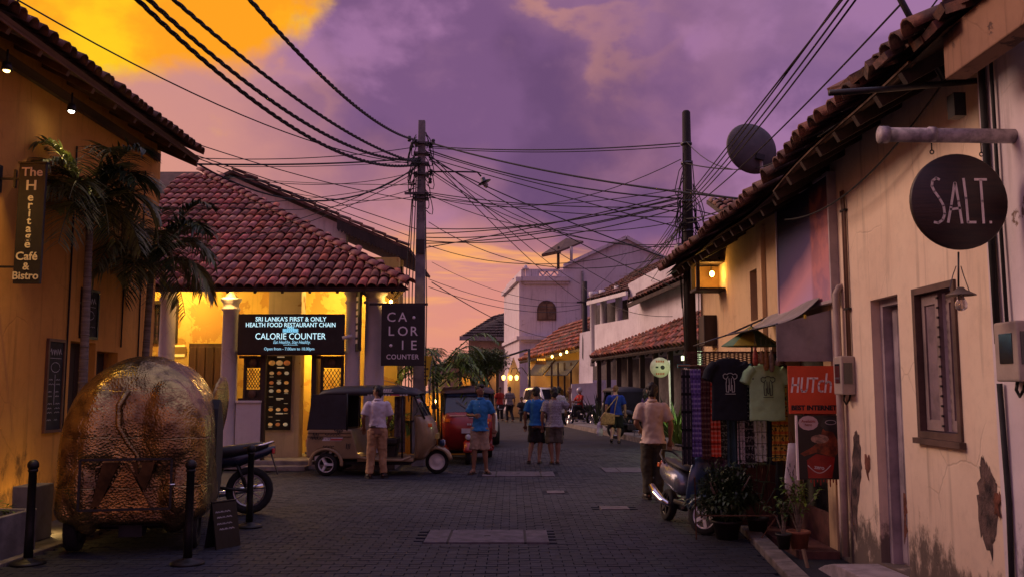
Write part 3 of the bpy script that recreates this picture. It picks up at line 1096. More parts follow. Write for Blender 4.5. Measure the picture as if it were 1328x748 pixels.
# grilled window
wn = MB()
x0, x1 = wx; z0, z1 = wz
for q in (((x0, z0), (x1, z0 + .08)), ((x0, z1 - .08), (x1, z1)), ((x0, z0 + .08), (x0 + .08, z1 - .08)), ((x1 - .08, z0 + .08), (x1, z1 - .08))):
    wn.bb((q[0][0], BY - .05, q[0][1]), (q[1][0], BY + .1, q[1][1]))
wno = wn.build('window', WOOD_DK, cafe)
MB().bb((x0 + .08, BY + .12, z0 + .08), (x1 - .08, BY + .14, z1 - .08)).build('pane', pm('amber_pane', (.10, .06, .02), .15, var=.5, scale=3, coat=.4), wno)
for i in range(8):
    x = x0 + .08 + (x1 - x0 - .16) * (i + .5) / 8
    MB().bb((x - .008, BY + .03, z0 + .08), (x + .008, BY + .045, z1 - .08)).build('bar', BLACK, wno)
for i in range(3):
    z = z0 + (z1 - z0) * (i + 1) / 4
    MB().bb((x0 + .08, BY + .046, z - .01), (x1 - .08, BY + .06, z + .01)).build('bar', BLACK, wno)
# bright hatch below the window, panelled timber screen
a, b = at(207, 462, BY), at(240, 447, BY)
hat = MB().bb((a.x, BY - .03, a.z), (b.x, BY - .003, b.z)).build('hatch', glow('hatch_light', (1, .62, .12), .9), cafe)
MB().bb((a.x + .28, BY - .045, a.z + .06), (a.x + .62, BY - .031, b.z - .04)).build('picture', pm('hatch_picture', (.35, .22, .06), .6), hat)
a, b = at(240, 590, BY - .3), at(290, 445, BY - .3)
pn = MB().bb((a.x, BY - .3, .17), (b.x, BY - .24, b.z)).build('timber_screen', WOOD_BR, cafe)
for i in range(4):
    w = (b.x - a.x) / 4
    for (u0, u1) in ((.2, .48), (.52, .97)):
        zz0, zz1 = .17 + (b.z - .17) * u0, .17 + (b.z - .17) * u1
        MB().bb((a.x + w * i + .02, BY - .325, zz0), (a.x + w * (i + 1) - .02, BY - .302, zz1)).build('panel', WOOD_BR, pn, bev=.01)
# columns
COLM = plaster('column_white', (.62, .60, .62), (.55, .52, .54), (.45, .42, .40), 1.4, .72, streak=.25)
def column(px, r, capz, flare=True):
    x = at(px, 480, CY).x
    prof = [(r * 1.25, .17), (r * 1.25, .28), (r * 1.05, .32), (r, .36), (r * .9, capz - .22), (r * 1.08, capz - .2), (r * 1.08, capz - .16), (r * .92, capz - .14), (r * .92, capz - .06), (r * 1.2, capz), (r * 1.2, capz + .05)]
    MB().lathe(prof, (x, CY, 0), 24).build('column', COLM, cafe)
    return x
cx1 = column(297, .175, 3.42)
cx2 = column(457, .165, 3.56)
cx3 = column(485, .215, 3.56)
column(215, .17, 3.62)
# low parapets between columns, door frame
def low(pxa, pxb, pz):
    a, b = at(pxa, pz, CY), at(pxb, pz, CY)
    MB().bb((a.x, CY - .1, .17), (b.x, CY + .1, a.z)).build('low_wall', COLM, cafe)
    MB().bb((a.x - .01, CY - .13, a.z + .001), (b.x + .01, CY + .13, a.z + .05)).build('coping', COLM, cafe, bev=.008)
low(308, 340, 522); low(411, 447, 522); low(215, 288, 522)
# carved timber screens above the low walls
def screen(pxa, pxb):
    a, b = at(pxa, 519, CY), at(pxb, 461, CY)
    t = MB()
    for q in (((a.x, a.z), (b.x, a.z + .05)), ((a.x, b.z - .05), (b.x, b.z)), ((a.x + .1, a.z + .05), (a.x + .15, b.z - .05)), ((b.x - .05, a.z + .05), (b.x, b.z - .05))):
        t.bb((q[0][0], CY - .04, q[0][1]), (q[1][0], CY + .04, q[1][1]))
    s_ = t.build('carved_screen', WOOD_DK, cafe)
    h = b.z - a.z
    for (u0, u1) in ((.05, .25), (.73, .95)):
        MB().bb((a.x + .152, CY - .02, a.z + h * u0), (b.x - .052, CY + .02, a.z + h * u1)).build('panel', WOOD_DK, s_, bev=.01)
        c_ = ((a.x + b.x) / 2 + .05, CY - .045, a.z + h * (u0 + u1) / 2)
        MB().lathe([(.0, .025), (.07, .02), (.09, 0), (.05, 0)], c_, 12, Euler((PI / 2, 0, 0)).to_matrix()).build('rosette', WOOD_BR, s_)
    lat = MB()
    zz0, zz1, xx0, xx1 = a.z + h * .27, a.z + h * .71, a.x + .15, b.x - .05
    w = xx1 - xx0
    hh = zz1 - zz0
    n = 5
    for i in range(-n, 2 * n):
        for sg in (1, -1):
            # clipped diagonals
            x_a = xx0 + w * i / n; pts = []
            for k in range(41):
                zc = zz0 + hh * k / 40
                xc = x_a + (zc - zz0) * .62 * sg + (0 if sg > 0 else hh * .62)
                if xx0 <= xc <= xx1: pts.append((xc, zc))
            if len(pts) > 2: lat.bar((pts[0][0], CY + .006 * sg, pts[0][1]), (pts[-1][0], CY + .006 * sg, pts[-1][1]), .014, .012)
    lat.build('lattice', WOOD_DK, s_)
screen(309, 342); screen(409, 446)
m_ = MB()
for px in (342, 408):
    x = at(px, 480, CY).x
    m_.bb((x - .05, CY - .07, .17), (x + .05, CY + .07, at(0, 459, CY).z))
a, b = at(309, 459, CY), at(447, 459, CY)
m_.bb((a.x, CY - .08, a.z + .002), (b.x, CY + .08, a.z + .07))
m_.build('door_frame', WOOD_DK, cafe)
# inner pillar that carries the menu, passage beyond
pa, pb = at(343, 590, 19.5), at(391, 400, 19.5)
MB().bb((pa.x, 19.5, .17), (pb.x, 19.9, 4.2)).build('pier', CREAMW, cafe)
m_ = MB(); m_.bb((pb.x + .28, 19.62, .17), (pb.x + .36, 19.9, 3.0)); m_.build('passage_door', WOOD_BR, cafe)
MB().tube([(at(397, 0, 20.1).x, 20.2, .2), (at(397, 0, 20.1).x, 20.2, 3.2)], .02, 8).build('pipe', STEEL, cafe)
MB().bb((-11, CY - .08, 3.78), (-2.5, CY + .08, 3.9)).build('beam', WOOD_DK, cafe)
# roof
EZ, EY, EX = 3.61, 18.12, -2.08
M_ = .60
sf = Vector((0, 1, M_)).normalized()
run = 6.6
ex2 = -11.5
rp = MB()
A, B = Vector((ex2, EY, EZ)), Vector((EX, EY, EZ))
T = Vector((EX - run, EY + run, EZ + run * M_))
T2 = Vector((ex2, EY + run, EZ + run * M_))
rp.slab(A, B, T, T2, .05)
D_ = Vector((EX - 3.2, EY + 2 * run, EZ))
rp.slab(B + Vector((0, 0, 0)), D_, T, T + Vector((-.001, .001, 0)), .05)
D2 = Vector((ex2, EY + 2 * run, EZ))
rp.slab(D_, D2, T2, T, .05)
croof = rp.build('roof', pm('roof_underlay', (.09, .04, .035), .9, var=.3), cafe)
MB().bb((ex2, EY - .0, EZ - .07), (EX - .05, EY + .03, EZ - .01)).build('fascia', WOOD_DK, croof)
for i in range(16):
    x = -2.4 - i * .55
    MB().bar((x, EY - .02, EZ - .08), (x, EY + 1.0, EZ - .08 + M_), .05, .07).build('rafter', WOOD_DK, croof)


def on_roof(p):
    hip = p.x < EX - (p.y - EY) + .02
    return hip and p.x / p.y > -.428


n1 = tiles(croof, Vector((EX - 34 * .205, EY, EZ + .0)) + Vector((0, -.05, 0)), (1, 0, 0), sf, 34, 18, .205, .405, TILE, keep=on_roof, jit=.013, rise=.36)
ridge(croof, B + Vector((.05, -.05, .05)), T + Vector((0, 0, .05)), .13, .36, pm('ridge_clay', (.33, .12, .10), .85, var=.3, scale=8, bump=.3, objvar=.2))
# verandah lights
cl = wthing('column_lamp', 'glowing box lamp on top of the white column by the lit sign', 'lamp', (cx1, CY, 3.42))
MB().lathe([(.15, .0), (.10, .07), (.07, .1), (.12, .12)], (cx1, CY, 3.47), 16).build('base', pm('lamp_base', (.5, .40, .25), .6), cl)
MB().lathe([(.055, .0), (.075, .05), (.055, .10), (0, .11)], (cx1, CY - .19, 3.60), 12).build('bulb', glow('column_bulb', (1, .66, .22), 26), cl)
lamp('column_light', cl, (cx1, CY - .3, 3.62), 45, (1, .55, .14), .06)
for i, (x, y) in enumerate(((-7.4, 19.75), (-5.1, 19.7), (-3.6, 19.9))):
    vl = wthing('ceiling_lamp', ['warm ceiling lamp inside the verandah near the grilled window', 'warm ceiling lamp inside the verandah above the lit sign', 'warm ceiling lamp inside the verandah behind the right columns'][i], 'lamp', (x, y, 3.95), 'lamps under the cafe roof')
    MB().cyl((x, y, 4.5), (x, y, 4.0), .01, 6).build('cord', BLACK, vl)
    MB().ell((x, y, 3.96), (.05, .05, .06)).build('bulb', glow('verandah_bulb', (1, .6, .18), 30), vl)
    lamp('verandah_light', vl, (x, y - .02, 3.85), (165, 150, 95)[i], (1, .57, .13), .07)
pl_ = wthing('passage_lamp', 'warm lamp inside the cafe doorway', 'lamp', (at(398, 0, 20.2).x, 20.2, 2.6))
MB().ell((at(398, 0, 20.2).x, 20.2, 2.6), (.05, .05, .06)).build('bulb', glow('verandah_bulb', (1, .6, .18), 30), pl_)
lamp('passage_light', pl_, (at(398, 0, 20.0).x, 20.0, 2.5), 70, (1, .58, .10), .06)

# lit sign
CYAN = glow('lit_letters', (.55, .9, 1.0), 1.15)
CYAN2 = glow('lit_letters_soft', (.35, .75, 1.0), .75)
ls = wthing('illuminated_sign', 'wide black illuminated sign for the health food restaurant', 'sign', (-4.6, 18.55, 2.2))
a, b = at(308, 458, 18.55), at(447, 407, 18.55)
MB().bb((a.x, 18.52, a.z), (b.x, 18.62, b.z)).build('panel', SIGN_BK, ls, bev=.006)
MB().bb((a.x, 18.53, a.z - .03), (b.x, 18.62, a.z - .002)).build('trim', WOOD_DK, ls)
sc = (b.x - a.x) / 139.0
def sp(px, py): return (a.x + (px - 308) * sc, 18.517, b.z - (py - 407) * sc)
for body, px, py, sz, off, sh, sx in (("SRI LANKA'S FIRST & ONLY", 377, 414, 8.2, .0012, 0, .94), ('HEALTH FOOD RESTAURANT CHAIN', 377, 421.5, 8.2, .0008, 0, .86), ('CALORIE COUNTER', 377, 436.5, 11.6, .0, 0, .88), ('Eat Healthy, Stay Healthy.', 379, 443.8, 6.0, .0006, .3, .78), ('Open from - 7.00am to 10.00pm', 376, 452.6, 5.4, .0006, 0, .92)):
    text(body, sz * sc, CYAN if sz > 6 else CYAN2, ls, sp(px, py), (PI / 2, 0, 0), offset=off, shear=sh, sx=sx)
m_ = MB()
for i in range(7):
    for j in range(3 - abs(i - 3) // 2):
        px, py = 377 + (i - 3) * 2.9, 430 - j * 2.4
        m_.ribbon([(1.3 * sc * math.cos(q * PI / 3), 1.1 * sc * math.sin(q * PI / 3)) for q in range(6)], .6 * sc, sp(px, py), (1, 0, 0), (0, 0, 1), .003, True)
m_.bb((sp(368, 447)[0], 18.514, sp(0, 447.6)[2]), (sp(387, 447)[0], 18.518, sp(0, 447.1)[2]))
m_.build('emblem', CYAN2, ls)

# menu board
mn = wthing('menu_board', 'tall black menu board with food pictures on the doorway pier', 'menu board', (-5, 19.46, .9))
a, b = at(344, 557, 19.46), at(379, 461, 19.46)
MB().bb((a.x - .03, 19.475, a.z - .03), (b.x + .03, 19.497, b.z + .03)).build('frame', pm('menu_frame', (.55, .45, .28), .6), mn)
MB().bb((a.x, 19.45, a.z), (b.x, 19.474, b.z)).build('panel', SIGN_BK, mn)
random.seed(9)
w, h = b.x - a.x, b.z - a.z
FOODC = [(.75, .35, .08), (.8, .5, .2), (.55, .18, .05), (.7, .6, .4)]
rowz = [.93, .79, .66, .55, .30, .10]
for r_, zr in enumerate(rowz):
    for c_ in range(3):
        x = a.x + w * (.2 + .3 * c_); z = a.z + h * zr - .04
        rr = .075 if r_ == 0 else .05
        p = MB()
        p.lathe([(0, 0.004), (rr, .003), (rr, 0)], (x, 19.4495, z), 10, Matrix(((1, 0, 0), (0, 0, -1), (0, .75, 0))))
        p.build('food_picture', glow('food_%d' % ((r_ + c_) % 4), FOODC[(r_ + c_) % 4], .22), mn)
t_ = MB()
for zr in (.985, .84, .42, .22): t_.ribbon([(-.07, 0), (.07, 0)], .025, (a.x + w * .55, 19.449, a.z + h * zr), (1, 0, 0), (0, 0, 1), .003)
for k in range(16):
    t_.ribbon([(-.04, 0), (.04, 0)], .008, (a.x + w * (.2 + .3 * (k % 3)), 19.449, a.z + h * (.78 - .045 * k) - .1), (1, 0, 0), (0, 0, 1), .003)
t_.build('menu_print', glow('menu_print', (.8, .65, .4), .25), mn)

# hanging CALORIE sign board on the pole side
WHITE_L = pm('letter_white', (.72, .66, .72), .6, var=.05)
hb = wthing('hanging_sign', 'square black board with white CALORIE COUNTER lettering hanging beside the pole', 'sign', (-2.2, 18.3, 1.9))
a, b = at(494, 474, 18.3), at(551, 396, 18.3)
MB().bb((a.x, 18.27, a.z), (b.x, 18.33, b.z)).build('board', SIGN_BK, hb, bev=.004)
MB().bb((a.x - .25, 18.285, b.z + .002), (b.x + .06, 18.315, b.z + .05)).build('hanger', BLACK, hb)
s2 = (b.x - a.x) / 57.0
def s2p(px, py): return (a.x + (px - 494) * s2, 18.266, b.z - (py - 396) * s2)
for ch, px, py in (('C', 507, 412), ('A', 522, 412), ('L', 507, 430.5), ('O', 522.5, 430.5), ('R', 537, 430.5), ('I', 522.5, 449), ('E', 537, 449)):
    text(ch, 17.5 * s2, WHITE_L, hb, s2p(px, py), (PI / 2, 0, 0), offset=.001)
for px, py in ((537, 412), (507, 449)):
    MB().lathe([(0, .004), (.032, .003), (.032, 0)], s2p(px, py), 12, Matrix(((1, 0, 0), (0, 0, -1), (0, 1, 0)))).build('dot', WHITE_L, hb)
text('COUNTER', 9.0 * s2, WHITE_L, hb, s2p(522.5, 464), (PI / 2, 0, 0), offset=.001, spacing=1.1, sx=.95)

# narrow sign seen edge on, camera, banner
ns_ = wthing('projecting_sign', 'narrow black vertical sign seen almost edge-on between the columns', 'sign', (-3.2, 18.7, 2.3))
a, b = at(461, 455, 18.6), at(468, 378, 18.6)
Mx = Matrix.Rotation(R(28), 3, 'Z')
pc = Vector(((a.x + b.x) / 2, 18.6, (a.z + b.z) / 2))
MB().box(pc, (.05, .30, b.z - a.z), Mx).build('board', SIGN_BK, ns_)
m_ = MB()
for i in range(7):
    m_.box(pc + Vector((-.03, .0, (b.z - a.z) * (.38 - i * .12))), (.006, .14, .08 + .04 * (i % 2)), Mx)
m_.build('lettering', WHITE_L, ns_)['kind'] = 'stuff'
cc = wthing('security_camera', 'small white security camera on the thin column', 'camera', (cx2, CY, 2.6))
p = at(450, 437, 18.55)
MB().cyl(p + Vector((-.09, -.03, -.02)), p + Vector((.10, .02, .03)), .04, 10).build('body', WHITE_P, cc)
MB().cyl(p + Vector((.08, .02, .03)), (cx2, CY, p.z + .02), .014, 6).build('bracket', WHITE_P, cc)
bn_ = wthing('banner', 'small yellow leaning banner behind the beige three-wheeler', 'banner', (-1.9, 19.3, 1.6))
a, b = at(541, 500, 19.3), at(556, 461, 19.3)
m_ = MB(); d_ = Vector((.07, 0, 0))
m_.slab(Vector((a.x, 19.3, a.z)), Vector((b.x - .03, 19.3, a.z)), Vector((b.x, 19.3, b.z)) + d_, Vector((a.x + .05, 19.3, b.z)) + d_, .02)
m_.build('cloth', pm('banner_yellow', (.70, .50, .03), .6, var=.15), bn_)
m_ = MB()
for i in range(6): m_.bb((a.x + .05 + .012 * i, 19.296, a.z + .12 + i * .075), (a.x + .05 + .012 * i + (.14, .16, .1, .15, .08, .06)[i], 19.299, a.z + .15 + i * .075))
m_.build('print', BLACKM, bn_)
MB().cyl((b.x - .02, 19.33, 0), (b.x + .05, 19.33, b.z + .05), .012, 6).build('stick', STEEL_DK, bn_)
# small bulb lamp under the right eave corner
bl = wthing('bare_bulb', 'small bare bulb glowing under the eave above the hanging board', 'lamp', (-2.5, 18.5, 3.3))
p = at(507, 391, 18.75)
MB().ell(p, (.035, .035, .04)).build('bulb', glow('bare_bulb', (1, .5, .1), 30), bl)
MB().cyl(p + Vector((.02, .03, .02)), (-2.3, 18.9, 3.7), .01, 6).build('arm', BLACK, bl)
lamp('bare_light', bl, p + Vector((0, -.08, -.03)), 5, (1, .5, .1), .03)

# garden corner to the right of the cafe: warm wall and palms
gw = sitem('garden_wall', 'low ochre garden wall behind the concrete pole', 'wall', MB().bb((-2.9, 22.6, 0), (-.9, 22.9, 1.5)), plaster('garden_ochre', (.5, .28, .07), (.42, .2, .05), (.3, .2, .1), 1.5, .7))
def fan_palm(label, x, y, h, nf, L, seed, mat):
    random.seed(seed)
    t = thing('fan_palm', label, 'palm', (x, y, 0))
    for k in range(4):
        MB().tube([(random.uniform(-.12, .12), random.uniform(-.12, .12), 0), (random.uniform(-.2, .2), random.uniform(-.15, .15), h * random.uniform(.7, 1))], [.04, .03], 6).build('stem', BARK, t)
    for i in range(nf):
        ms, ml = MB(), MB()
        az = 2 * PI * i * .618 + random.uniform(-.2, .2)
        q = (i + .5) / nf
        frond(ms, ml, (random.uniform(-.1, .1), random.uniform(-.1, .1), h * random.uniform(.75, 1)), az, L * random.uniform(.8, 1.1), L * (1.1 - .9 * q), L * .7, npin=18, pl=.36, pw=.045)
        ms.mi = 1; ms.add(ml.v, ml.f, True)
        ms.build('frond', [LEAF, mat], t)
    return t
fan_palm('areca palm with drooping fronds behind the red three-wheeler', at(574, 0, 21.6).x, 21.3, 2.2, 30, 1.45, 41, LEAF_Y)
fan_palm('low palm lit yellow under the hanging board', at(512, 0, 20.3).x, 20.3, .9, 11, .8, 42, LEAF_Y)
pw = wthing('wall_lamp', 'warm lamp on the garden wall among the palms', 'lamp', (-1.9, 22.5, 1.4))
MB().ell((-1.9, 22.45, 1.3), (.04, .04, .05)).build('bulb', glow('verandah_bulb', (1, .6, .18), 30), pw)
MB().bb((-1.93, 22.5, 1.25), (-1.87, 22.6, 1.35)).build('mount', BLACK, pw)
lamp('garden_light', pw, (-1.9, 22.3, 1.25), 9, (1, .55, .12), .05)

# ================================================================== gabled house behind the cafe
BEI = plaster('beige_gable', (.74, .60, .52), (.66, .52, .45), (.36, .30, .26), 1.2, .68, streak=.5)
gh = wthing('house', 'beige gabled house with dark tiled verge behind the cafe roof', 'building', (-6, 30, 0))
G0 = 28.0
pk, pr = at(303, 226, G0), at(531, 326, G0)
pkm = at(316, 226, G0)
vx = at(455, 0, G0).x
tz = pk.z + (pr.z - pk.z) * (vx - pk.x) / (pr.x - pk.x)
m_ = MB()
m_.prism([(pk.x - 4, 0), (vx, 0), (vx, tz - .1), (pk.x, pk.z - .1), (pk.x - 4, pk.z - 2.0)], (0, G0, 0), (1, 0, 0), (0, 0, 1), -.35)
m_.build('wall', BEI, gh)
m_ = MB()
m_.bb((vx - .2, G0 + 1.2, 0), (pr.x - .35, G0 + 1.5, pr.z - .1)); m_.build('wall', YEL, gh)
a, b = at(503, 372, G0 + 1.15), at(522, 346, G0 + 1.15)
wo = MB().bb((a.x, G0 + 1.12, a.z), (b.x, G0 + 1.19, b.z)).build('window', WOOD_DK, gh)
MB().bb((a.x + .06, G0 + 1.10, a.z + .06), (b.x - .06, G0 + 1.118, b.z - .06)).build('pane', GLASS_DK, wo)
m_ = MB()
m_.slab(Vector((pk.x, G0 - .25, pk.z)), Vector((pr.x, G0 - .25, pr.z)), Vector((pr.x, G0 + 7, pr.z)), Vector((pk.x, G0 + 7, pk.z)), -.08)
m_.slab(Vector((pk.x - 4.2, G0 - .25, pk.z - 2.1)), Vector((pk.x, G0 - .25, pk.z)), Vector((pk.x, G0 + 7, pk.z)), Vector((pk.x - 4.2, G0 + 7, pk.z - 2.1)), -.08)
ro = m_.build('roof', TILE_OLDJ, gh)
ridge(ro, Vector((pr.x, G0 - .22, pr.z + .09)), Vector((pk.x, G0 - .22, pk.z + .09)), .10, .4, TILE_OLD, 'verge_tile')
m_ = MB()
sd_ = (pr - pk).normalized()
for k in range(22):
    p = pk.lerp(pr, .60 + .4 * k / 22)
    m_.prism([(0, 0), (.1, 0), (.1, -.28), (.05, -.36), (0, -.28)], (p.x, G0 - .28, p.z - .02), (1, 0, -.44), (0, 0, 1), -.03)
m_.build('bargeboard', WOOD_DK, ro)
# ================================================================== cream shop house on the right
RX = 3.2
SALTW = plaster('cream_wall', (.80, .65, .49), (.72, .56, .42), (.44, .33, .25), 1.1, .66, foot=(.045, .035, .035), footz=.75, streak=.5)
salt = wthing('shop_house', 'cream plastered shop house with door and shuttered window at the right edge', 'building', (3.9, 7.3, 0))
dY0, dY1 = onx(1172, 560, RX).y, onx(1136, 560, RX).y
dZ = onx(1152, 384, RX).z
wY0, wY1 = onx(1245, 470, RX).y, onx(1189, 470, RX).y
wZ0, wZ1 = 1.24, 2.40
def eave_z(y): return 3.82 - (y - 5.7) * .02 - .012 * (y - 5.7) ** 2 + .025 * math.sin(y * 1.7)
m_ = MB()
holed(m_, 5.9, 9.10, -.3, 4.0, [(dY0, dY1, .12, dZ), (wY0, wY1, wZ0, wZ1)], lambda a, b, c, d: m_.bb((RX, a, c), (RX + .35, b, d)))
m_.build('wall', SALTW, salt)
PIL = plaster('pilaster_wall', (.72, .64, .66), (.62, .54, .57), (.20, .14, .12), 1.3, .60, foot=(.06, .05, .055), footz=1.0, streak=.5)
MB().bb((RX - .09, 4.6, -.3), (RX + .35, 5.895, 4.05)).build('pilaster', PIL, salt)
# door
DOORP = pm('door_paint', (.42, .34, .37), .7, var=.3, scale=3, bump=.2)
door = MB().bb((RX + .17, dY0 + .06, .12), (RX + .21, dY1 - .06, dZ - .06)).build('door', DOORP, salt)
for i in range(4):
    w = (dY1 - dY0 - .14) / 4
    MB().bb((RX + .155, dY0 + .07 + i * w, .14), (RX + .169, dY0 + .07 + (i + 1) * w - .01, dZ - .08)).build('plank', DOORP, door)
m_ = MB()
for q in (((dY0, dY0 + .06), (.12, dZ)), ((dY1 - .06, dY1), (.12, dZ)), ((dY0 + .06, dY1 - .06), (dZ - .06, dZ))):
    m_.bb((RX + .08, q[0][0], q[1][0]), (RX + .22, q[0][1], q[1][1]))
m_.build('door_frame', DOORP, salt)
# shuttered window
m_ = MB()
for q in (((wY0, wY0 + .05), (wZ0, wZ1)), ((wY1 - .05, wY1), (wZ0, wZ1)), ((wY0 + .05, wY1 - .05), (wZ1 - .05, wZ1)), ((wY0 + .05, wY1 - .05), (wZ0, wZ0 + .05))):
    m_.bb((RX - .02, q[0][0], q[1][0]), (RX + .15, q[0][1], q[1][1]))
wf_ = m_.build('window', pm('window_brown', (.13, .075, .06), .7, var=.3, scale=4), salt)
MB().bb((RX - .05, wY0 - .03, wZ0 - .045), (RX + .1, wY1 + .03, wZ0 - .002)).build('sill', pm('window_brown', (.13, .075, .06)), wf_)
SHUT = pm('shutter_paint', (.30, .22, .21), .7, var=.3, scale=3, bump=.2)
for k, (y0, y1, x) in enumerate(((wY0 + .06, (wY0 + wY1) / 2 - .01, RX + .08), ((wY0 + wY1) / 2 + .01, wY1 - .06, RX + .03))):
    f = MB()
    for q in (((y0, y0 + .05), (wZ0 + .06, wZ1 - .06)), ((y1 - .05, y1), (wZ0 + .06, wZ1 - .06)), ((y0 + .05, y1 - .05), (wZ0 + .06, wZ0 + .14)), ((y0 + .05, y1 - .05), (wZ1 - .14, wZ1 - .06))):
        f.bb((x, q[0][0], q[1][0]), (x + .035, q[0][1], q[1][1]))
    so = f.build('shutter', SHUT, wf_)
    MB().bb((x + .012, y0 + .05, wZ0 + .14), (x + .024, y1 - .05, wZ1 - .14)).build('panel', pm('shutter_panel', (.24, .17, .19), .6, var=.3), wf_)
m_ = MB()
for i in range(14):
    z = wZ0 + .1 + i * (wZ1 - wZ0 - .2) / 13
    m_.bb((RX + .015, (wY0 + wY1) / 2 - .012, z - .008), (RX + .028, (wY0 + wY1) / 2 + .012, z + .008))
m_.build('hinge_edge', STEEL_DK, wf_)['kind'] = 'stuff'
# doorstep
m_ = MB()
m_.prism([(0, -.3), (1.25, -.3), (1.25, -.05), (1.0, .04), (.75, .10), (0, .12)], (2.8, dY0 - .12, 0), (0, 1, 0), (0, 0, 1), .40)
m_.build('doorstep', CONC_P, salt, bev=.01)
# roof: sagging eave with loose tiles, rafters below
def roof_strip(parent, y0, y1, zf, ox, back, n, slope=.55):
    r_ = MB()
    r_.grid(lambda u, v: Vector((ox + back * v, y0 + (y1 - y0) * u, zf(y0 + (y1 - y0) * u) + back * v * slope)), n, 3, False)
    r_.grid(lambda u, v: Vector((ox + back * (1 - v), y0 + (y1 - y0) * u, zf(y0 + (y1 - y0) * u) + back * (1 - v) * slope - .05)), n, 3, False)
    return r_.build('roof', WOOD_DK, parent)
def old_eave(parent, y0, y1, zf, ox, rows, slope=.55):
    sl_ = Vector((1, 0, slope)).normalized()
    tiles(parent, Vector((ox - .09, y1, 0)), (0, -1, 0), sl_, int((y1 - y0) / .2), rows, .2, .33, TILE_OLD, jit=.035, sag=lambda p: zf(p.y) + .02)
rs = roof_strip(salt, 5.3, 9.1, eave_z, 2.64, 2.5, 10)
old_eave(rs, 5.3, 9.1, eave_z, 2.64, 3)
for i in range(8):
    y = 6.0 + i * .43
    MB().bar((2.66, y, eave_z(y) - .09), (3.5, y, eave_z(y) - .09 + .84 * .55), .06, .09).build('rafter', WOOD_DK, rs)
for i in range(3):
    m_ = MB()
    for k in range(8):
        ya, yb = 5.9 + k * .4, 5.9 + (k + 1) * .4
        x = 2.68 + i * .22
        m_.bar((x, ya, eave_z(ya) - .035 + (x - 2.64) * .55), (x, yb, eave_z(yb) - .035 + (x - 2.64) * .55), .05, .02)
    m_.build('batten', WOOD_BR, rs)
# concrete gutter beam of the near bay
BEAM = plaster('beam_stained', (.30, .17, .11), (.20, .11, .075), (.10, .06, .05), 2.5, .58, streak=.9)
bz = onx(1225, 102, 2.72)
MB().bb((2.72, 3.5, bz.z - .01), (2.86, bz.y, bz.z + .30)).build('gutter_beam', BEAM, salt, bev=.01)
m_ = MB()
random.seed(5)
for i in range(16):
    y = 3.8 + i * .16
    m_.box((2.80, y, bz.z + .36 + random.uniform(0, .09)), (.34, .17, .06), (random.uniform(-.2, .2), random.uniform(-.5, -.2), random.uniform(-.2, .2)))
m_.build('broken_tile', TILE_OLDJ, salt)
for k in range(5):
    y = 6.05 + k * .22
    MB().box((2.66, y, eave_z(y) + .13 + .03 * k % 2), (.30, .2, .05), (random.uniform(-.2, .2), -.5, random.uniform(-.25, .25))).build('loose_tile', TILE_OLD, salt)
# downpipe, conduits, cracks
m_ = MB(); y = onx(1091, 560, RX - .06).y
z_ = onx(1089, 374, RX).z
m_.tube([(RX + .05, y, z_ + .02), (RX - .03, y, z_), (RX - .06, y, z_ - .06), (RX - .06, y, 1.0), (RX - .06, y, .05)], .035, 10)
m_.build('downpipe', pm('pipe_beige', (.42, .32, .29), .6, var=.2), salt)
m_ = MB(); y = onx(1103, 400, RX).y
for k in (0, .05): m_.tube([(RX - .03, y + k, 3.5), (RX - .02, y + k, 3.3), (RX - .02, y + k, 1.9)], .014, 8)
m_.build('conduit', pm('conduit_brown', (.17, .09, .06), .6), salt)
for py in (270, 400):
    z = onx(1103, py, RX).z
    MB().bb((RX - .038, y - .03, z - .01), (RX + .001, y + .08, z + .01)).build('clip', BLACK, salt)
m_ = MB()
for yy, r in ((5.78, .022), (5.66, .012)):
    m_.tube([(RX - .12, yy, 3.9), (RX - .115, yy + .01, 2.8), (RX - .12, yy - .01, 1.9)], r, 8)
m_.tube([(RX - .12, 5.78, 1.65), (RX - .11, 5.77, .9), (RX - .12, 5.78, .1)], .018, 8)
m_.build('cable_duct', BLACKM, salt)
# flaked plaster showing the dark rubble behind
def flake(pts, X, mat, nm='bare_patch'):
    P_ = [onx(px, py, X) for px, py in pts]
    m_ = MB(); n = len(P_)
    c = sum(P_, Vector()) / n
    outer = [p + Vector((0, random.uniform(-.02, .02), random.uniform(-.03, .03))) for p in P_]
    rim = []
    for p, q in zip(outer, outer[1:] + outer[:1]):
        for t in (0, .2, .4, .6, .8): rim.append(p.lerp(q, t) + Vector((0, random.uniform(-.022, .022), random.uniform(-.03, .03))))
    k = len(rim)
    vs = [Vector((X - .003, v.y, v.z)) for v in rim] + [Vector((X - .001 - random.uniform(.002, .008), *(v.lerp(c, .5)).yz)) for v in rim] + [Vector((X - .008, c.y, c.z))]
    fs = [(i, (i + 1) % k, k + (i + 1) % k, k + i) for i in range(k)] + [(k + i, k + (i + 1) % k, 2 * k) for i in range(k)]
    m_.add(vs, fs, False); m_.build(nm, mat, salt)
RUBBLE = pm('rubble', (.16, .10, .085), .95, var=.6, scale=9, bump=.8, bscale=30, col2=(.03, .022, .022))
BRICKY = pm('bare_brick', (.22, .075, .045), .95, var=.4, scale=14, bump=.6, bscale=30)
random.seed(44)
flake([(1272, 600), (1276, 590), (1283, 600), (1290, 620), (1296, 648), (1294, 690), (1286, 720), (1272, 690), (1266, 650)], RX, RUBBLE)
flake([(1290, 640), (1297, 646), (1297, 672), (1291, 668)], RX - .01, BRICKY)
flake([(1107, 560), (1115, 565), (1118, 610), (1114, 660), (1110, 705), (1103, 660), (1104, 600)], RX, RUBBLE)
flake([(1121, 588), (1128, 594), (1127, 620), (1123, 616)], RX, BRICKY)
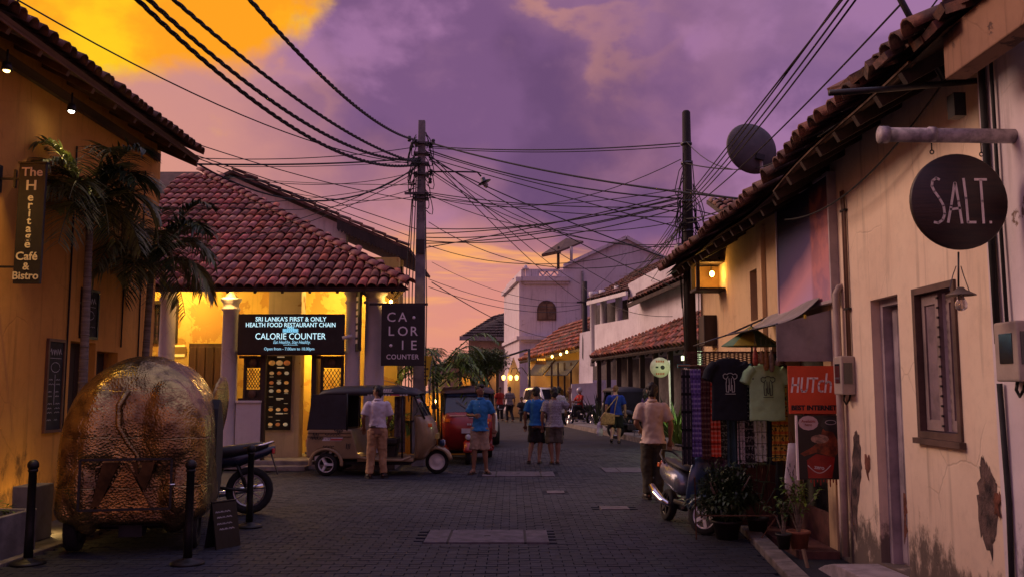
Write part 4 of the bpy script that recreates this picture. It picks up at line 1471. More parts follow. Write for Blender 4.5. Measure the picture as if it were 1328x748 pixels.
flake([(1172, 640), (1175, 650), (1176, 690), (1172, 700)], RX, BRICKY)
# meter boxes
METER = pm('meter_beige', (.40, .33, .28), .55, var=.15)
def meter(label, y, z0, z1, w, x=RX):
    t = wthing('meter_box', label, 'meter', (x, y, z0), 'electric meters on the cream wall')
    MB().bb((x - .13, y - w / 2, z0), (x, y + w / 2, z1)).build('case', METER, t, bev=.012)
    h = z1 - z0
    MB().bb((x - .13 + .02, y - w / 2 - .006, z0 + h * .28), (x - .03, y - w / 2 + .002, z0 + h * .82)).build('window', GLASS_DK, t)
    MB().bb((x - .135, y - w * .3, z0 + h * .3), (x - .128, y + w * .25, z0 + h * .8)).build('window', GLASS_DK, t)
    MB().tube([(x - .07, y, z0), (x - .08, y, z0 - .05), (x - .05, y + .02, z0 - .09), (x - .02, y + .03, z0 - .05), (x, y + .03, z0 + .02)], .010, 6).build('cable', BLACK, t)
meter('small beige electric meter box beside the downpipe', 8.62, 1.56, 1.92, .22)
meter('larger beige electric meter box on the white pilaster', 5.50, 1.66, 2.02, .26, RX - .09)

# the SALT sign: pipe bracket, disc, pendant lamp
ss_ = wthing('hanging_sign', 'round dark wooden sign reading SALT hung from a white pipe', 'sign', (2.7, 5.5, 2.4))
pc = at(1243, 262, 5.5)
r_ = 64 / FPX * 5.5
D1 = Matrix(((1, 0, 0), (0, 0, -1), (0, 1, 0)))
DISC = pm('sign_wood', (.035, .016, .010), .45, var=.5, scale=4, col2=(.012, .007, .006), stretch=(.6, 1, 7), bump=.15, bscale=20)
MB().lathe([(0, .018), (r_ - .006, .018), (r_, .010), (r_, -.010), (r_ - .006, -.018), (0, -.018)], pc, 48, D1).build('disc', DISC, ss_)
px0, px1 = at(1141, 175, 5.5), at(1335, 177, 5.5)
PIPE = pm('white_pipe', (.46, .40, .42), .6, var=.4, scale=12)
m_ = MB(); m_.tube([px0, (RX - .08, 5.5, px0.z - .01)], .045, 14); m_.tube([px0 - Vector((.004, 0, 0)), px0 + Vector((.05, 0, 0))], .053, 14)
m_.tube([px0 + Vector((.30, 0, 0)), px0 + Vector((.34, 0, 0))], .049, 14)
m_.build('pipe_bracket', PIPE, ss_)
m_ = MB()
for px in (1208, 1272):
    p = at(px, 186, 5.5); q = at(px, 200 if px < 1240 else 203, 5.5)
    m_.tube([(p.x, 5.5, p.z), (p.x, 5.5, q.z + .02)], .004, 6)
    m_.lathe([(.012, -.003), (.016, 0), (.012, .003), (.008, 0), (.012, -.003)], (p.x, 5.5, q.z + .012), 10, D1)
m_.build('hook', BLACK, ss_)
SALTL = pm('salt_letter', (.88, .78, .68), .5, var=.2)
k = 5.5 / FPX
def sl_pt(pts): return [((x - 1243) * k, (262 - y) * k) for x, y in pts]
m_ = MB()
O_ = (pc.x, 5.5 - .0185, pc.z)
for st in ([(1217, 233), (1213, 231), (1208, 235), (1207, 242), (1210, 249), (1216, 258), (1221, 268), (1222, 279), (1219, 287), (1213, 291), (1208, 290)],
           [(1226, 290), (1231, 268), (1237, 238), (1238, 238), (1241, 262), (1244, 291)], [(1230, 273), (1243, 271)],
           [(1249, 232), (1251, 258), (1252, 290), (1262, 290)], [(1264, 233), (1279, 233)], [(1271.5, 234), (1272, 262), (1272.5, 291)], [(1281, 290), (1282.5, 290)]):
    m_.ribbon(sl_pt(st), 3.2 * k, O_, (1, 0, 0), (0, 0, 1), .003)
m_.build('lettering', SALTL, ss_)
pd = wthing('pendant_lamp', 'small unlit pendant lamp with tin shade below the round sign', 'lamp', at(1243, 405, 5.5))
q0, q1 = at(1243, 327, 5.5), at(1243, 372, 5.5)
MB().cyl(q0, q1, .006, 8).build('stem', BLACK, pd)
m_ = MB(); m_.tube([at(1246, 345, 5.5), at(1250, 358, 5.5), at(1258, 380, 5.5)], .003, 5); m_.tube([at(1240, 345, 5.49), at(1236, 356, 5.5), at(1231, 376, 5.5)], .003, 5)
m_.build('chain', STEEL_DK, pd)
zc = at(0, 383, 5.5).z
MB().lathe([(.018, .05), (.03, .035), (.085, .005), (.09, 0), (.083, .001), (.028, .028), (.015, .04)], (q0.x, 5.5, zc), 18).build('shade', pm('tin_shade', (.22, .17, .13), .5, .4, var=.3), pd)
MB().lathe([(.016, .02), (.018, -.01), (.036, -.05), (.032, -.078), (.015, -.092), (0, -.094)], (q0.x, 5.5, zc), 14).build('bulb', pm('clear_bulb', (.7, .6, .5), .08, var=.05, trans=.7), pd)

# roof clutter: dish, mast, pipes
sd = wthing('satellite_dish', 'grey satellite dish on the old tiled roof', 'satellite dish', at(988, 236, 11.5))
dc = at(976, 192, 11.5)
rr = 36 / FPX * 11.5
Md = Matrix.Rotation(R(12), 3, 'Z') @ Matrix.Rotation(R(82), 3, 'X')
MB().lathe([(0, .06), (rr * .4, .05), (rr * .75, .02), (rr * .97, -.012), (rr, -.03), (rr * .985, -.03), (rr * .74, .008), (rr * .4, .038), (0, .048)], dc, 40, Md).build('reflector', pm('dish_grey', (.07, .055, .06), .6, var=.3, scale=3), sd)
base = at(990, 245, 11.5)
MB().tube([base + Vector((.02, 0, -.2)), base + Vector((0, -.02, .06)), dc + Vector((.09, -.03, -.18))], [.03, .028, .026], 8).build('mast', pm('pipe_beige', (.42, .32, .29)), sd)
MB().box(dc + Vector((.07, -.07, -.14)), (.11, .06, .07), (0, .2, .2)).build('bracket', BLACK, sd)
mt = wthing('roof_pole', 'dark steel pole slanting up from the roof edge', 'pole', at(1222, 105, 6.0))
MB().tube([at(1150, -40, 6.0), at(1168, 0, 6.0), at(1224, 104, 6.0)], .022, 10).build('pole', BLACK, mt)
hp = wthing('roof_pipe', 'black pipe jutting out level below the roof edge', 'pipe', at(1290, 104, 6.0))
MB().tube([at(1075, 121, 6.0), at(1150, 116, 6.0), at(1290, 103, 6.0)], .021, 10).build('pipe', BLACK, hp)
MB().bb((RX - .2, 6.0, at(0, 150, 6.0).z), (RX - .12, 6.1, at(0, 120, 6.0).z)).build('fitting', BLACK, hp)

# ================================================================== ochre shop behind the stall
SHOPW = plaster('shop_yellow', (.58, .42, .24), (.52, .35, .20), (.36, .26, .18), 1.0, .70, streak=.4)
shop = wthing('shop_house', 'yellow ochre shop with old tiled eave behind the clothes stall', 'building', (4, 12.3, 0))
sy0, sy1 = onx(988, 380, 3.25).y, onx(973, 380, 3.25).y
m_ = MB()
def ez2(y): return 3.62 - (y - 9.1) * .004 + .02 * math.sin(y * 2.3)
holed(m_, 9.11, 15.6, -.3, 3.95, [(sy0, sy1, 2.52, 3.2), (9.5, 11.4, .05, 2.2)], lambda a, b, c, d: m_.bb((3.25, a, c), (3.6, b, d)))
m_.build('wall', SHOPW, shop)
MB().bb((3.6, 9.4, 0), (3.64, 11.5, 2.3)).build('shop_interior', pm('interior_dark', (.05, .045, .03), .8, var=.4), shop)
MB().bb((3.40, sy0, 2.52), (3.44, sy1, 3.2)).build('window', GLASS_DK, shop)
for py0 in (11.55, 9.13):
    MB().bb((3.19, py0, -.3), (3.248, py0 + .22, 3.7)).build('pilaster', SHOPW, shop)
MB().bb((3.205, 9.36, .0), (3.246, 11.54, .36)).build('plinth', PLAT, shop)
rs2 = roof_strip(shop, 9.11, 15.7, ez2, 2.66, 2.4, 14)
old_eave(rs2, 9.12, 15.7, ez2, 2.66, 3)
for i in range(14):
    y = 9.3 + i * .46
    MB().bar((2.72, y, ez2(y) - .09), (3.5, y, ez2(y) - .09 + .78 * .55), .06, .09).build('rafter', WOOD_DK, rs2)
# billboard: printed figure, with diagonal shade and reflected sky painted into the colour
bb_ = wthing('billboard', 'tall sunset-coloured glossy poster panel on the ochre shop wall', 'billboard', (3.25, 10, 2.4))
y0, y1 = onx(1077, 330, 3.13).y, onx(1009, 330, 3.13).y
z0, z1 = onx(1043, 398, 3.13).z, onx(1043, 262, 3.13).z + .12
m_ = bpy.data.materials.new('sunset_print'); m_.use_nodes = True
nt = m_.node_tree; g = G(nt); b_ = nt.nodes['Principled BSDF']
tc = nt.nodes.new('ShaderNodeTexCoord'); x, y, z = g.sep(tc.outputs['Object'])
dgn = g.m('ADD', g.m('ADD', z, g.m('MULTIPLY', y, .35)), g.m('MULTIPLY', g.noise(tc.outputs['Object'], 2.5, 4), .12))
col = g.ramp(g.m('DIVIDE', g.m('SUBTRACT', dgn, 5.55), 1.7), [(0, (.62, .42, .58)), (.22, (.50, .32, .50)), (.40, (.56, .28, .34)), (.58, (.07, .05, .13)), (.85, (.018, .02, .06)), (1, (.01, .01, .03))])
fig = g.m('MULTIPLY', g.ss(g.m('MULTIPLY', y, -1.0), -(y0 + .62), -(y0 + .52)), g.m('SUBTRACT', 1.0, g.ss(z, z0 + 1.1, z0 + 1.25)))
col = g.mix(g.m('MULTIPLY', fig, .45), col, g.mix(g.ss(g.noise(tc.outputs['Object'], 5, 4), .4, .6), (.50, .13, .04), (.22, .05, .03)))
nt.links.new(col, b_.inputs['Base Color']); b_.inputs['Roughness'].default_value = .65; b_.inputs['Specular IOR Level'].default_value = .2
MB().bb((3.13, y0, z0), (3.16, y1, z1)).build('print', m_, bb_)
f = MB()
for q in ((y0 - .03, y0, z0 - .03, z1 + .03), (y1, y1 + .03, z0 - .03, z1 + .03), (y0, y1, z0 - .03, z0), (y0, y1, z1, z1 + .03)): f.bb((3.115, q[0], q[2]), (3.2, q[1], q[3]))
f.build('frame', pm('bill_frame', (.45, .38, .40), .5), bb_)
# awning of the stall
TARP = pm('grey_tarp', (.30, .27, .28), .7, var=.25, scale=3, bump=.15, bscale=15)
aw = wthing('awning', 'grey sheet awning with a hanging end panel over the clothes stall', 'awning', (3, 10, 2.2))
m_ = MB()
Wn, Wf = Vector((3.11, 9.14, 2.53)), Vector((3.19, 11.4, 2.5))
On, Of = at(1008, 420, 9.14), at(943, 434, 11.0)
m_.grid(lambda u, v: Wn.lerp(Wf, u).lerp(On.lerp(Of, u), v) + Vector((0, 0, -.05 * math.sin(PI * v) + .012 * math.sin(9 * u))), 10, 6)
m_.grid(lambda u, v: Wn.lerp(Wf, 1 - u).lerp(On.lerp(Of, 1 - u), v) + Vector((0, 0, -.008 - .05 * math.sin(PI * v) + .012 * math.sin(9 * (1 - u)))), 10, 6)
m_.build('sheet', TARP, aw)
a, b = at(1008, 468, 9.12), at(1083, 400, 9.12)
m_ = MB(); m_.prism([(0, 0), (b.x - a.x, .0), (b.x - a.x, b.z - a.z), (0, b.z - a.z - .16)], (a.x, 9.12, a.z), (1, 0, 0), (0, 0, 1), -.015)
m_.build('end_panel', TARP, aw)
m_ = MB(); m_.tube([On, Of], .012, 6); m_.tube([Of, Of + Vector((-.35, .3, -.12))], .010, 6); m_.tube([Wf, Of], .012, 6)
m_.build('frame', STEEL_DK, aw)
MB().bb((a.x + .28, 9.10, b.z - .10), (a.x + .30, 9.118, b.z - .06)).build('clip', pm('clip_yellow', (.7, .5, .05), .5), aw)
# lantern box under the far end of the eave
lt = wthing('lantern', 'wooden framed lantern glowing orange under the far eave', 'lantern', at(925, 375, 14.0))
lc = at(920, 359, 14.0)
hx, hz = .22, .20
m_ = MB()
for sx_ in (-1, 1):
    for sy_ in (-1, 1): m_.bb((lc.x + sx_ * hx - .025, 14 + sy_ * .2 - .025, lc.z - hz), (lc.x + sx_ * hx + .025, 14 + sy_ * .2 + .025, lc.z + hz))
for z in (lc.z - hz - .03, lc.z + hz):
    m_.bb((lc.x - hx - .04, 13.76, z), (lc.x + hx + .04, 14.24, z + .04))
m_.build('frame', WOOD_DK, lt)
MB().bb((lc.x - hx + .03, 14.17, lc.z - hz + .02), (lc.x + hx - .03, 14.18, lc.z + hz - .02)).build('back_panel', pm('lantern_back', (.30, .16, .05), .7), lt)
MB().ell((lc.x + .03, 13.95, lc.z + .04), (.035, .035, .045)).build('bulb', glow('lantern_bulb', (1, .55, .12), 35), lt)
MB().cyl((lc.x + .03, 14, lc.z + .04), (lc.x + .03, 14, lc.z + hz), .008, 6).build('cord', BLACK, lt)
MB().tube([(lc.x + .3, 14, lc.z + .1), (lc.x + .15, 14, lc.z + .3), (3.25, 14, lc.z + .25)], .012, 6).build('bracket', BLACK, lt)
lamp('lantern_light', lt, (lc.x + .03, 13.86, lc.z + .03), 8, (1, .5, .1), .04)
sitem('shutter_box', 'dark wooden louvred box on the wall below the lantern', 'cabinet', MB().bb((-.16, -.2, 0), (.16, .2, .48)), WOOD_DK, loc=at(923, 448, 14.6), bev=.01)

# ------------------------------------------------------------------ clothes stall
SY = 10.45
def sarong(px0, px1, py0, py1, label, mat, folds=3, amp=.018, dy=0.0, Y=None):
    Y = (Y or SY) + dy
    a, b = at(px0, py1, Y), at(px1, py0, Y)
    w, h = b.x - a.x, b.z - a.z
    m_ = MB()
    ph = random.uniform(0, 6)
    def fn(u, v, o=0.0):
        s_ = math.sin(u * folds * 2 * PI + ph + .5 * math.sin(v * 3)) * amp * (.4 + .6 * v)
        return Vector(((u - .5) * w * (1 + .06 * math.sin(v * 4 + ph)), s_ + o, h * (1 - v) + (.006 * math.sin(u * 9 + ph) if v == 1 else 0)))
    m_.grid(lambda u, v: fn(u, v), 14, 14)
    m_.grid(lambda u, v: fn(1 - u, v, .006), 14, 14)
    t = wthing('hanging_cloth', label, 'cloth', Vector(((a.x + b.x) / 2, Y, a.z)), 'printed cloths hanging on the stall rail')
    o = m_.build('cloth', mat, None); o.parent = t
    m2 = MB()
    m2.tube([(-w * .2, .003, h - .004), (0, .003, h + .03), (w * .2, .003, h - .004)], .004, 5)
    o = m2.build('clip', BLACK, None); o.parent = t


random.seed(77)
sarong(885, 898, 479, 602, 'black and white checked cloth, first on the stall rail beside the wooden pole', plaid('check_black', (.025, .025, .03), (.30, .27, .30), (.04, .04, .045), 22, 16))
sarong(898, 910, 478, 592, 'purple and blue plaid cloth on the stall rail', plaid('plaid_purple', (.26, .16, .52), (.08, .05, .20), (.45, .40, .60), 24, 18))
sarong(910, 921, 477, 595, 'dark brown and maroon plaid cloth on the stall rail', plaid('plaid_brown', (.17, .05, .045), (.05, .022, .02), (.24, .14, .10), 26, 17))
sarong(921, 932, 480, 592, 'bright red plaid cloth beside the navy T-shirt', plaid('plaid_red', (.66, .07, .03), (.34, .03, .025), (.7, .36, .24), 25, 20))
sarong(932, 944, 476, 593, 'black and pale green printed cloth behind the navy T-shirt', plaid('print_green', (.04, .05, .035), (.30, .34, .24), (.05, .06, .04), 42, 36, 1), dy=.03)
sarong(944, 957, 476, 608, 'long plain dark teal cloth behind the navy T-shirt', pm('cloth_teal', (.03, .07, .085), .9, var=.3), 2, .025, dy=.02)
sarong(957, 967, 476, 601, 'white and grey patterned cloth behind the navy T-shirt', plaid('print_white', (.62, .60, .57), (.12, .12, .11), (.5, .48, .45), 46, 40, 1), dy=.03)
sarong(967, 978, 476, 606, 'black cloth with fine white print between the two T-shirts', plaid('print_black', (.018, .018, .02), (.30, .28, .26), (.03, .03, .03), 50, 30, 1))
sarong(978, 993, 480, 598, 'pale sage cloth with small dark motifs between the two T-shirts', plaid('print_sage', (.58, .64, .53), (.18, .20, .16), (.5, .56, .45), 34, 22, 1))
sarong(993, 1002, 480, 602, 'narrow dark navy cloth behind the green T-shirt', pm('cloth_navy', (.015, .02, .035), .9, var=.3), 2, dy=.03)
sarong(1002, 1020, 480, 597, 'yellow, black and orange elephant-print cloth at the right end of the rail', plaid('print_yellow', (.66, .47, .08), (.04, .04, .03), (.6, .16, .04), 36, 26, 1), dy=.01)


def tshirt(pxc, py0, py1, Y, label, mat, line, seed):
    a, b = at(pxc, py1, Y), at(pxc, py0, Y)
    h = b.z - a.z
    t = wthing('t_shirt', label, 't-shirt', Vector((a.x, Y, a.z)), 'elephant T-shirts hanging on the stall')
    m_ = MB()
    m_.rings([(0, 0, 0, .205, .026), (0, 0, h * .3, .20, .028), (0, 0, h * .6, .20, .03), (0, 0, h * .82, .205, .03), (0, 0, h * .93, .16, .026), (0, 0, h * .985, .075, .02)], 24)
    for s_ in (-1, 1):
        m_.tube([(s_ * .15, 0, h * .90), (s_ * .215, 0, h * .80), (s_ * .262, 0, h * .64)], [.05, .055, .058], 12)
    me = voxel(m_, .011, 2, .5, .012, 7)
    for v in me.vertices:
        if v.co.y > .0: v.co.y *= .6
    o = link('shirt', me, mat, None); o.parent = t
    d = MB()
    k = .0034
    O, U, V = (0, -.047, h * .60), (1, 0, 0), (0, 0, 1)
    def st(p, w=.0075): d.ribbon([(x * k, y * k) for x, y in p], w, O, U, V, .004)
    # a front-on elephant in outline: head, ears, trunk, legs
    st([(-9, 26), (-6, 30), (0, 31), (6, 30), (9, 26)])
    for s_ in (-1, 1):
        st([(s_ * 9, 26), (s_ * 17, 29), (s_ * 23, 24), (s_ * 22, 16), (s_ * 15, 11), (s_ * 9, 16), (s_ * 7, 20)])
        st([(s_ * 12, 11), (s_ * 14, -4), (s_ * 13, -30), (s_ * 6, -31), (s_ * 6, -8)])
        st([(s_ * 4, 14), (s_ * 3.2, -4), (s_ * 2.6, -22), (s_ * .8, -26)])
    st([(-16, -37), (16, -37)], .007)
    o = d.build('elephant_print', line, None); o.parent = t
    m2 = MB()
    m2.tube([(-.10, .0, h * .955), (0, 0, h * 1.0), (.10, 0, h * .955)], .007, 6)
    m2.tube([(0, 0, h), (0, 0, h + .04), (.018, 0, h + .058), (.0, 0, h + .072)], .004, 6)
    o = m2.build('hanger', BLACK, None); o.parent = t


PRW = pm('print_line', (.5, .55, .48), .8, var=.1)
tshirt(947, 463, 545, 10.25, 'navy T-shirt with white elephant outline hanging on the stall', pm('tee_navy', (.010, .014, .020), .95, var=.25, scale=5), PRW, 1)
tshirt(996, 470, 545, 10.22, 'sage green T-shirt with dark elephant outline hanging on the stall', pm('tee_sage', (.42, .70, .34), .95, var=.15, scale=5), pm('print_dark', (.05, .07, .045), .8), 2)
sarong(915, 938, 560, 632, 'short dark striped cloth low behind the potted shrub', plaid('plaid_dusk', (.10, .06, .10), (.03, .02, .035), (.16, .10, .12), 22, 15), dy=.10)
sarong(938, 962, 572, 636, 'grey batik cloth low behind the potted shrub', plaid('print_dusk', (.10, .10, .11), (.25, .23, .22), (.05, .05, .06), 38, 30, 1), dy=.10)
ct = wthing('stall_counter', 'dark red wooden counter behind the hanging clothes', 'counter', (2.85, 11.0, .05))  # box added as a dark backing for the gap below the clothes
MB().bb((2.45, 10.72, .05), (3.18, 11.3, .82)).build('cabinet', PLAT, ct, bev=.01)  # body of the added dark backing
MB().bb((2.42, 10.69, .822), (3.19, 11.33, .86)).build('top', WOOD_DK, ct)
for i in range(3): MB().bb((2.48 + .235 * i, 10.70, .12), (2.48 + .235 * i + .21, 10.718, .76)).build('panel', PLAT, ct)
# rail, posts and trellis
rk = wthing('clothes_rail', 'steel rail with diamond trellis carrying the clothes', 'clothes rail', (2.6, SY, 0))
zr = at(0, 474, SY).z
xa, xb = at(880, 470, SY).x, at(1021, 470, SY).x
m_ = MB(); m_.tube([(xa, SY + .03, zr), (xb, SY + .03, zr)], .012, 8); m_.build('rail', RUST, rk)
for x in (xb - .13,): MB().cyl((x, SY + .06, 0), (x, SY + .06, zr + .14), .018, 8).build('post', pm('post_green', (.03, .04, .04), .6), rk)
MB().bb((xb - .14, SY + .1, .05), (xb - .06, SY + .14, 2.0)).build('batten', pm('post_green', (.03, .04, .04)), rk)
m_ = MB()
tx0, tx1, tz0, tz1 = xa + .12, xb + .02, zr - .02, zr + .16
n = 12
for i in range(-n, 2 * n):
    for sg in (1, -1):
        pts = []
        for q in range(61):
            zc = tz0 + (tz1 - tz0) * q / 60
            xc = tx0 + (tx1 - tx0) * i / n + (q / 60) * (tx1 - tx0) * .75 * sg
            if tx0 <= xc <= tx1: pts.append((xc, zc))
        if len(pts) > 2: m_.bar((pts[0][0], SY + .12 + .006 * sg, pts[0][1]), (pts[-1][0], SY + .12 + .006 * sg, pts[-1][1]), .010, .010)
m_.bar((tx0, SY + .12, tz1), (tx1, SY + .12, tz1), .02); m_.bar((tx0, SY + .12, tz0), (tx1, SY + .12, tz0), .02)
m_.build('trellis', RUST, rk)
m_ = MB()
for i in range(5):
    for sg in (0, 1): m_.bar((xb - .33 + .08 * i, SY + .12 + .01 * sg, .25 if sg else .95), (xb - .25 + .08 * i if sg else xb - .25 + .08 * i, SY + .12 + .01 * sg, .95 if sg else .25), .009, .009)
m_.build('trellis', RUST, rk)
m_ = MB(); m_.bb((xa, SY + .05, zr - .02), (xa + .14, SY + .09, zr + .02)); m_.bb((xb - .6, SY + .05, zr - .01), (xb - .4, SY + .09, zr + .03)); m_.build('turquoise_hook', pm('turq', (.02, .28, .32), .5), rk)
# green parasol folded under the awning, small hanging goods
pz = wthing('parasol', 'green and yellow parasol half hidden under the awning', 'parasol', (2.7, 10.6, 1.9))
a = at(975, 448, 10.75)
m_ = MB(); n = 8
for i in range(n):
    a0, a1 = 2 * PI * i / n, 2 * PI * (i + 1) / n
    m_.mi = i % 2
    c_ = a + Vector((0, 0, .24))
    e0, e1 = a + Vector((.36 * math.cos(a0), .22 * math.sin(a0), 0)), a + Vector((.36 * math.cos(a1), .22 * math.sin(a1), 0))
    m_.add([c_, e0, e1, c_ - Vector((0, 0, .01)), e0 - Vector((0, 0, .01)), e1 - Vector((0, 0, .01))], [(0, 1, 2), (5, 4, 3), (1, 4, 5, 2)])
m_.build('canopy', [pm('par_green', (.10, .20, .10), .7), pm('par_yellow', (.45, .36, .04), .7)], pz)
MB().cyl(a + Vector((0, 0, .26)), a + Vector((0, 0, -.3)), .012, 8).build('shaft', STEEL_DK, pz)
GOODS = [((.42, .08, .04), 'red'), ((.45, .26, .10), 'tan'), ((.40, .20, .06), 'copper'), ((.35, .30, .20), 'straw'), ((.5, .38, .28), 'pale')]
for i, (px, py0, py1) in enumerate(((980, 444, 474), (988, 450, 472), (994, 447, 480), (1001, 446, 482), (1009, 462, 474))):
    c_, nm = GOODS[i]
    a, b = at(px, py1, 10.1), at(px, py0, 10.1)
    t = wthing('hanging_bag', '%s drawstring bag hanging under the awning' % nm, 'bag', a, 'small bags hanging under the awning')
    h = b.z - a.z
    MB().rings([(a.x, 10.1, a.z, .018, .015), (a.x, 10.1, a.z + h * .15, .034, .025), (a.x, 10.1, a.z + h * .55, .028, .02), (a.x, 10.1, a.z + h * .72, .012, .012), (a.x, 10.1, a.z + h * .8, .02, .016)], 10).build('pouch', pm('bag_' + nm, c_, .5, var=.35, scale=25), t)
    MB().tube([(a.x - .01, 10.1, a.z + h * .74), (a.x, 10.1, b.z + .12), (a.x + .012, 10.1, a.z + h * .74)], .003, 5).build('string', BLACK, t)
# white cloth bag with grey tree print
a, b = at(1019, 640, 9.85), at(1035, 574, 9.85)
t = wthing('cloth_bag', 'white cotton bag with grey tree print hanging below the red sign', 'bag', ((a.x + b.x) / 2, 9.85, a.z))
cxb = (a.x + b.x) / 2; h = b.z - a.z
m_ = MB(); m_.rings([(cxb, 9.85, a.z, .078, .012), (cxb, 9.85, a.z + h * .3, .082, .022), (cxb + .01, 9.85, a.z + h * .75, .06, .02), (cxb + .015, 9.85, b.z, .045, .012)], 20)
m_.build('bag', pm('bag_white', (.75, .72, .73), .9, var=.15), t)
m_ = MB(); random.seed(3)
for i in range(16):
    x = random.uniform(-.05, .05); z = random.uniform(.04, h * .55)
    m_.ribbon([(x, z), (x + random.uniform(-.012, .012), z + .03)], .006, (cxb, 9.826, a.z), (1, 0, 0), (0, 0, 1), .003)
m_.ribbon([(0, .01), (0, h * .45)], .006, (cxb, 9.826, a.z), (1, 0, 0), (0, 0, 1), .003)
m_.build('tree_print', pm('print_grey', (.12, .11, .13), .8), t)
MB().tube([(cxb - .02, 9.85, b.z), (cxb, 9.85, b.z + .12), (cxb + .03, 9.85, b.z)], .005, 6).build('handle', pm('handle_red', (.3, .06, .03), .8), t)

# red sign and drink poster
red = wthing('shop_sign', 'orange-red sign with HUTCH and BEST INTERNET lettering', 'sign', at(1054, 537, 9.0))
a, b = at(1023, 536, 9.0), at(1085, 474, 9.0)
MB().bb((a.x, 8.985, a.z), (b.x, 9.0, b.z)).build('panel', pm('sign_red', (.66, .075, .02), .55, var=.12, scale=3), red, bev=.002)
w, h = b.x - a.x, b.z - a.z
m_ = MB()
O, U, V = (a.x + w * .04, 8.985, a.z + h * .45), (1, 0, .0), (.12, 0, 1)
q = w * .0116
def hs_(p, wd=.0175): m_.ribbon([(x * q, y * q) for x, y in p], wd, O, U, V, .004)
hs_([(2, 0), (2, 25)]); hs_([(2, 12.5), (12, 12.5)]); hs_([(12, 0), (12, 25)])
hs_([(18, 25), (18, 5), (20, 1), (26, 1), (28, 5), (28, 25)])
hs_([(31, 24), (45, 24)]); hs_([(38, 24), (38, 0)])
hs_([(56, 19), (53, 19.5), (49, 18), (47.5, 12), (49, 3), (53, 1), (56, 1.5)])
hs_([(60, 0), (60, 32)]); hs_([(60, 15), (64, 18.5), (68, 16.5), (69, 12), (69, 0)])
m_.build('lettering', pm('hutch_white', (.85, .78, .76), .5, var=.05), red)['kind'] = 'stuff'
text('BEST INTERNET', h * .135, BLACKM, red, ((a.x + b.x) / 2, 8.983, a.z + h * .12), (PI / 2, 0, 0), offset=.003)
po = wthing('poster', 'black and red cola drink poster below the red sign', 'poster', at(1063, 622, 8.95))
a, b = at(1036, 621, 8.95), at(1092, 538, 8.95)
w, h = b.x - a.x, b.z - a.z
MB().bb((a.x, 8.94, a.z), (b.x, 8.95, b.z)).build('sheet', pm('poster_black', (.016, .012, .014), .4, var=.3), po)
MB().bb((a.x - .02, 8.93, a.z - .005), (a.x - .001, 8.95, b.z)).build('edge_strip', pm('hutch_white', (.7, .58, .56)), po)
def flat(poly, m, nm, lift): MB().prism([(x * w, y * h) for x, y in poly], (a.x, 8.9395 - lift, a.z), (1, 0, 0), (0, 0, 1), .001).build(nm, m, po)
flat([(.55, .78), (.62, .83), (.72, .82), (.86, .62), (.93, .46), (.78, .34), (.40, .42), (.12, .36), (.04, .40), (.30, .50), (.46, .58)], pm('cola_amber', (.28, .055, .02), .3, var=.6, scale=14, col2=(.06, .012, .006)), 'glass_picture', .001)
flat([(.20, .02), (.72, .02), (.80, .34), (.40, .40), (.18, .30)], pm('cola_red', (.30, .015, .012), .35, var=.3, scale=6), 'label_picture', .002)
flat([(.50, .84), (.56, .95), (.76, .98), (.90, .92), (.93, .80), (.78, .74), (.60, .76)], pm('cap_black', (.028, .025, .028), .3), 'cap_picture', .003)
flat([(.48 + .2 * math.cos(i * .5236), .63 + .07 * math.sin(i * .5236)) for i in range(12)], pm('cola_foam', (.42, .26, .18), .5, var=.4, scale=25), 'foam_picture', .003)
flat([(.24 + .22 * math.cos(i * .5236) * 1.0, .88 + .115 * math.sin(i * .5236)) for i in range(12)], pm('poster_pink', (.55, .40, .40), .6), 'roundel', .002)
text('Available\nhere', h * .062, pm('cola_red', (.3, .015, .012)), po, (a.x + w * .24, 8.935, a.z + h * .88), (PI / 2, 0, 0), line=.9)
m_ = MB(); m_.ribbon([(w * (.2 + .5 * i / 10), h * (.22 - .12 * math.sin(PI * i / 10))) for i in range(11)], .008, (a.x, 8.937, a.z), (1, 0, 0), (0, 0, 1), .001)
m_.ribbon([(w * (.73 + .12 * math.cos(i * .6283)), h * (.89 + .035 * math.sin(i * .6283))) for i in range(10)], .005, (a.x, 8.935, a.z), (1, 0, 0), (0, 0, 1), .001, True)
m_.build('white_swoosh', pm('poster_white', (.6, .55, .55), .5), po)
text('zero', h * .085, pm('poster_white', (.6, .55, .55)), po, (a.x + w * .45, 8.936, a.z + h * .185), (PI / 2, R(8), 0), offset=.0015)
m_ = MB(); random.seed(8)
for i in range(9): m_.bb((a.x + w * (.25 + .07 * i), 8.945, a.z - random.uniform(.02, .07)), (a.x + w * (.25 + .07 * i) + .012, 8.949, a.z - .001))
m_.build('tattered_edge', pm('cola_red', (.3, .015, .012)), po)
sitem('wall_notice', 'strip of red and blue stickers between the red sign and the poster', 'notice', MB().bb((-.16, 0, 0), (.16, .01, .05)), pm('sticker_maroon', (.14, .03, .03), .6, var=.5, scale=20), loc=at(1063, 536, 9.06) - Vector((0, 0, .04)))

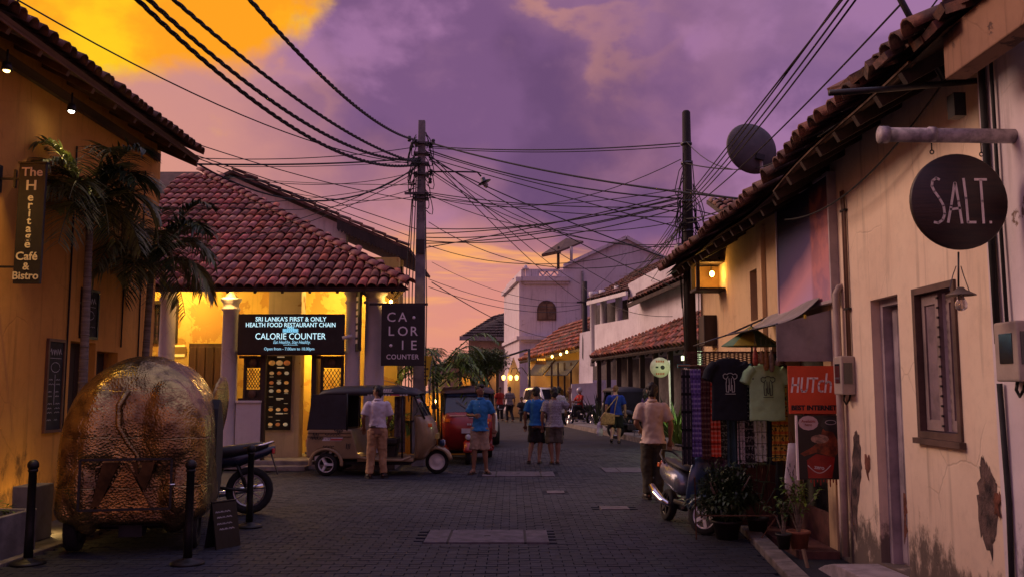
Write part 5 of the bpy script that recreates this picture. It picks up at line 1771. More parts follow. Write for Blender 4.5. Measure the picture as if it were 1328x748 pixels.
# plants in pots
POTB = pm('pot_black', (.015, .014, .014), .6, var=.3)
def pot(mbp, r, h, c=(0, 0, 0)): mbp.lathe([(r * .7, 0), (r * .95, h * .85), (r * 1.06, h * .86), (r * 1.06, h), (r * .93, h), (r * .9, h * .85), (0, h * .82)], c, 20)
p = Vector((2.28, 10.12, 0))
t = thing('potted_shrub', 'wide leafy shrub in a black tub in front of the clothes', 'plant', (2.33, 10.10, 0))
m_ = MB(); pot(m_, .16, .20); m_.build('pot', POTB, t)
m_ = MB(); random.seed(4)
for i in range(9):
    q = Vector((random.uniform(-.3, .3), random.uniform(-.2, .2), random.uniform(.5, .8)))
    m_.tube([(0, 0, .2), q * .5 + Vector((0, 0, .1)), q], [.016, .011, .006], 5)
m_.build('stems', BARK, t)
m_ = MB(); bush(m_, (0, 0, .48), (.45, .34, .37), 3600, .058, 51, .1); m_.build('foliage', LEAF_D, t)
def small_plant(label, x, y, z, ph, pr, mat, seed, h, n, potm):
    random.seed(seed)
    t = thing('potted_plant', label, 'plant', (x, y, z))
    m_ = MB(); pot(m_, pr, ph); m_.build('pot', potm, t)
    ms, ml = MB(), MB()
    for i in range(n):
        az = random.uniform(0, 6.28); r = random.uniform(.05, .24)
        top = Vector((math.cos(az) * r, math.sin(az) * r, ph + h * random.uniform(.45, 1)))
        ms.tube([(0, 0, ph * .8), Vector((top.x * .3, top.y * .3, ph + (top.z - ph) * .5)), top], [.010, .007, .004], 5)
        for k in range(16):
            q = Vector((top.x * .3, top.y * .3, ph + (top.z - ph) * .5)).lerp(top, random.uniform(.2, 1.05))
            d = Vector((random.uniform(-1, 1), random.uniform(-1, 1), random.uniform(-.2, .8))).normalized()
            leaf_blade(ml, q, q + d * random.uniform(.05, .09), .034, .02, seg=2)
    ms.build('stems', BARK, t); ml.build('foliage', mat, t)
small_plant('leggy young shrub in a terracotta pot on the red step', 2.84, 9.22, .05, .17, .11, LEAF_Y, 61, .55, 12, TERRA)
small_plant('small plant in a black plastic pot next to the terracotta pot', 2.66, 9.12, .06, .15, .075, LEAF, 62, .34, 5, POTB)
t = thing('potted_palm', 'small fan-leaved palm behind the wide shrub', 'plant', (2.72, 10.3, 0))
m_ = MB(); pot(m_, .12, .2); m_.build('pot', POTB, t)
m_ = MB(); random.seed(6)
for i in range(7):
    az = i * .9; c_ = Vector((math.cos(az) * .2, math.sin(az) * .2, .5 + .06 * i))
    m_.tube([(0, 0, .18), c_], .006, 5)
    for k in range(11):
        a2 = az + (k - 5) * .26
        leaf_blade(m_, c_, c_ + Vector((math.cos(a2) * .16, math.sin(a2) * .16, .05)), .022, .06, seg=2)
m_.build('fronds', LEAF, t)
# rusty rail in front of the shrub
t = wthing('low_rail', 'thin rusty rail standing in front of the potted shrub', 'rail', at(903, 690, 9.75))
p0, p1 = at(904, 668, 9.75), at(1008, 668, 9.75)
MB().bar(p0, p1, .012).build('top_bar', RUST, t)
MB().bar(at(901, 618, 9.76), gnd(903, 699) + Vector((0, 0, 0)), .014).build('post', RUST, t)
MB().bar(p1, Vector((p1.x - .2, 9.8, .0)), .012).build('brace', RUST, t)
sitem('wooden_stick', 'pale wooden stick leaning over the drain at the step edge', 'stick', MB().bar((0, 0, 0), (-.06, .1, .42), .025), pm('stick', (.22, .15, .10), .8), loc=(2.76, 8.55, -.28))
# ================================================================== vehicles
def wheel(parent, c, r, w, rim, spokes=0, n=24, name='wheel'):
    """axle along local Y"""
    t = MB()
    My = Matrix(((1, 0, 0), (0, 0, 1), (0, -1, 0)))
    t.lathe([(r * .70, -w / 2), (r * .92, -w / 2), (r, -w * .32), (r, w * .32), (r * .92, w / 2), (r * .70, w / 2), (r * .66, 0), (r * .70, -w / 2)], c, n, My)
    wo = t.build(name, RUBBER, parent)
    t = MB()
    if spokes:
        t.lathe([(r * .62, -w * .3), (r * .72, -w * .42), (r * .72, w * .42), (r * .62, w * .3), (r * .62, -w * .3)], c, n, My)
        for k in range(spokes):
            a = 2 * PI * k / spokes
            t.bar(Vector(c) + Vector((math.cos(a) * r * .1, 0, math.sin(a) * r * .1)), Vector(c) + Vector((math.cos(a) * r * .66, 0, math.sin(a) * r * .66)), r * .05 if spokes > 6 else r * .20, w * (.4 if spokes > 6 else .92), (0, 1, 0))
        t.lathe([(0, -w * .5), (r * .16, -w * .5), (r * .16, w * .5), (0, w * .5)], c, 12, My)
    else:
        t.lathe([(0, -w * .30), (r * .2, -w * .36), (r * .3, -w * .2), (r * .6, -w * .25), (r * .72, -w * .46), (r * .72, w * .46), (r * .6, w * .25), (r * .3, w * .2), (r * .2, w * .36), (0, w * .3)], c, n, My)
    t.build('rim', rim, wo)
    return wo


def side_prism(poly, y0, y1):
    return MB().prism(poly, (0, y1, 0), (1, 0, 0), (0, 0, 1), y1 - y0)


DECAL_K = pm('decal_black', (.02, .02, .022), .5)
DECAL_W = pm('decal_white', (.65, .62, .62), .5)
DECAL_R = pm('decal_red', (.45, .03, .02), .5)
ORANGE_L = pm('indicator_orange', (.75, .16, .02), .25, var=.1, coat=.5)
RED_L = pm('tail_red', (.55, .02, .015), .25, var=.1, coat=.5)
CHROME = pm('chrome', (.75, .75, .78), .12, 1.0, var=.05)
RIMP = pm('rim_paint', (.75, .73, .75), .4, var=.1)
LENS = pm('lamp_lens', (.5, .52, .58), .1, var=.1, coat=.8)
VINYL = pm('canopy_vinyl', (.022, .022, .032), .6, var=.3, scale=3, bump=.2, bscale=12)
GLASSW = pm('windscreen', (.07, .075, .10), .05, var=.1, scale=2, trans=.55, spec=.9)
SEAT = pm('seat_vinyl', (.018, .017, .018), .55, var=.25)


def sring(z, cx, rx, ry, n=20, e=2.6):
    out = []
    for j in range(n):
        a = 2 * PI * j / n
        c, s_ = math.cos(a), math.sin(a)
        out.append(Vector((cx + rx * math.copysign(abs(c) ** (2 / e), c), ry * math.copysign(abs(s_) ** (2 / e), s_), z)))
    return out


def tuk(label, paint, loc, rz, roofm=VINYL, decals=True, group='three-wheelers in the street'):
    t = thing('three_wheeler', label, 'three-wheeler', loc, rz, group)
    # rear body tub with wheel arch
    poly = [(-1.29, .34), (-1.31, .60), (-1.27, .86), (-.45, .86), (-.40, .70), (-.33, .42), (-.26, .31), (-.62, .31)]
    arch = [(-.92 + .29 * math.cos(a), .23 + .29 * math.sin(a)) for a in [R(d) for d in range(20, 161, 20)]]
    poly = poly[:8] + arch
    o = side_prism(poly, -.60, .60).build('rear_body', paint, t, bev=.03)
    for s_ in (-1, 1):
        f = MB()
        pts = [(-.92 + .33 * math.cos(R(d)), .22 + .30 * math.sin(R(d))) for d in range(-8, 189, 14)]
        pin = [(-.92 + .27 * math.cos(R(d)), .22 + .25 * math.sin(R(d))) for d in range(188, -9, -14)]
        f.prism(pts + pin, (0, s_ * .645 if s_ > 0 else -.585, 0), (1, 0, 0), (0, 0, 1), .06)
        f.build('wheel_arch', paint, t, bev=.02)
    # belt lines
    m_ = MB()
    for s_ in (-1, 1):
        for z in (.72, .79): m_.bar((-1.28, s_ * .604, z), (-.46, s_ * .604, z), .012, .012)
    m_.build('trim_line', DECAL_K if decals else paint, t)
    # floor and sill
    m_ = MB(); m_.bb((-.35, -.56, .26), (.70, .56, .32)); m_.build('floor', paint, t, bev=.015)
    for s_ in (-1, 1):
        MB().tube([(-.30, s_ * .57, .34), (.1, s_ * .57, .285), (.5, s_ * .57, .29), (.66, s_ * .55, .36)], .025, 8).build('sill', paint, t)
    # nose: rounded cowl
    m_ = MB()
    m_.loft([sring(.27, .76, .09, .34), sring(.36, .80, .13, .46), sring(.55, .86, .185, .54), sring(.78, .88, .205, .57), sring(.96, .85, .185, .57), sring(1.08, .80, .15, .56), sring(1.10, .79, .12, .54)])
    m_.build('front_cowl', paint, t)
    # windscreen with frame and wiper
    b0, b1 = Vector((.90, 0, 1.07)), Vector((.66, 0, 1.52))
    m_ = MB(); m_.slab((b0.x, -.50, b0.z), (b0.x, .50, b0.z), (b1.x, .46, b1.z), (b1.x, -.46, b1.z), .008); wg = m_.build('windscreen', GLASSW, t)
    m_ = MB()
    for s_ in (-1, 1): m_.tube([(b0.x + .01, s_ * .52, b0.z - .02), (b1.x + .01, s_ * .48, b1.z + .02)], .018, 6)
    m_.tube([(b1.x + .01, -.48, b1.z + .02), (b1.x + .01, .48, b1.z + .02)], .018, 6)
    m_.build('windscreen_frame', BLACK, wg)
    MB().bar((b0.x + .005, .1, b0.z + .02), (b0.x - .10, -.26, b0.z + .28), .012).build('wiper', STEEL, wg)
    m_ = MB(); m_.slab((b0.x - .185, -.47, b0.z + .33), (b0.x - .185, .47, b0.z + .33), (b1.x + .016, .46, b1.z - .01), (b1.x + .016, -.46, b1.z - .01), .004); m_.build('sun_strip', pm('sun_strip', (.05, .12, .28), .3), wg)
    # canopy roof: lofted hood
    prof = [(-1.24, 1.30, .20), (-1.20, 1.46, .30), (-1.08, 1.58, .50), (-.85, 1.64, .58), (-.2, 1.67, .60), (.4, 1.66, .60), (.66, 1.61, .58), (.78, 1.54, .55)]
    rings = []
    for (x, zt, hw) in prof:
        zl = 1.50 if x > -1.1 else zt - .06
        ring = [Vector((x, -hw - .01, zl - .02)), Vector((x, -hw, zl + (zt - zl) * .45)), Vector((x, -hw * .86, zt - .03)), Vector((x, -hw * .5, zt)), Vector((x, 0, zt + .015)), Vector((x, hw * .5, zt)), Vector((x, hw * .86, zt - .03)), Vector((x, hw, zl + (zt - zl) * .45)), Vector((x, hw + .01, zl - .02)), Vector((x, hw * .9, zl + .0)), Vector((x, 0, zl + (zt - zl) * .5)), Vector((x, -hw * .9, zl))]
        rings.append(ring)
    m_ = MB(); m_.loft(rings); m_.build('roof', roofm, t)
    # rear curtain and side panels
    m_ = MB(); m_.slab((-1.285, -.58, .84), (-1.285, .58, .84), (-1.20, .56, 1.50), (-1.20, -.56, 1.50), .015); m_.build('rear_curtain', VINYL, t)
    for s_ in (-1, 1):
        m_ = MB(); m_.prism([(-1.275, .86), (-.56, .86), (-.56, 1.50), (-1.15, 1.50), (-1.22, 1.38)], (0, s_ * .595 + (.006 if s_ > 0 else .006), 0), (1, 0, 0), (0, 0, 1), .012)
        m_.build('side_curtain', VINYL, t)
        MB().tube([(-.54, s_ * .595, .84), (-.54, s_ * .595, 1.52)], .016, 6).build('pillar', BLACK, t)
        MB().tube([(.50, s_ * .57, .34), (.49, s_ * .58, 1.0), (.50, s_ * .57, 1.54)], .018, 6).build('pillar', BLACK, t)
        m_ = MB(); m_.tube([(.72, s_ * .56, 1.12), (.80, s_ * .70, 1.20)], .008, 5); m_.box((.80, s_ * .74, 1.22), (.02, .12, .09)); m_.build('mirror', BLACK, t)
        MB().box((.99, s_ * .44, .93), (.05, .12, .07), (0, 0, s_ * .5)).build('indicator', ORANGE_L, t, bev=.01)
        MB().box((-1.315, s_ * .48, .60), (.03, .08, .14)).build('tail_lamp', RED_L, t, bev=.01)
    # clear plastic door flap on the far side and near side (bits of plastic sheet)
    # seats, handlebar
    m_ = MB(); m_.bb((-.98, -.52, .50), (-.42, .52, .68)); m_.bb((-1.15, -.52, .66), (-1.0, .52, 1.12)); m_.build('passenger_seat', SEAT, t, bev=.04)
    m_ = MB(); m_.bb((.0, -.30, .56), (.36, .30, .68)); m_.prism([(.02, .30), (.30, .30), (.34, .56), (-.0, .56)], (0, .2, 0), (1, 0, 0), (0, 0, 1), .4); m_.build('driver_seat', SEAT, t, bev=.03)
    m_ = MB(); m_.tube([(.62, -.36, .98), (.66, -.1, 1.02), (.66, .1, 1.02), (.62, .36, .98)], .016, 8); m_.tube([(.66, 0, 1.02), (.78, 0, .6)], .03, 8); m_.build('handlebar', BLACK, t)
    # front wheel, fender, lamp
    wheel(t, (1.09, 0, .225), .225, .11, DECAL_W if decals else STEEL_DK, 0)
    m_ = MB()
    arc = [(1.09 + .285 * math.cos(R(d)), .225 + .285 * math.sin(R(d))) for d in range(8, 150, 12)]
    rings = []
    for (x, z) in arc:
        nx, nz = (x - 1.09) / .285, (z - .225) / .285
        rings.append([Vector((x - nx * dd, yy, z - nz * dd)) for dd, yy in ((.055, -.11), (.0, -.075), (-.02, 0), (.0, .075), (.055, .11), (.045, .10), (.012, .065), (0, 0), (.012, -.065), (.045, -.10))])
    m_.loft(rings); m_.build('front_fender', paint, t)
    MB().bar((1.03, .09, .23), (.86, .09, .42), .03).build('fork', STEEL_DK, t)
    hl = MB(); hl.lathe([(0, -.05), (.05, -.04), (.07, .02), (.06, .05), (0, .055)], (1.18, 0, .58), 16, Matrix(((0, 0, 1), (0, 1, 0), (-1, 0, 0)))); hl.build('headlight_shell', pm('lamp_navy', (.03, .05, .12), .3), t)
    MB().lathe([(0, .062), (.045, .058), (.06, .05)], (1.18, 0, .58), 16, Matrix(((0, 0, 1), (0, 1, 0), (-1, 0, 0)))).build('headlight', LENS, t)
    for s_ in (-1, 1): wheel(t, (-.92, s_ * .56, .21), .21, .11, RIMP if decals else STEEL_DK, 3 if decals else 0)
    m_ = MB(); m_.bb((-1.2, -.5, .2), (.62, .5, .26)); m_.bb((-1.0, -.2, .12), (-.6, .2, .3)); m_.build('chassis', BLACKM, t)
    MB().tube([(-1.33, -.5, .42), (-1.36, -.3, .40), (-1.36, .3, .40), (-1.33, .5, .42)], .02, 8).build('bumper', STEEL_DK, t)
    MB().bb((1.01, -.14, .66), (1.115, .14, .76)).build('number_plate', DECAL_W if not decals else pm('plate_yellow', (.5, .4, .1), .5), t)
    if decals:
        m_ = MB()
        random.seed(12)
        for (x, z, w_, h_) in ((-1.22, .68, .16, .05), (-1.18, .745, .12, .04), (-.95, .755, .30, .025), (-.72, .80, .10, .035), (-1.10, .675, .28, .03), (-.55, .50, .09, .10), (-.98, .535, .22, .025), (-.78, .83, .2, .03)):
            for k in range(int(w_ / .03)):
                m_.prism([(0, 0), (.018, 0), (.026, h_), (.008, h_)], (x + .03 * k, -.6015, z - (.01 if k % 2 else 0)), (1, 0, 0), (0, 0, 1), .003)
        m_.build('sticker', DECAL_K, t)
        m_ = MB(); m_.prism([(0, 0), (.36, 0), (.40, .075), (.03, .075)], (-1.0, -.6015, .645), (1, 0, 0), (0, 0, 1), .003); m_.build('sticker', DECAL_W, t)
        m_ = MB(); m_.prism([(0, 0), (.22, 0), (.25, .03), (.03, .03)], (-.86, -.6035, .655), (1, 0, 0), (0, 0, 1), .003); m_.build('sticker', DECAL_R, t)
        m_ = MB()
        for k in range(6): m_.prism([(0, 0), (.032, 0), (.052, .05), (.018, .05)], (.04 + .042 * k, -.607, 1.555), (1, .0, 0), (0, 0, 1), .006)
        m_.prism([(-.04, 0), (.26, 0), (.265, .012), (-.03, .012)], (.06, -.607, 1.538), (1, 0, 0), (0, 0, 1), .006)
        m_.build('roof_lettering', DECAL_W, t)
        m_ = MB()
        for k in range(14): m_.bb((-.16 + k * .055, -.614, 1.483), (-.12 + k * .055, -.606, 1.505))
        m_.build('fringe_lettering', DECAL_W, t)
        m_ = MB(); m_.bb((.28, -.616, 1.482), (.44, -.612, 1.507)); m_.build('fringe_patch', pm('patch_pink', (.45, .06, .12), .6), t)
        MB().grid(lambda u, v: Vector((.16 + .22 * u, .55 + .02 * math.sin(9 * u), .36 + 1.1 * v)), 8, 6).build('plastic_flap', pm('plastic_sheet', (.38, .34, .38), .25, var=.5, scale=7, col2=(.14, .12, .15)), t)
        m_ = MB(); m_.tube([(.62, -.50, 1.50), (.86, -.52, 1.36), (.72, -.52, 1.14)], .007, 5); m_.tube([(.60, -.5, 1.58), (.30, -.45, 1.72), (.1, -.44, 1.78)], .006, 5); m_.build('wire_aerial', STEEL, t)
    return t


BEIGE_P = pm('beige_paint', (.31, .22, .12), .38, var=.2, scale=3, coat=.25)
RED_P = pm('red_paint', (.30, .018, .014), .3, var=.2, scale=3, coat=.4)
GREEN_P = pm('dark_green_paint', (.02, .03, .03), .35, var=.2, scale=3, coat=.3)
tuk('beige three-wheeler taxi with dark canopy parked side-on by the columns', BEIGE_P, (at(503, 0, 17.75).x, 17.75, 0), R(-2))
rt = tuk('red three-wheeler taxi facing the street behind the man in the blue shirt', RED_P, (at(614, 0, 20.9).x - .1, 20.9, 0), R(-86), roofm=pm('red_canopy', (.05, .016, .016), .5, var=.3), decals=False)
m_ = MB()
for k in range(4): m_.bb((1.095, -.02 + k * .05, .83), (1.10, .015 + k * .05, .87))
m_.build('front_lettering', DECAL_W, rt)
m_ = MB(); m_.bb((.965, -.40, 1.02), (1.0, -.05, 1.045)); m_.build('chrome_strip', CHROME, rt)
m_ = MB(); m_.bb((.99, .02, .985), (1.045, .16, 1.06)); m_.build('sticker', DECAL_W, rt)
m_ = MB(); m_.bb((1.0, .18, .985), (1.03, .40, 1.055)); m_.build('sticker', pm('sticker_red', (.5, .05, .04), .4), rt)
MB().tube([(1.0, .42, .87), (1.06, .36, .87)], .05, 10).build('indicator', ORANGE_L, rt)
tuk('dark three-wheeler parked beyond the man with the shoulder bag', GREEN_P, (at(796, 0, 32.5).x + .2, 32.8, 0), R(100), decals=False)


def motorbike(label, paint, loc, rz, group='motorbikes parked along the street', lean=0.0):
    t = thing('motorbike', label, 'motorbike', loc, rz, group)
    t.rotation_euler = (lean, 0, rz)
    wheel(t, (.66, 0, .30), .30, .09, STEEL, 10)
    wheel(t, (-.64, 0, .30), .30, .11, STEEL, 10)
    m_ = MB()
    for s_ in (-.07, .07): m_.tube([(.66, s_, .30), (.46, s_, .86)], [.022, .026], 8)
    m_.build('fork', CHROME, t)
    m_ = MB(); m_.tube([(.46, 0, .84), (.15, 0, .70), (-.25, 0, .66), (-.6, 0, .72)], .03, 8); m_.tube([(.42, 0, .80), (.15, 0, .32), (-.2, 0, .30), (-.3, 0, .62)], .024, 8)
    for s_ in (-.08, .08): m_.tube([(-.2, s_, .34), (-.64, s_, .30)], .02, 6); m_.tube([(-.60, s_, .34), (-.45, s_, .70)], .02, 6)
    m_.build('frame', BLACK, t)
    m_ = MB(); m_.bb((-.1, -.11, .28), (.2, .11, .48)); m_.ell((.12, 0, .52), (.1, .09, .12)); m_.build('engine', STEEL_DK, t, bev=.02)
    m_ = MB(); m_.loft([[Vector((x, w * math.cos(a), z + h * math.sin(a))) for a in [2 * PI * j / 12 for j in range(12)]] for (x, w, h, z) in ((.42, .05, .05, .84), (.32, .13, .11, .83), (.12, .14, .12, .80), (-.06, .08, .07, .76))]); m_.build('fuel_tank', paint, t)
    m_ = MB(); m_.loft([[Vector((x, w * math.copysign(abs(math.cos(a)) ** .7, math.cos(a)), z + h * math.sin(a))) for a in [2 * PI * j / 12 for j in range(12)]] for (x, w, h, z) in ((.0, .09, .05, .77), (-.15, .15, .08, .77), (-.45, .16, .09, .80), (-.72, .13, .07, .85), (-.86, .06, .03, .88))]); m_.build('seat', SEAT, t)
    m_ = MB(); m_.loft([[Vector((x, w * math.cos(a), z + h * math.sin(a))) for a in [2 * PI * j / 10 for j in range(10)]] for (x, w, h, z) in ((-.05, .12, .09, .64), (-.5, .14, .10, .70), (-.85, .08, .06, .80), (-.95, .04, .03, .84))]); m_.build('tail_panel', paint, t)
    MB().tube([(-.55, -.13, .84), (-.80, -.13, .88), (-.92, -.09, .92), (-.92, .09, .92), (-.80, .13, .88), (-.55, .13, .84)], .014, 8).build('grab_rail', CHROME, t)
    MB().box((-.93, 0, .80), (.04, .12, .07)).build('tail_lamp', RED_L, t, bev=.01)
    m_ = MB(); m_.slab((-.90, -.08, .78), (-.90, .08, .78), (-1.0, .08, .50), (-1.0, -.08, .50), .01); m_.build('mudflap', BLACK, t)
    m_ = MB()
    m_.loft([[Vector((.66 + (.335 + dd) * math.cos(R(d)), yy, .30 + (.335 + dd) * math.sin(R(d)))) for dd, yy in ((-.03, -.06), (.0, -.04), (.0, .04), (-.03, .06))] for d in range(30, 150, 15)]); m_.build('front_fender', paint, t)
    m_ = MB(); m_.tube([(.36, -.36, 1.00), (.42, -.2, .98), (.45, 0, .92), (.42, .2, .98), (.36, .36, 1.00)], .013, 8); m_.build('handlebar', BLACK, t)
    for s_ in (-1, 1):
        m_ = MB(); m_.tube([(.40, s_ * .27, 1.0), (.42, s_ * .34, 1.16)], .006, 5); m_.ell((.43, s_ * .36, 1.18), (.012, .06, .04)); m_.build('mirror', BLACK, t)
    m_ = MB(); m_.ell((.54, 0, .90), (.09, .09, .09)); m_.build('headlight', LENS, t)
    m_ = MB(); m_.tube([(.18, -.12, .45), (.12, -.14, .25), (-.2, -.15, .24), (-.8, -.17, .34)], [.02, .022, .04, .045], 10); m_.build('exhaust', CHROME, t)
    MB().tube([(-.05, .12, .24), (-.08, .28, .0)], .012, 6).build('kickstand', STEEL_DK, t)
    return t


mb1 = motorbike('motorbike with dark blue seat parked behind the brass elephant', pm('bike_navy', (.02, .025, .05), .3, coat=.4), (-4.05, 11.95, 0), R(190), lean=R(4))
motorbike('black motorbike with chrome engine beside the dark three-wheeler', BLACK, (at(815, 0, 29.5).x, 29.5, .0), R(150))
motorbike('dark motorbike at the bend with a rider in a red top', BLACK, (at(748, 0, 40.0).x, 40.0, 0), R(215))
motorbike('second dark motorbike at the bend, left of the rider', GREEN_P, (at(733, 0, 41.5).x, 41.5, 0), R(205))


def scooter(label, loc, rz, lean=0.0):
    t = thing('scooter', label, 'scooter', loc, rz)
    t.rotation_euler = (lean, 0, rz)
    P = pm('scooter_silver', (.20, .22, .27), .28, .55, var=.2, scale=3, coat=.4)
    PB = pm('scooter_blue', (.05, .09, .16), .3, .3, var=.2, scale=3, coat=.4)
    sw = [wheel(t, (.62, 0, .215), .215, .09, RIMP, 5)]
    wheel(t, (-.60, 0, .205), .205, .10, STEEL_DK, 5)
    m_ = MB(); m_.loft([[Vector((x, w * math.copysign(abs(math.cos(a)) ** .8, math.cos(a)), z + h * math.sin(a))) for a in [2 * PI * j / 16 for j in range(16)]] for (x, w, h, z) in ((-.02, .10, .10, .52), (-.15, .16, .17, .54), (-.40, .19, .16, .58), (-.65, .17, .13, .64), (-.85, .09, .07, .70), (-.92, .04, .03, .72))]); m_.build('rear_body', P, t)
    m_ = MB(); m_.loft([[Vector((x, w * math.cos(a), z + h * math.sin(a))) for a in [2 * PI * j / 14 for j in range(14)]] for (x, w, h, z) in ((.02, .08, .03, .70), (-.15, .14, .05, .73), (-.45, .14, .055, .76), (-.72, .10, .04, .79), (-.80, .05, .02, .80))]); m_.build('seat', SEAT, t)
    MB().tube([(-.55, -.15, .74), (-.78, -.14, .84), (-.90, -.08, .90), (-.90, .08, .90), (-.78, .14, .84), (-.55, .15, .74)], .016, 8).build('grab_rail', BLACK, t)
    m_ = MB(); m_.bb((-.05, -.17, .27), (.38, .17, .33)); m_.build('footboard', BLACK, t, bev=.02)
    m_ = MB(); m_.loft([[Vector((x + .05 * math.cos(a), w * math.sin(a), z)) for a in [2 * PI * j / 16 for j in range(16)]] for (x, w, z) in ((.36, .16, .28), (.42, .20, .45), (.46, .21, .65), (.42, .17, .84), (.40, .12, .92))]); m_.build('front_apron', PB, t)
    m_ = MB(); m_.loft([[Vector((x + .10 * math.cos(a), w * math.sin(a), z)) for a in [2 * PI * j / 14 for j in range(14)]] for (x, w, z) in ((.37, .10, .92), (.37, .17, .98), (.36, .15, 1.04), (.34, .07, 1.07))]); m_.build('handlebar_cowl', PB, t)
    MB().tube([(.28, -.36, 1.0), (.34, -.18, 1.0), (.34, .18, 1.0), (.28, .36, 1.0)], .016, 8).build('handlebar', BLACK, t)
    MB().ell((.47, 0, .99), (.03, .08, .05)).build('headlight', LENS, t)
    m_ = MB(); m_.loft([[Vector((.62 + (.25 + dd) * math.cos(R(d)), yy, .215 + (.25 + dd) * math.sin(R(d)))) for dd, yy in ((-.06, -.075), (.0, -.05), (.015, 0), (.0, .05), (-.06, .075))] for d in range(15, 166, 15)]); sw.append(m_.build('front_fender', PB, t))
    for o in sw: o.matrix_basis = Matrix.Translation((.62, 0, 0)) @ Matrix.Rotation(R(38), 4, 'Z') @ Matrix.Translation((-.62, 0, 0))
    m_ = MB()
    for s_ in (-.055, .055): m_.tube([(.62, s_, .215), (.46, s_, .6)], .018, 6)
    m_.build('fork', STEEL_DK, t)
    m_ = MB(); m_.tube([(-.25, -.14, .24), (-.45, -.16, .26), (-.62, -.19, .32), (-.78, -.20, .40)], [.03, .045, .055, .048], 12); m_.build('exhaust', CHROME, t)
    m_ = MB(); m_.bb((-.70, .05, .17), (-.25, .15, .34)); m_.build('engine_case', STEEL_DK, t, bev=.03)
    for s_ in (-1, 1):
        MB().box((-.84, s_ * .10, .70), (.06, .07, .06)).build('indicator', ORANGE_L, t, bev=.012)
    MB().box((-.91, 0, .73), (.04, .14, .06)).build('tail_lamp', RED_L, t, bev=.012)
    return t


scooter('silver blue scooter leaning on its stand at the right kerb', (2.02, 10.95, 0), R(-79), lean=R(-9)).scale = (.93, .93, .93)


def car(label, loc, rz, paint):
    t = thing('parked_car', label, 'car', loc, rz, 'white cars parked along the left side')
    # cross sections along x (front +x): z sill, belt, half width
    low_ = [(-2.2, .45, .85, .70), (-2.1, .32, 1.0, .82), (-1.4, .26, 1.02, .88), (0, .25, 1.0, .89), (1.0, .26, .98, .88), (1.7, .30, .90, .85), (2.1, .36, .80, .76), (2.2, .45, .68, .62)]
    m_ = MB()
    def sec(x, z0, z1, w): return [Vector((x, -w * .93, z0)), Vector((x, -w, z0 + .12)), Vector((x, -w, (z0 + z1) / 2)), Vector((x, -w * .96, z1 - .06)), Vector((x, -w * .86, z1)), Vector((x, w * .86, z1)), Vector((x, w * .96, z1 - .06)), Vector((x, w, (z0 + z1) / 2)), Vector((x, w, z0 + .12)), Vector((x, w * .93, z0))]
    m_.loft([sec(*q) for q in low_]); m_.build('body', paint, t)
    m_ = MB()
    hi = [(-2.08, .98, 1.02, .76), (-1.95, .98, 1.50, .72), (-1.7, .98, 1.64, .70), (-.6, .98, 1.68, .70), (.2, .98, 1.62, .69), (.95, .96, 1.0, .74)]
    m_.loft([sec(*q) for q in hi]); m_.build('cabin', paint, t)
    m_ = MB(); m_.slab((.96, -.66, 1.01), (.96, .66, 1.01), (.31, .58, 1.57), (.31, -.58, 1.57), -.012); m_.build('windscreen', GLASS_DK, t)
    m_ = MB(); m_.slab((-2.09, .62, 1.06), (-2.09, -.62, 1.06), (-1.985, -.56, 1.50), (-1.985, .56, 1.50), -.012); m_.build('rear_window', GLASS_DK, t)
    for s_ in (-1, 1):
        for x0, x1, x2, x3 in ((-.02, .70, .16, -.02), (-.95, -.1, -.1, -.95), (-1.75, -1.03, -1.03, -1.6)):
            m_ = MB(); pts = [(x0, s_ * .775, 1.04), (x1, s_ * .775, 1.04), (x2, s_ * .705, 1.54), (x3, s_ * .705, 1.54)]
            if s_ > 0: pts = pts[::-1]
            m_.slab(*pts, -.012); m_.build('side_window', GLASS_DK, t)
        MB().ell((2.05, s_ * .60, .74), (.14, .14, .08)).build('headlight', LENS, t)
        MB().box((-2.14, s_ * .68, .92), (.10, .10, .22)).build('tail_lamp', RED_L, t, bev=.02)
        MB().ell((.72, s_ * .98, 1.06), (.07, .10, .07)).build('mirror', paint, t)
        for x in (-1.35, 1.35): wheel(t, (x, s_ * .80, .33), .33, .20, STEEL, 5)
        MB().bar((-1.6, s_ * .6, 1.70), (.1, s_ * .6, 1.70), .03).build('roof_rail', STEEL_DK, t)
    MB().bb((2.16, -.24, .44), (2.225, .24, .54)).build('number_plate', DECAL_W, t)
    MB().bb((2.1, -.4, .60), (2.215, .4, .68)).build('grille', BLACK, t)
    return t


CARW = pm('car_white', (.62, .60, .62), .25, var=.05, coat=.5)
car('white hatchback mostly hidden behind the red three-wheeler', (at(612, 0, 27.5).x - .1, 27.9, 0), R(-86), CARW)
car('white sport utility vehicle facing the camera at the bend', (at(711, 0, 47).x, 47.5, 0), R(-70), CARW)

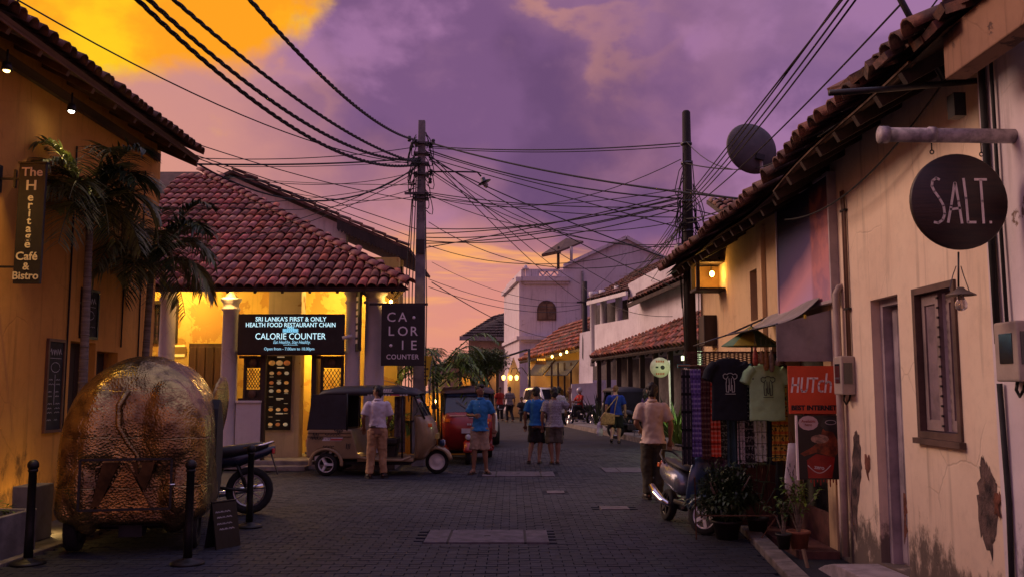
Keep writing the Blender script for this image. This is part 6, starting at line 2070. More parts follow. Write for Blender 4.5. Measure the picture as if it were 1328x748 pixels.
# ================================================================== brass elephant three-wheeler
def hammered(name, c1, c2):
    m_ = bpy.data.materials.new(name); m_.use_nodes = True
    nt = m_.node_tree; g = G(nt); b_ = nt.nodes['Principled BSDF']
    tc = nt.nodes.new('ShaderNodeTexCoord'); o = tc.outputs['Object']
    n1 = g.noise(o, 2.2, 5, .6)
    n2 = g.noise(o, 9, 4, .6)
    vd = g.vor(g.map(o, (1, 1, 1), (.3, .1, .2)), 44)
    col = g.mix(g.ss(n1, .35, .65), (*c1, 1), (*c2, 1))
    col = g.mix(g.m('MULTIPLY', g.ss(n2, .48, .66), .6), col, (.06, .038, .022))
    col = g.mix(g.m('MULTIPLY', g.ss(g.noise(g.map(o, loc=(5, 2, 1)), 1.3, 7, .65), .50, .62), .5), col, (.05, .032, .022))
    nt.links.new(col, b_.inputs['Base Color'])
    b_.inputs['Metallic'].default_value = .92
    nt.links.new(g.m('ADD', .10, g.m('MULTIPLY', n1, .34)), b_.inputs['Roughness'])
    sx = g.sep(o)
    seam = g.m('MINIMUM', g.m('ABSOLUTE', g.m('SUBTRACT', g.m('FRACT', g.m('ADD', g.m('MULTIPLY', sx[2], 2.1), g.m('MULTIPLY', n1, .25))), .5)),
               g.m('ABSOLUTE', g.m('SUBTRACT', g.m('FRACT', g.m('ADD', g.m('MULTIPLY', sx[1], 2.3), g.m('MULTIPLY', n1, .3))), .5)))
    sm_ = g.ss(seam, .0, .02)
    bn = nt.nodes.new('ShaderNodeBump'); bn.inputs['Strength'].default_value = .6; bn.inputs['Distance'].default_value = .008
    nt.links.new(g.m('ADD', g.m('ADD', g.m('MULTIPLY', vd, .9), g.m('MULTIPLY', n2, .5)), g.m('MULTIPLY', sm_, .7)), bn.inputs['Height'])
    nt.links.new(bn.outputs[0], b_.inputs['Normal'])
    return m_


BRASS = hammered('hammered_brass', (.46, .34, .13), (.22, .145, .07))
def elephant():
    t = thing('elephant_cart', 'hammered brass elephant-shaped three-wheeler seen from behind', 'three-wheeler', (-4.0, 10.22, 0), R(12))
    # local: +Y is forward, rear at -Y
    def sec(y, w, zt, zb, e=2.7, n=36, flare=.14):
        out = []
        zc = (zt + zb) / 2; h = (zt - zb) / 2
        for j in range(n):
            a = 2 * PI * j / n
            c, s_ = math.cos(a), math.sin(a)
            x = w * math.copysign(abs(c) ** (2 / e), c)
            z = zc + h * math.copysign(abs(s_) ** (2 / (e if s_ > 0 else 6)), s_)
            if s_ < 0: x = w * math.copysign(abs(c) ** (2 / 7), c) * (1 + flare * -s_)
            out.append(Vector((x, y, z)))
        return out
    m_ = MB()
    m_.loft([sec(-1.13, .60, 1.30, .30, 2.1), sec(-1.09, .66, 1.58, .29, 2.1), sec(-1.0, .70, 1.76, .28, 2.1), sec(-.8, .725, 1.90, .28, 2.1), sec(-.4, .73, 1.97, .28, 2.1), sec(.1, .71, 1.95, .28, 2.2), sec(.5, .64, 1.84, .30, 2.2), sec(.72, .52, 1.68, .34, 2.2)])
    m_.ell((0, .78, 1.42), (.45, .42, .48))                      # head
    m_.ell((-.36, -.98, 1.10), (.28, .20, .58), rot=(0, .1, 0)); m_.ell((.34, -.98, 1.12), (.33, .22, .60), rot=(0, -.12, 0))   # haunches
    m_.ell((-.42, -1.04, .60), (.20, .15, .42), rot=(0, -.1, 0)); m_.ell((.44, -1.04, .60), (.20, .15, .42), rot=(0, .1, 0))    # hind legs in relief
    me = voxel(m_, .026, 3, .5, .008, 6)
    body = link('body', me, BRASS, t)
    m_ = MB(); m_.tube([(-.06, -1.09, 1.60), (-.13, -1.16, 1.45), (-.12, -1.19, 1.25), (-.02, -1.19, 1.08), (.06, -1.19, .98), (.10, -1.195, .86), (.09, -1.20, .78)], [.028, .028, .026, .024, .022, .026, .010], 10)
    m_.build('tail', BRASS, t)
    # trunk, tusks, ears: on the far side
    m_ = MB(); m_.tube([(0, 1.05, 1.35), (0, 1.24, 1.1), (0, 1.26, .8), (0, 1.16, .55), (0, 1.2, .42)], [.17, .13, .10, .08, .06], 14); m_.build('trunk', BRASS, t)
    for s_ in (-1, 1):
        m_ = MB(); m_.tube([(s_ * .2, 1.05, 1.12), (s_ * .24, 1.25, .98), (s_ * .2, 1.36, 1.02)], [.045, .035, .012], 10); m_.build('tusk', pm('ivory', (.6, .5, .36), .4), t)
        m_ = MB()
        m_.ell((s_ * .63, .62, 1.35), (.06, .30, .42), rot=(0, s_ * .12, s_ * -.25)); m_.build('ear', BRASS, t)
    # cut-out of the driver's door on the right flank, with dark edge
    pts = [(-.62, 1.40), (-.50, 1.50), (-.30, 1.46), (-.05, 1.25), (.0, .9), (-.06, .55), (-.35, .42), (-.58, .5), (-.72, .9), (-.70, 1.2)]
    m_ = MB(); m_.prism([(y + .22, z) for y, z in pts], (.655, 0, 0), (0, 1, 0), (0, 0, 1), .085); m_.build('side_opening', BLACKM, t)
    # rear hatch frame with the relief wedge
    m_ = MB()
    zz0, zz1, xx0, xx1, yy = .45, .93, -.44, .40, -1.225
    for p, q in (((xx0, zz0), (xx1, zz0)), ((xx0, zz1), (xx1, zz1)), ((xx0, zz0), (xx0, zz1)), ((xx1, zz0), (xx1, zz1))): m_.bar((p[0], yy, p[1]), (q[0], yy, q[1]), .022, .022)
    m_.build('hatch_frame', BLACK, t)
    m_ = MB(); m_.prism([(-.32, .40), (.24, .40), (.04, .78), (-.03, .88), (-.09, .78)], (0, -1.12, 0), (1, 0, 0), (0, 0, 1), .085)
    lg = MB(); lg.prism([(-.33, .48), (-.26, .48), (-.09, .90), (-.24, .90)], (0, -1.13, 0), (1, 0, 0), (0, 0, 1), .08); lg.prism([(.02, .90), (.24, .90), (.20, .74), (.15, .62), (.10, .70)], (0, -1.13, 0), (1, 0, 0), (0, 0, 1), .08); lg.build('leg_shadow_plate', pm('dark_patina', (.10, .06, .025), .4, .85, var=.4), t)  # dark plates put in for the shade between the hind legs
    m_.build('hatch_panel', hammered('hammered_gold', (.48, .30, .09), (.34, .19, .06)), t)
    MB().tube([(.36, yy - .01, .68), (.44, yy - .02, .68)], .01, 6).build('hatch_handle', CHROME, t)
    # running gear
    m_ = MB(); m_.bb((-.60, -1.0, .26), (.60, .9, .32)); m_.bb((-.10, -1.05, .16), (.12, -.8, .28)); m_.tube([(-.6, -.78, .24), (.6, -.78, .24)], .035, 8); m_.build('chassis', BLACKM, t)
    for x, y in ((-.56, -.78), (.56, -.78), (0, .95)):
        w = MB(); c = (x, y, .24)
        Mx = Matrix(((0, 0, 1), (0, 1, 0), (-1, 0, 0)))
        w.lathe([(.16, -.065), (.22, -.065), (.24, -.045), (.24, .045), (.22, .065), (.16, .065), (.15, 0), (.16, -.065)], c, 24, Mx); wo = w.build('wheel', RUBBER, t)
        w = MB(); w.lathe([(0, -.05), (.05, -.055), (.13, -.03), (.165, -.055), (.165, .055), (.13, .03), (.05, .055), (0, .05)], c, 20, Mx); w.build('rim', STEEL_DK, wo)
    return t


elephant()
# bollards
IRON = pm('cast_iron', (.014, .013, .014), .5, .3, var=.3, scale=12)
b0 = thing('bollard', 'black ball-topped bollard in front of the brass elephant', 'bollard', (gnd(243, 731).x, gnd(243, 731).y, 0), 0, 'black ball-topped bollards')
m_ = MB(); m_.lathe([(.155, 0), (.155, .018), (.12, .035), (.05, .05), (.045, .06)], (0, 0, 0), 28); m_.build('base', IRON, b0)
m_ = MB(); m_.lathe([(.042, .055), (.038, .3), (.036, .84), (.044, .845), (.044, .865), (.03, .87)], (0, 0, 0), 18); m_.build('post', IRON, b0)
m_ = MB(); m_.ell((0, 0, .905), (.052, .052, .052), 18, 12); m_.build('ball', IRON, b0)
p = gnd(36, 731); dup(b0, (p.x, p.y, 0), 0, 'black ball-topped bollard at the far left beside the planter')
p = gnd(323, 683); dup(b0, (p.x, p.y, 0), 0, 'black ball-topped bollard in front of the motorbike wheel')
# folding board leaning by the elephant
t = thing('folding_board', 'low black folding chalkboard beside the brass elephant', 'chalkboard', (-2.98, 9.6, 0), R(58)); t.scale = (.78, .78, .9)
m_ = MB(); m_.slab((-.2, -.12, 0), (.2, -.12, 0), (.2, 0, .52), (-.2, 0, .52), .02); m_.slab((.2, .12, 0), (-.2, .12, 0), (-.2, .01, .52), (.2, .01, .52), .02); m_.build('board', BLACK, t)
m_ = MB()
for (px_, pz_) in ((-.16, .40), (-.14, .34), (-.15, .27), (-.12, .21)):
    y = -.121 + .12 * pz_ / .52
    for (u0, u1) in ((0, .07), (.085, .13), (.15, .24)): m_.ribbon([(px_ + u0 + (u1 - u0) * i / 6, pz_ + .007 * ((i * 5) % 3 - 1)) for i in range(7)], .008, (0, -.1225, 0), (1, 0, 0), (0, .23, 1), .002)
m_.build('chalk_writing', CHALK, t)['kind'] = 'stuff'
# ================================================================== people
SKIN = pm('skin', (.20, .095, .055), .55, var=.12, scale=8)
SKIN_F = pm('skin_fair', (.46, .25, .18), .55, var=.12, scale=8)
HAIR = pm('hair_black', (.010, .008, .008), .6, var=.3, scale=40, bump=.4, bscale=120)


def hand(mb, wrist, d, side, s=1.0):
    """palm, four fingers of unequal length, thumb leaving the side of the palm; d = direction the forearm points"""
    w = Vector(wrist); d = Vector(d).normalized()
    sd = d.cross(Vector((0, 1, .01))).normalized() * side
    nrm = sd.cross(d).normalized()
    if nrm.dot(Vector((side, 0, 0))) > 0: nrm = -nrm
    mb.loft([[w + d * (t * s) + sd * (a * s * math.cos(q)) + nrm * (b * s * math.sin(q)) for q in [2 * PI * j / 10 for j in range(10)]] for t, a, b in ((-.02, .024, .02), (.02, .030, .018), (.06, .041, .016), (.095, .040, .013))])
    for k, (o, L) in enumerate(((-.030, .060), (-.010, .074), (.010, .078), (.029, .068))):
        p0 = w + d * (.088 * s) + sd * (o * s)
        p1 = p0 + (d * .55 + nrm * .10).normalized() * L * .5 * s
        p2 = p1 + (d * .8 + nrm * .55).normalized() * L * .32 * s
        p3 = p2 + (d * .5 + nrm * .9).normalized() * L * .28 * s
        mb.tube([p0, p1, p2, p3], [.009 * s, .0088 * s, .008 * s, .006 * s], 6)
    p0 = w + d * (.03 * s) + sd * (.030 * s)
    p1 = p0 + (d * .7 + sd * .6 + nrm * .3).normalized() * .035 * s
    p2 = p1 + (d * .95 + sd * .1 + nrm * .4).normalized() * .03 * s
    mb.tube([p0, p1, p2], [.012 * s, .010 * s, .007 * s], 6)


def person(label, x, y, rz, top, bottom, arms, legs, H=1.70, style='shorts', build=1.0, hair='short', head_turn=0.0, skin=SKIN, shoes=None, vox=.016, belly=0.0, sleeve=.55, z0=0.0, hips=1.0, shirt_len=.84, group='people in the street', collar=False):
    t = thing('person', label, 'person', (x, y, z0), rz, group)
    k = H / 1.70
    t.scale = (k, k, k)
    b = build
    def torso(m_, g=0.0, lo=.80, cap=1.54, neck=True):
        lst = [(0, 0, .80, .125 * b * hips + g, .10 * b + g), (0, -.005, .90, .155 * b * hips + g, .115 * b + g), (0, .0, 1.00, .140 * b + g, .105 * b + belly + g), (0, .005, 1.12, .140 * b + g, .105 * b + belly * .7 + g), (0, .01, 1.24, .165 * b + g, .115 * b + g), (0, 0, 1.34, .168 * b + g, .105 * b + g), (0, -.01, 1.395, .125 * b + g, .085 * b + g)]
        lst = [(0, -.0, lo, (.160 * b * hips if lo > .8 else lst[0][3] - g) + g + (.024 if lo < .9 else .004), (.120 * b if lo > .8 else lst[0][4] - g) + g + (.026 if lo < .9 else .004))] + [q for q in lst if q[2] > lo + .03]
        if neck: lst += [(0, -.012, 1.435, .075, .065), (0, -.005, 1.47, .054, .056), (0, .008, 1.53, .052, .055)]
        else: lst += [(0, -.012, 1.43, .085, .072), (0, -.010, 1.448, .072, .068)]
        m_.rings(lst, 18)
    S_ = {}
    for s_, nm in ((-1, 'L'), (1, 'R')):
        sh = Vector((s_ * .162 * b, -.005, 1.355))
        el, wr = [Vector(q) for q in arms[nm]]
        S_[nm] = (sh, el, wr)
    m_ = MB()
    torso(m_)
    ht = Matrix.Rotation(head_turn, 3, 'Z')
    hc = Vector((0, .025, 1.60))
    def hp(v): return hc + ht @ Vector(v)
    m_.ell(hc, (.074, .092, .105), 18, 12)
    m_.ell(hp((0, .035, -.055)), (.054, .058, .055), 14, 9)
    m_.ell(hp((0, .098, -.018)), (.013, .018, .024), 8, 6)
    m_.ell(hp((0, .080, .022)), (.05, .016, .012), 10, 6)
    m_.ell(hp((0, .085, -.060)), (.022, .012, .010), 8, 6)
    for s_ in (-1, 1): m_.ell(hp((s_ * .078, -.005, -.01)), (.012, .024, .034), 8, 6)
    for nm, (sh, el, wr) in S_.items():
        m_.tube([sh + Vector((0, 0, .01)), sh.lerp(el, .35), sh.lerp(el, .75), el, el.lerp(wr, .3), el.lerp(wr, .8), wr], [.052 * b, .050 * b, .041 * b, .040 * b, .041 * b, .029, .027], 12)
        m_.ell(sh, (.058 * b, .06 * b, .06 * b), 10, 8)
    LG = {}
    for s_, nm in ((-1, 'L'), (1, 'R')):
        hip = Vector((s_ * .085 * hips, 0, .88)); kn, an, toe = [Vector(q) for q in legs[nm]]
        LG[nm] = (hip, kn, an, toe)
        m_.tube([hip, hip.lerp(kn, .5), kn - (kn - hip) * .08, kn, kn.lerp(an, .3), kn.lerp(an, .75), an], [.092 * b * hips, .080 * b, .058 * b, .056 * b, .060 * b, .040, .037], 14)
        heel = an + Vector((0, 0, -.045)) - (toe - an).normalized() * .05
        m_.tube([heel, an + Vector((0, 0, -.038)), an.lerp(toe, .6) + Vector((0, 0, -.0)), toe], [.030, .040, .034, .020], 10)
    me = voxel(m_, vox, 2, .5)
    hm = MB()
    for nm, (sh, el, wr) in S_.items(): hand(hm, wr, wr - el, -1 if nm == 'L' else 1, 1.0)
    join_mesh(me, hm, 0)
    em = MB()
    for s_ in (-1, 1): em.ell(hp((s_ * .031, .083, .006)), (.012, .008, .007), 8, 6)
    join_mesh(me, em, 1)
    o = link('body', me, [skin, pm('eye_dark', (.02, .015, .012), .2)], t)
    # shirt
    m_ = MB()
    torso(m_, .016, shirt_len, neck=False)
    for nm, (sh, el, wr) in S_.items():
        e2 = sh.lerp(el, sleeve + .25)
        m_.tube([sh + Vector((0, 0, .008)), sh.lerp(e2, .5), e2], [.068 * b, .070 * b, .070 * b], 14)
        m_.ell(sh, (.070 * b, .072 * b, .068 * b), 10, 8)
    so = link('shirt', voxel(m_, vox * .9, 2, .5, .018, 9), top, t)
    if collar:
        m_ = MB(); m_.lathe([(.072, 1.425), (.064, 1.465), (.070, 1.468), (.080, 1.43)], (0, -.008, 0), 20); m_.build('collar', top, so)
        m_ = MB()
        for i in range(5): m_.ell((0, .128 - .004 * i, 1.36 - .07 * i), (.006, .004, .006), 6, 4)
        m_.build('button', DECAL_W, so)
    # trousers / shorts
    m_ = MB()
    m_.rings([(0, 0, .76, .12 * b * hips, .10 * b), (0, -.003, .86, .165 * b * hips, .128 * b), (0, -.002, .93, .160 * b * hips, .122 * b), (0, 0, .985, .150 * b, .114 * b + belly)], 18)
    for nm, (hip, kn, an, toe) in LG.items():
        if style == 'trousers':
            m_.tube([hip, hip.lerp(kn, .5), kn, kn.lerp(an, .5), an + Vector((0, 0, .0))], [.106 * b * hips, .096 * b, .080 * b, .074 * b, .070 * b], 14)
        else:
            k2 = hip.lerp(kn, .98)
            m_.tube([hip, hip.lerp(k2, .5), k2, k2 + (an - kn) * .06], [.106 * b * hips, .102 * b, .098 * b, .098 * b], 14)
    link('trousers' if style == 'trousers' else 'shorts', voxel(m_, vox * .9, 2, .5, .020, 9), bottom, t)
    # hair
    m_ = MB()
    if hair == 'short':
        m_.ell(hp((0, -.016, .030)), (.083, .092, .088), 18, 12)
        m_.ell(hp((0, .05, .085)), (.06, .05, .03), 12, 8)
        m_.ell(hp((0, -.040, -.025)), (.077, .068, .085), 16, 10)
    elif hair == 'bun':
        m_.ell(hp((0, -.025, .020)), (.092, .092, .098), 18, 12)
        m_.ell(hp((0, -.08, -.04)), (.075, .05, .08), 14, 10)
    elif hair == 'long':
        m_.ell(hp((0, -.025, .020)), (.09, .092, .096), 18, 12)
        m_.tube([hp((0, -.06, 0)), hp((0, -.10, -.12)), hp((0, -.10, -.28))], [.085, .08, .05], 12)
    elif hair == 'crop':
        m_.ell(hp((0, -.012, .026)), (.079, .092, .086), 18, 12)
        m_.ell(hp((0, -.036, -.02)), (.075, .068, .075), 16, 10)
    hmat = HAIR if skin is SKIN else pm('hair_sandy', (.22, .10, .04), .7, var=.3, scale=40)
    link('hair', voxel(m_, .011, 1, .5, .020, 30), hmat, t)
    # footwear
    for nm, (hip, kn, an, toe) in LG.items():
        m_ = MB(); dv = (toe - an); dv.z = 0; dv.normalize(); sd = Vector((dv.y, -dv.x, 0))
        base = an - dv * .075; L = .27
        zb = min(an.z - .085, toe.z - .03)
        m_.prism([(-.035, 0), (.035, 0), (.047, .16), (.04, .25), (0, .28), (-.04, .25), (-.047, .16)], Vector((base.x, base.y, max(.002, zb))), sd, dv, .022)
        if shoes == 'shoe': m_.tube([base + dv * .03 + Vector((0, 0, -.03)), an + dv * .08 + Vector((0, 0, -.045)), toe + Vector((0, 0, .005))], [.045, .048, .034], 10)
        else: m_.tube([toe - dv * .06 + sd * .045 + Vector((0, 0, -.005)), toe - dv * .06 + Vector((0, 0, .035)), toe - dv * .06 - sd * .045 + Vector((0, 0, -.005))], .010, 6)
        m_.build('shoe' if shoes == 'shoe' else 'sandal', pm('shoe_dark', (.03, .022, .018), .7) if shoes != 'shoe' else pm('shoe_black', (.018, .014, .013), .5), t)
    return t


ST = {'L': ((-.10, .01, .48), (-.11, -.01, .09), (-.14, .15, .035)), 'R': ((.10, .01, .48), (.11, -.01, .09), (.14, .15, .035))}
HANG = {'L': ((-.25, -.03, 1.10), (-.25, .05, .86)), 'R': ((.25, -.03, 1.10), (.25, .05, .86))}

# 1 man in pale shirt beside the beige three-wheeler (back turned, looking left)
t1 = person('man in pale short-sleeved shirt and khaki trousers standing at the beige three-wheeler', at(498, 0, 16.75).x, 16.75, R(8), pm('shirt_pale', (.55, .50, .58), .9, var=.12, bump=.1), pm('khaki', (.36, .21, .11), .9, var=.15, bump=.15),
            {'L': ((-.26, .0, 1.11), (-.25, .16, .93)), 'R': ((.24, .03, 1.10), (.20, .20, 1.0))},
            {'L': ((-.10, .02, .48), (-.13, -.02, .09), (-.18, .13, .035)), 'R': ((.10, .02, .48), (.13, -.0, .09), (.18, .15, .035))}, 1.66, 'trousers', 1.03, 'short', R(55), shoes='shoe', collar=True, shirt_len=.93)
m_ = MB(); m_.rings([(0, 0, .935, .172, .132), (0, 0, .975, .166, .128)], 24); m_.build('belt', pm('belt', (.05, .025, .015), .5), t1)
# 2 man in blue shirt facing us, looking left
person('man in bright blue shirt and khaki shorts standing in front of the red three-wheeler', at(625, 0, 17.6).x, 17.6, R(172), pm('shirt_blue', (.02, .17, .42), .85, var=.15, bump=.15), pm('shorts_khaki', (.34, .24, .17), .9, var=.2, bump=.2),
       {'L': ((-.26, -.04, 1.11), (-.27, .0, .86)), 'R': ((.25, .0, 1.12), (.07, .20, 1.12))},
       {'L': ((-.09, .02, .48), (-.12, -.01, .09), (-.20, .13, .035)), 'R': ((.10, .05, .48), (.12, .06, .09), (.16, .22, .035))}, 1.68, 'shorts', .93, 'short', R(38), collar=True, shirt_len=.82)
# 3, 4 the couple, backs to us
person('man in blue top and black shorts walking away beside the woman', at(694, 0, 20.0).x, 20.0, R(-4), pm('top_blue', (.012, .13, .42), .9, var=.15, bump=.1), pm('shorts_black', (.012, .011, .012), .9, var=.2),
       HANG, {'L': ((-.10, .07, .48), (-.16, -.06, .11), (-.18, .10, .045)), 'R': ((.09, .05, .48), (.06, -.05, .09), (.08, .12, .035))}, 1.64, 'shorts', 1.02, 'short', R(-10), shirt_len=.84)
person('woman in grey patterned top raising her right arm, back to the camera', at(716, 0, 19.9).x, 19.9, R(3), plaid('top_grey', (.34, .33, .36), (.09, .09, .10), (.28, .27, .30), 55, 50, 1), pm('shorts_olive', (.10, .085, .06), .9, var=.2),
       {'L': ((-.27, -.05, 1.10), (-.27, .0, .86)), 'R': ((.36, .02, 1.26), (.37, .06, 1.56))},
       {'L': ((-.09, .03, .48), (-.05, -.04, .09), (-.06, .12, .035)), 'R': ((.09, .02, .48), (.07, -.02, .09), (.08, .14, .035))}, 1.63, 'shorts', 1.10, 'bun', R(8), hips=1.12, shirt_len=.82)
# 5 someone further off, just right of her head
person('person in a white top beyond the raised arm of the woman', at(722, 0, 30).x, 30.0, R(10), pm('top_white', (.5, .48, .5), .9), pm('shorts_black', (.012, .011, .012)), HANG, ST, 1.66, 'trousers', .92, 'short', 0, vox=.02)
# 6 tourist in blue with a shoulder bag
t6 = person('fair man in royal blue T-shirt with tan shoulder bag walking away', at(792, 0, 27.0).x, 27.0, R(-6), pm('tee_royal', (.008, .035, .30), .9, var=.15, bump=.1), pm('shorts_black', (.012, .011, .012)),
            {'L': ((-.27, .0, 1.10), (-.29, .10, .88)), 'R': ((.27, .0, 1.10), (.28, .08, .88))},
            {'L': ((-.10, -.05, .48), (-.13, -.24, .16), (-.14, -.12, .06)), 'R': ((.10, .08, .48), (.08, .05, .09), (.09, .20, .035))}, 1.70, 'shorts', 1.06, 'crop', 0, SKIN_F, shoes='shoe')
m_ = MB()
bag = wthing('shoulder_bag', 'tan canvas shoulder bag on the back of the man in royal blue', 'bag', at(787, 549, 26.75))
p = at(786, 549, 26.78); q = at(802, 512, 26.82)
m_.prism([(-.22, -.02), (.20, .0), (.22, .30), (-.10, .36), (-.20, .22)], (p.x + .05, 26.84, p.z - .02), (1, 0, 0), (0, 0, 1), .10)
o_ = m_.build('pouch', pm('bag_tan', (.26, .16, .10), .9, var=.2), bag, bev=.03)
m_ = MB(); m_.tube([(p.x - .05, 26.80, p.z + .3), (p.x + .12, 26.82, p.z + .52), (q.x - .02, 26.86, q.z - .02)], .016, 6); m_.tube([(p.x + .24, 26.80, p.z + .25), (p.x + .28, 26.84, p.z + .5), (q.x - .01, 26.87, q.z - .02)], .014, 6); m_.build('strap', pm('bag_tan', (.26, .16, .10)), bag)
pb = wthing('carrier_bag', 'white plastic carrier bag in the left hand of the man in royal blue', 'bag', at(778, 565, 26.95))
p = at(778, 565, 26.97)
m_ = MB(); m_.rings([(p.x, 26.97, p.z, .08, .05), (p.x, 26.97, p.z + .1, .10, .07), (p.x, 26.97, p.z + .34, .08, .06), (p.x + .01, 26.97, p.z + .42, .05, .03)], 16); link('bag', voxel(m_, .012, 1, .5, .012, 14), pm('plastic_white', (.62, .58, .62), .4), pb)
MB().tube([(p.x - .03, 26.97, p.z + .40), (p.x + .02, 27.0, p.z + .56), (p.x + .05, 26.97, p.z + .40)], .008, 6).build('handle', pm('plastic_white', (.62, .58, .62)), pb)
# 7 man in the cream shirt, nearest
person('man in cream polo shirt and dark trousers standing with his back turned by the scooter', at(837, 0, 13.6).x, 13.6, R(-3), pm('polo_cream', (.50, .38, .31), .9, var=.12, bump=.15), pm('trousers_olive', (.035, .030, .018), .9, var=.2, bump=.1),
       {'L': ((-.245, -.01, 1.11), (-.17, .16, 1.02)), 'R': ((.27, -.03, 1.10), (.26, .04, .86))},
       {'L': ((-.095, .02, .48), (-.08, .0, .09), (-.12, .16, .035)), 'R': ((.09, .02, .48), (.08, -.01, .09), (.11, .15, .035))}, 1.69, 'trousers', 1.02, 'short', R(-4), shoes='shoe', collar=True, shirt_len=.82)
# 8 someone in purple beyond him
person('person in purple top half hidden behind the man in cream', at(830, 0, 26.5).x, 26.5, R(-70), pm('top_purple', (.08, .035, .16), .9), pm('shorts_black', (.012, .011, .012)), HANG, ST, 1.62, 'trousers', .95, 'long', R(30), vox=.02)
# 9 far figures by the wall lamps
person('person in a checked shirt and dark trousers walking near the wall lamps', at(661, 0, 44).x, 44.0, R(20), plaid('shirt_check', (.30, .26, .26), (.10, .09, .10), (.2, .18, .18), 22, 22), pm('trousers_black', (.015, .013, .015), .9), HANG, {'L': ((-.10, .12, .48), (-.10, .05, .10), (-.11, .2, .035)), 'R': ((.09, .0, .48), (.10, -.2, .13), (.1, -.06, .05))}, 1.68, 'trousers', 1.0, 'short', 0, vox=.024)
person('person in a red top in the shade left of the wall lamps', at(649, 0, 46).x, 46.0, R(200), pm('top_red', (.40, .03, .02), .9), pm('trousers_black', (.015, .013, .015)), HANG, ST, 1.66, 'trousers', 1.0, 'short', 0, vox=.024)
SITL = {'L': ((-.12, .40, .86), (-.14, .42, .42), (-.15, .56, .37)), 'R': ((.12, .40, .86), (.14, .42, .42), (.15, .56, .37))}
REACH = {'L': ((-.24, .16, 1.12), (-.22, .42, 1.10)), 'R': ((.24, .16, 1.12), (.22, .42, 1.10))}
pr_ = person('rider in a red top sitting on the motorbike at the bend', at(748, 0, 40.0).x, 40.0, R(125), pm('top_red', (.40, .03, .02)), pm('trousers_black', (.015, .013, .015)), REACH, SITL, 1.62, 'trousers', 1.0, 'crop', 0, vox=.024, z0=-.02)
m_ = MB(); m_.ell((0, .02, 1.635), (.125, .145, .13)); m_.build('helmet', pm('helmet_white', (.6, .58, .6), .3, coat=.4), pr_)
person('person sitting low beside the white car near the wall lamps', at(676, 0, 45).x, 45.0, R(190), BLACKM, pm('trousers_black', (.015, .013, .015)), REACH, SITL, 1.55, 'trousers', 1.0, 'short', 0, vox=.024, z0=-.36)
# ================================================================== far buildings
# ---- small house past the shop (right of the wooden pole)
sh_ = wthing('house', 'small white house with rusty tiled gable just past the lantern', 'building', (6.2, 22, 0))
a, b = at(893, 700, 21.0), at(990, 300, 21.0)
z = at(0, 297, 21.0).z
m_ = MB(); m_.bb((5.25, 20.5, 0), (10, 24, z)); m_.build('wall', WHITE_W, sh_)
m_ = MB(); m_.slab((5.0, 20.2, z + .05), (10, 20.2, z + .05), (10, 23, z + 1.1), (5.0, 23, z + 1.1), .1)
ro = m_.build('roof', WOOD_DK, sh_)
jb = MB(); tiles(ro, Vector((5.0, 20.2, z + .05)), (1, 0, 0), (0, 2.8, 1.05), 18, 7, .24, .40, TILE_OLDJ, mb=jb, jit=.02); o = jb.build('tile_slope', TILE_OLDJ, ro); o['kind'] = 'stuff'
MB().tube([(4.95, 20.3, z + .0), (4.95, 20.1, z - .05), (4.97, 20.12, z - .3)], .04, 8).build('gutter', STEEL_DK, sh_)
a, b = at(930, 405, 19.8), at(949, 362, 19.8)
m_ = MB(); m_.bb((a.x - .06, 20.40, a.z - .06), (b.x + .1, 20.498, b.z + .06)); wo = m_.build('window', WHITE_P, sh_)
for i in range(3): MB().bb((a.x + i * .13, 20.37, a.z), (a.x + i * .13 + .10, 20.399, b.z)).build('pane', GLASS_DK, wo)
va, vb = at(898, 325, 20.4), at(911, 305, 20.4)
m_ = MB()
for i in range(5): m_.bb((va.x, 20.42, va.z + i * (vb.z - va.z) / 5), (vb.x, 20.49, va.z + (i + .7) * (vb.z - va.z) / 5))
m_.build('louvre', WHITE_P, sh_)

# ---- verandah house with lean-to roof and balcony
vh = wthing('house', 'two-storey white verandah house with balcony columns and rusty lean-to roof', 'building', (7, 34, 0))
eL, eR = at(766, 466, 40.0), at(890, 449, 28.0)
d_ = (eR - eL); eR2 = eR + d_ * .55
tL, tR = at(777, 457, 40.6), at(925, 399, 29.5)
d2 = tR - tL; tR2 = tR + d2 * .5
m_ = MB(); m_.slab(eL, eR2, tR2, tL, .08); lr = m_.build('roof', WOOD_DK, vh)
jb = MB()
nc, nr = 46, 5
src = barrel(.38, .62, n=4)
random.seed(19)
cnt = 0
for r_ in range(nr):
    for c_ in range(nc):
        u, v = (c_ + .5) / nc, r_ / nr
        p = eL.lerp(eR2, u).lerp(tL.lerp(tR2, u), v)
        up = (tL.lerp(tR2, u) - eL.lerp(eR2, u))
        if up.length < .25 and r_ > 0: continue
        F = frame((eR2 - eL), up)
        L = min(1.0, up.length / 3.0 + .25)
        T = Matrix.Translation(p + Vector((0, 0, .02 + random.uniform(0, .02)))) @ F @ Matrix.Diagonal((1, L, 1, 1)) @ Euler((R(-4), 0, random.uniform(-.06, .06))).to_matrix().to_4x4()
        jb.add([T @ Vector(q) for q in src.v], src.f, True)
o = jb.build('tile_slope', pm('lean_to_tile', (.34, .12, .075), .9, var=.4, scale=5, bump=.3, col2=(.12, .05, .04), island=.45), lr); o['kind'] = 'stuff'
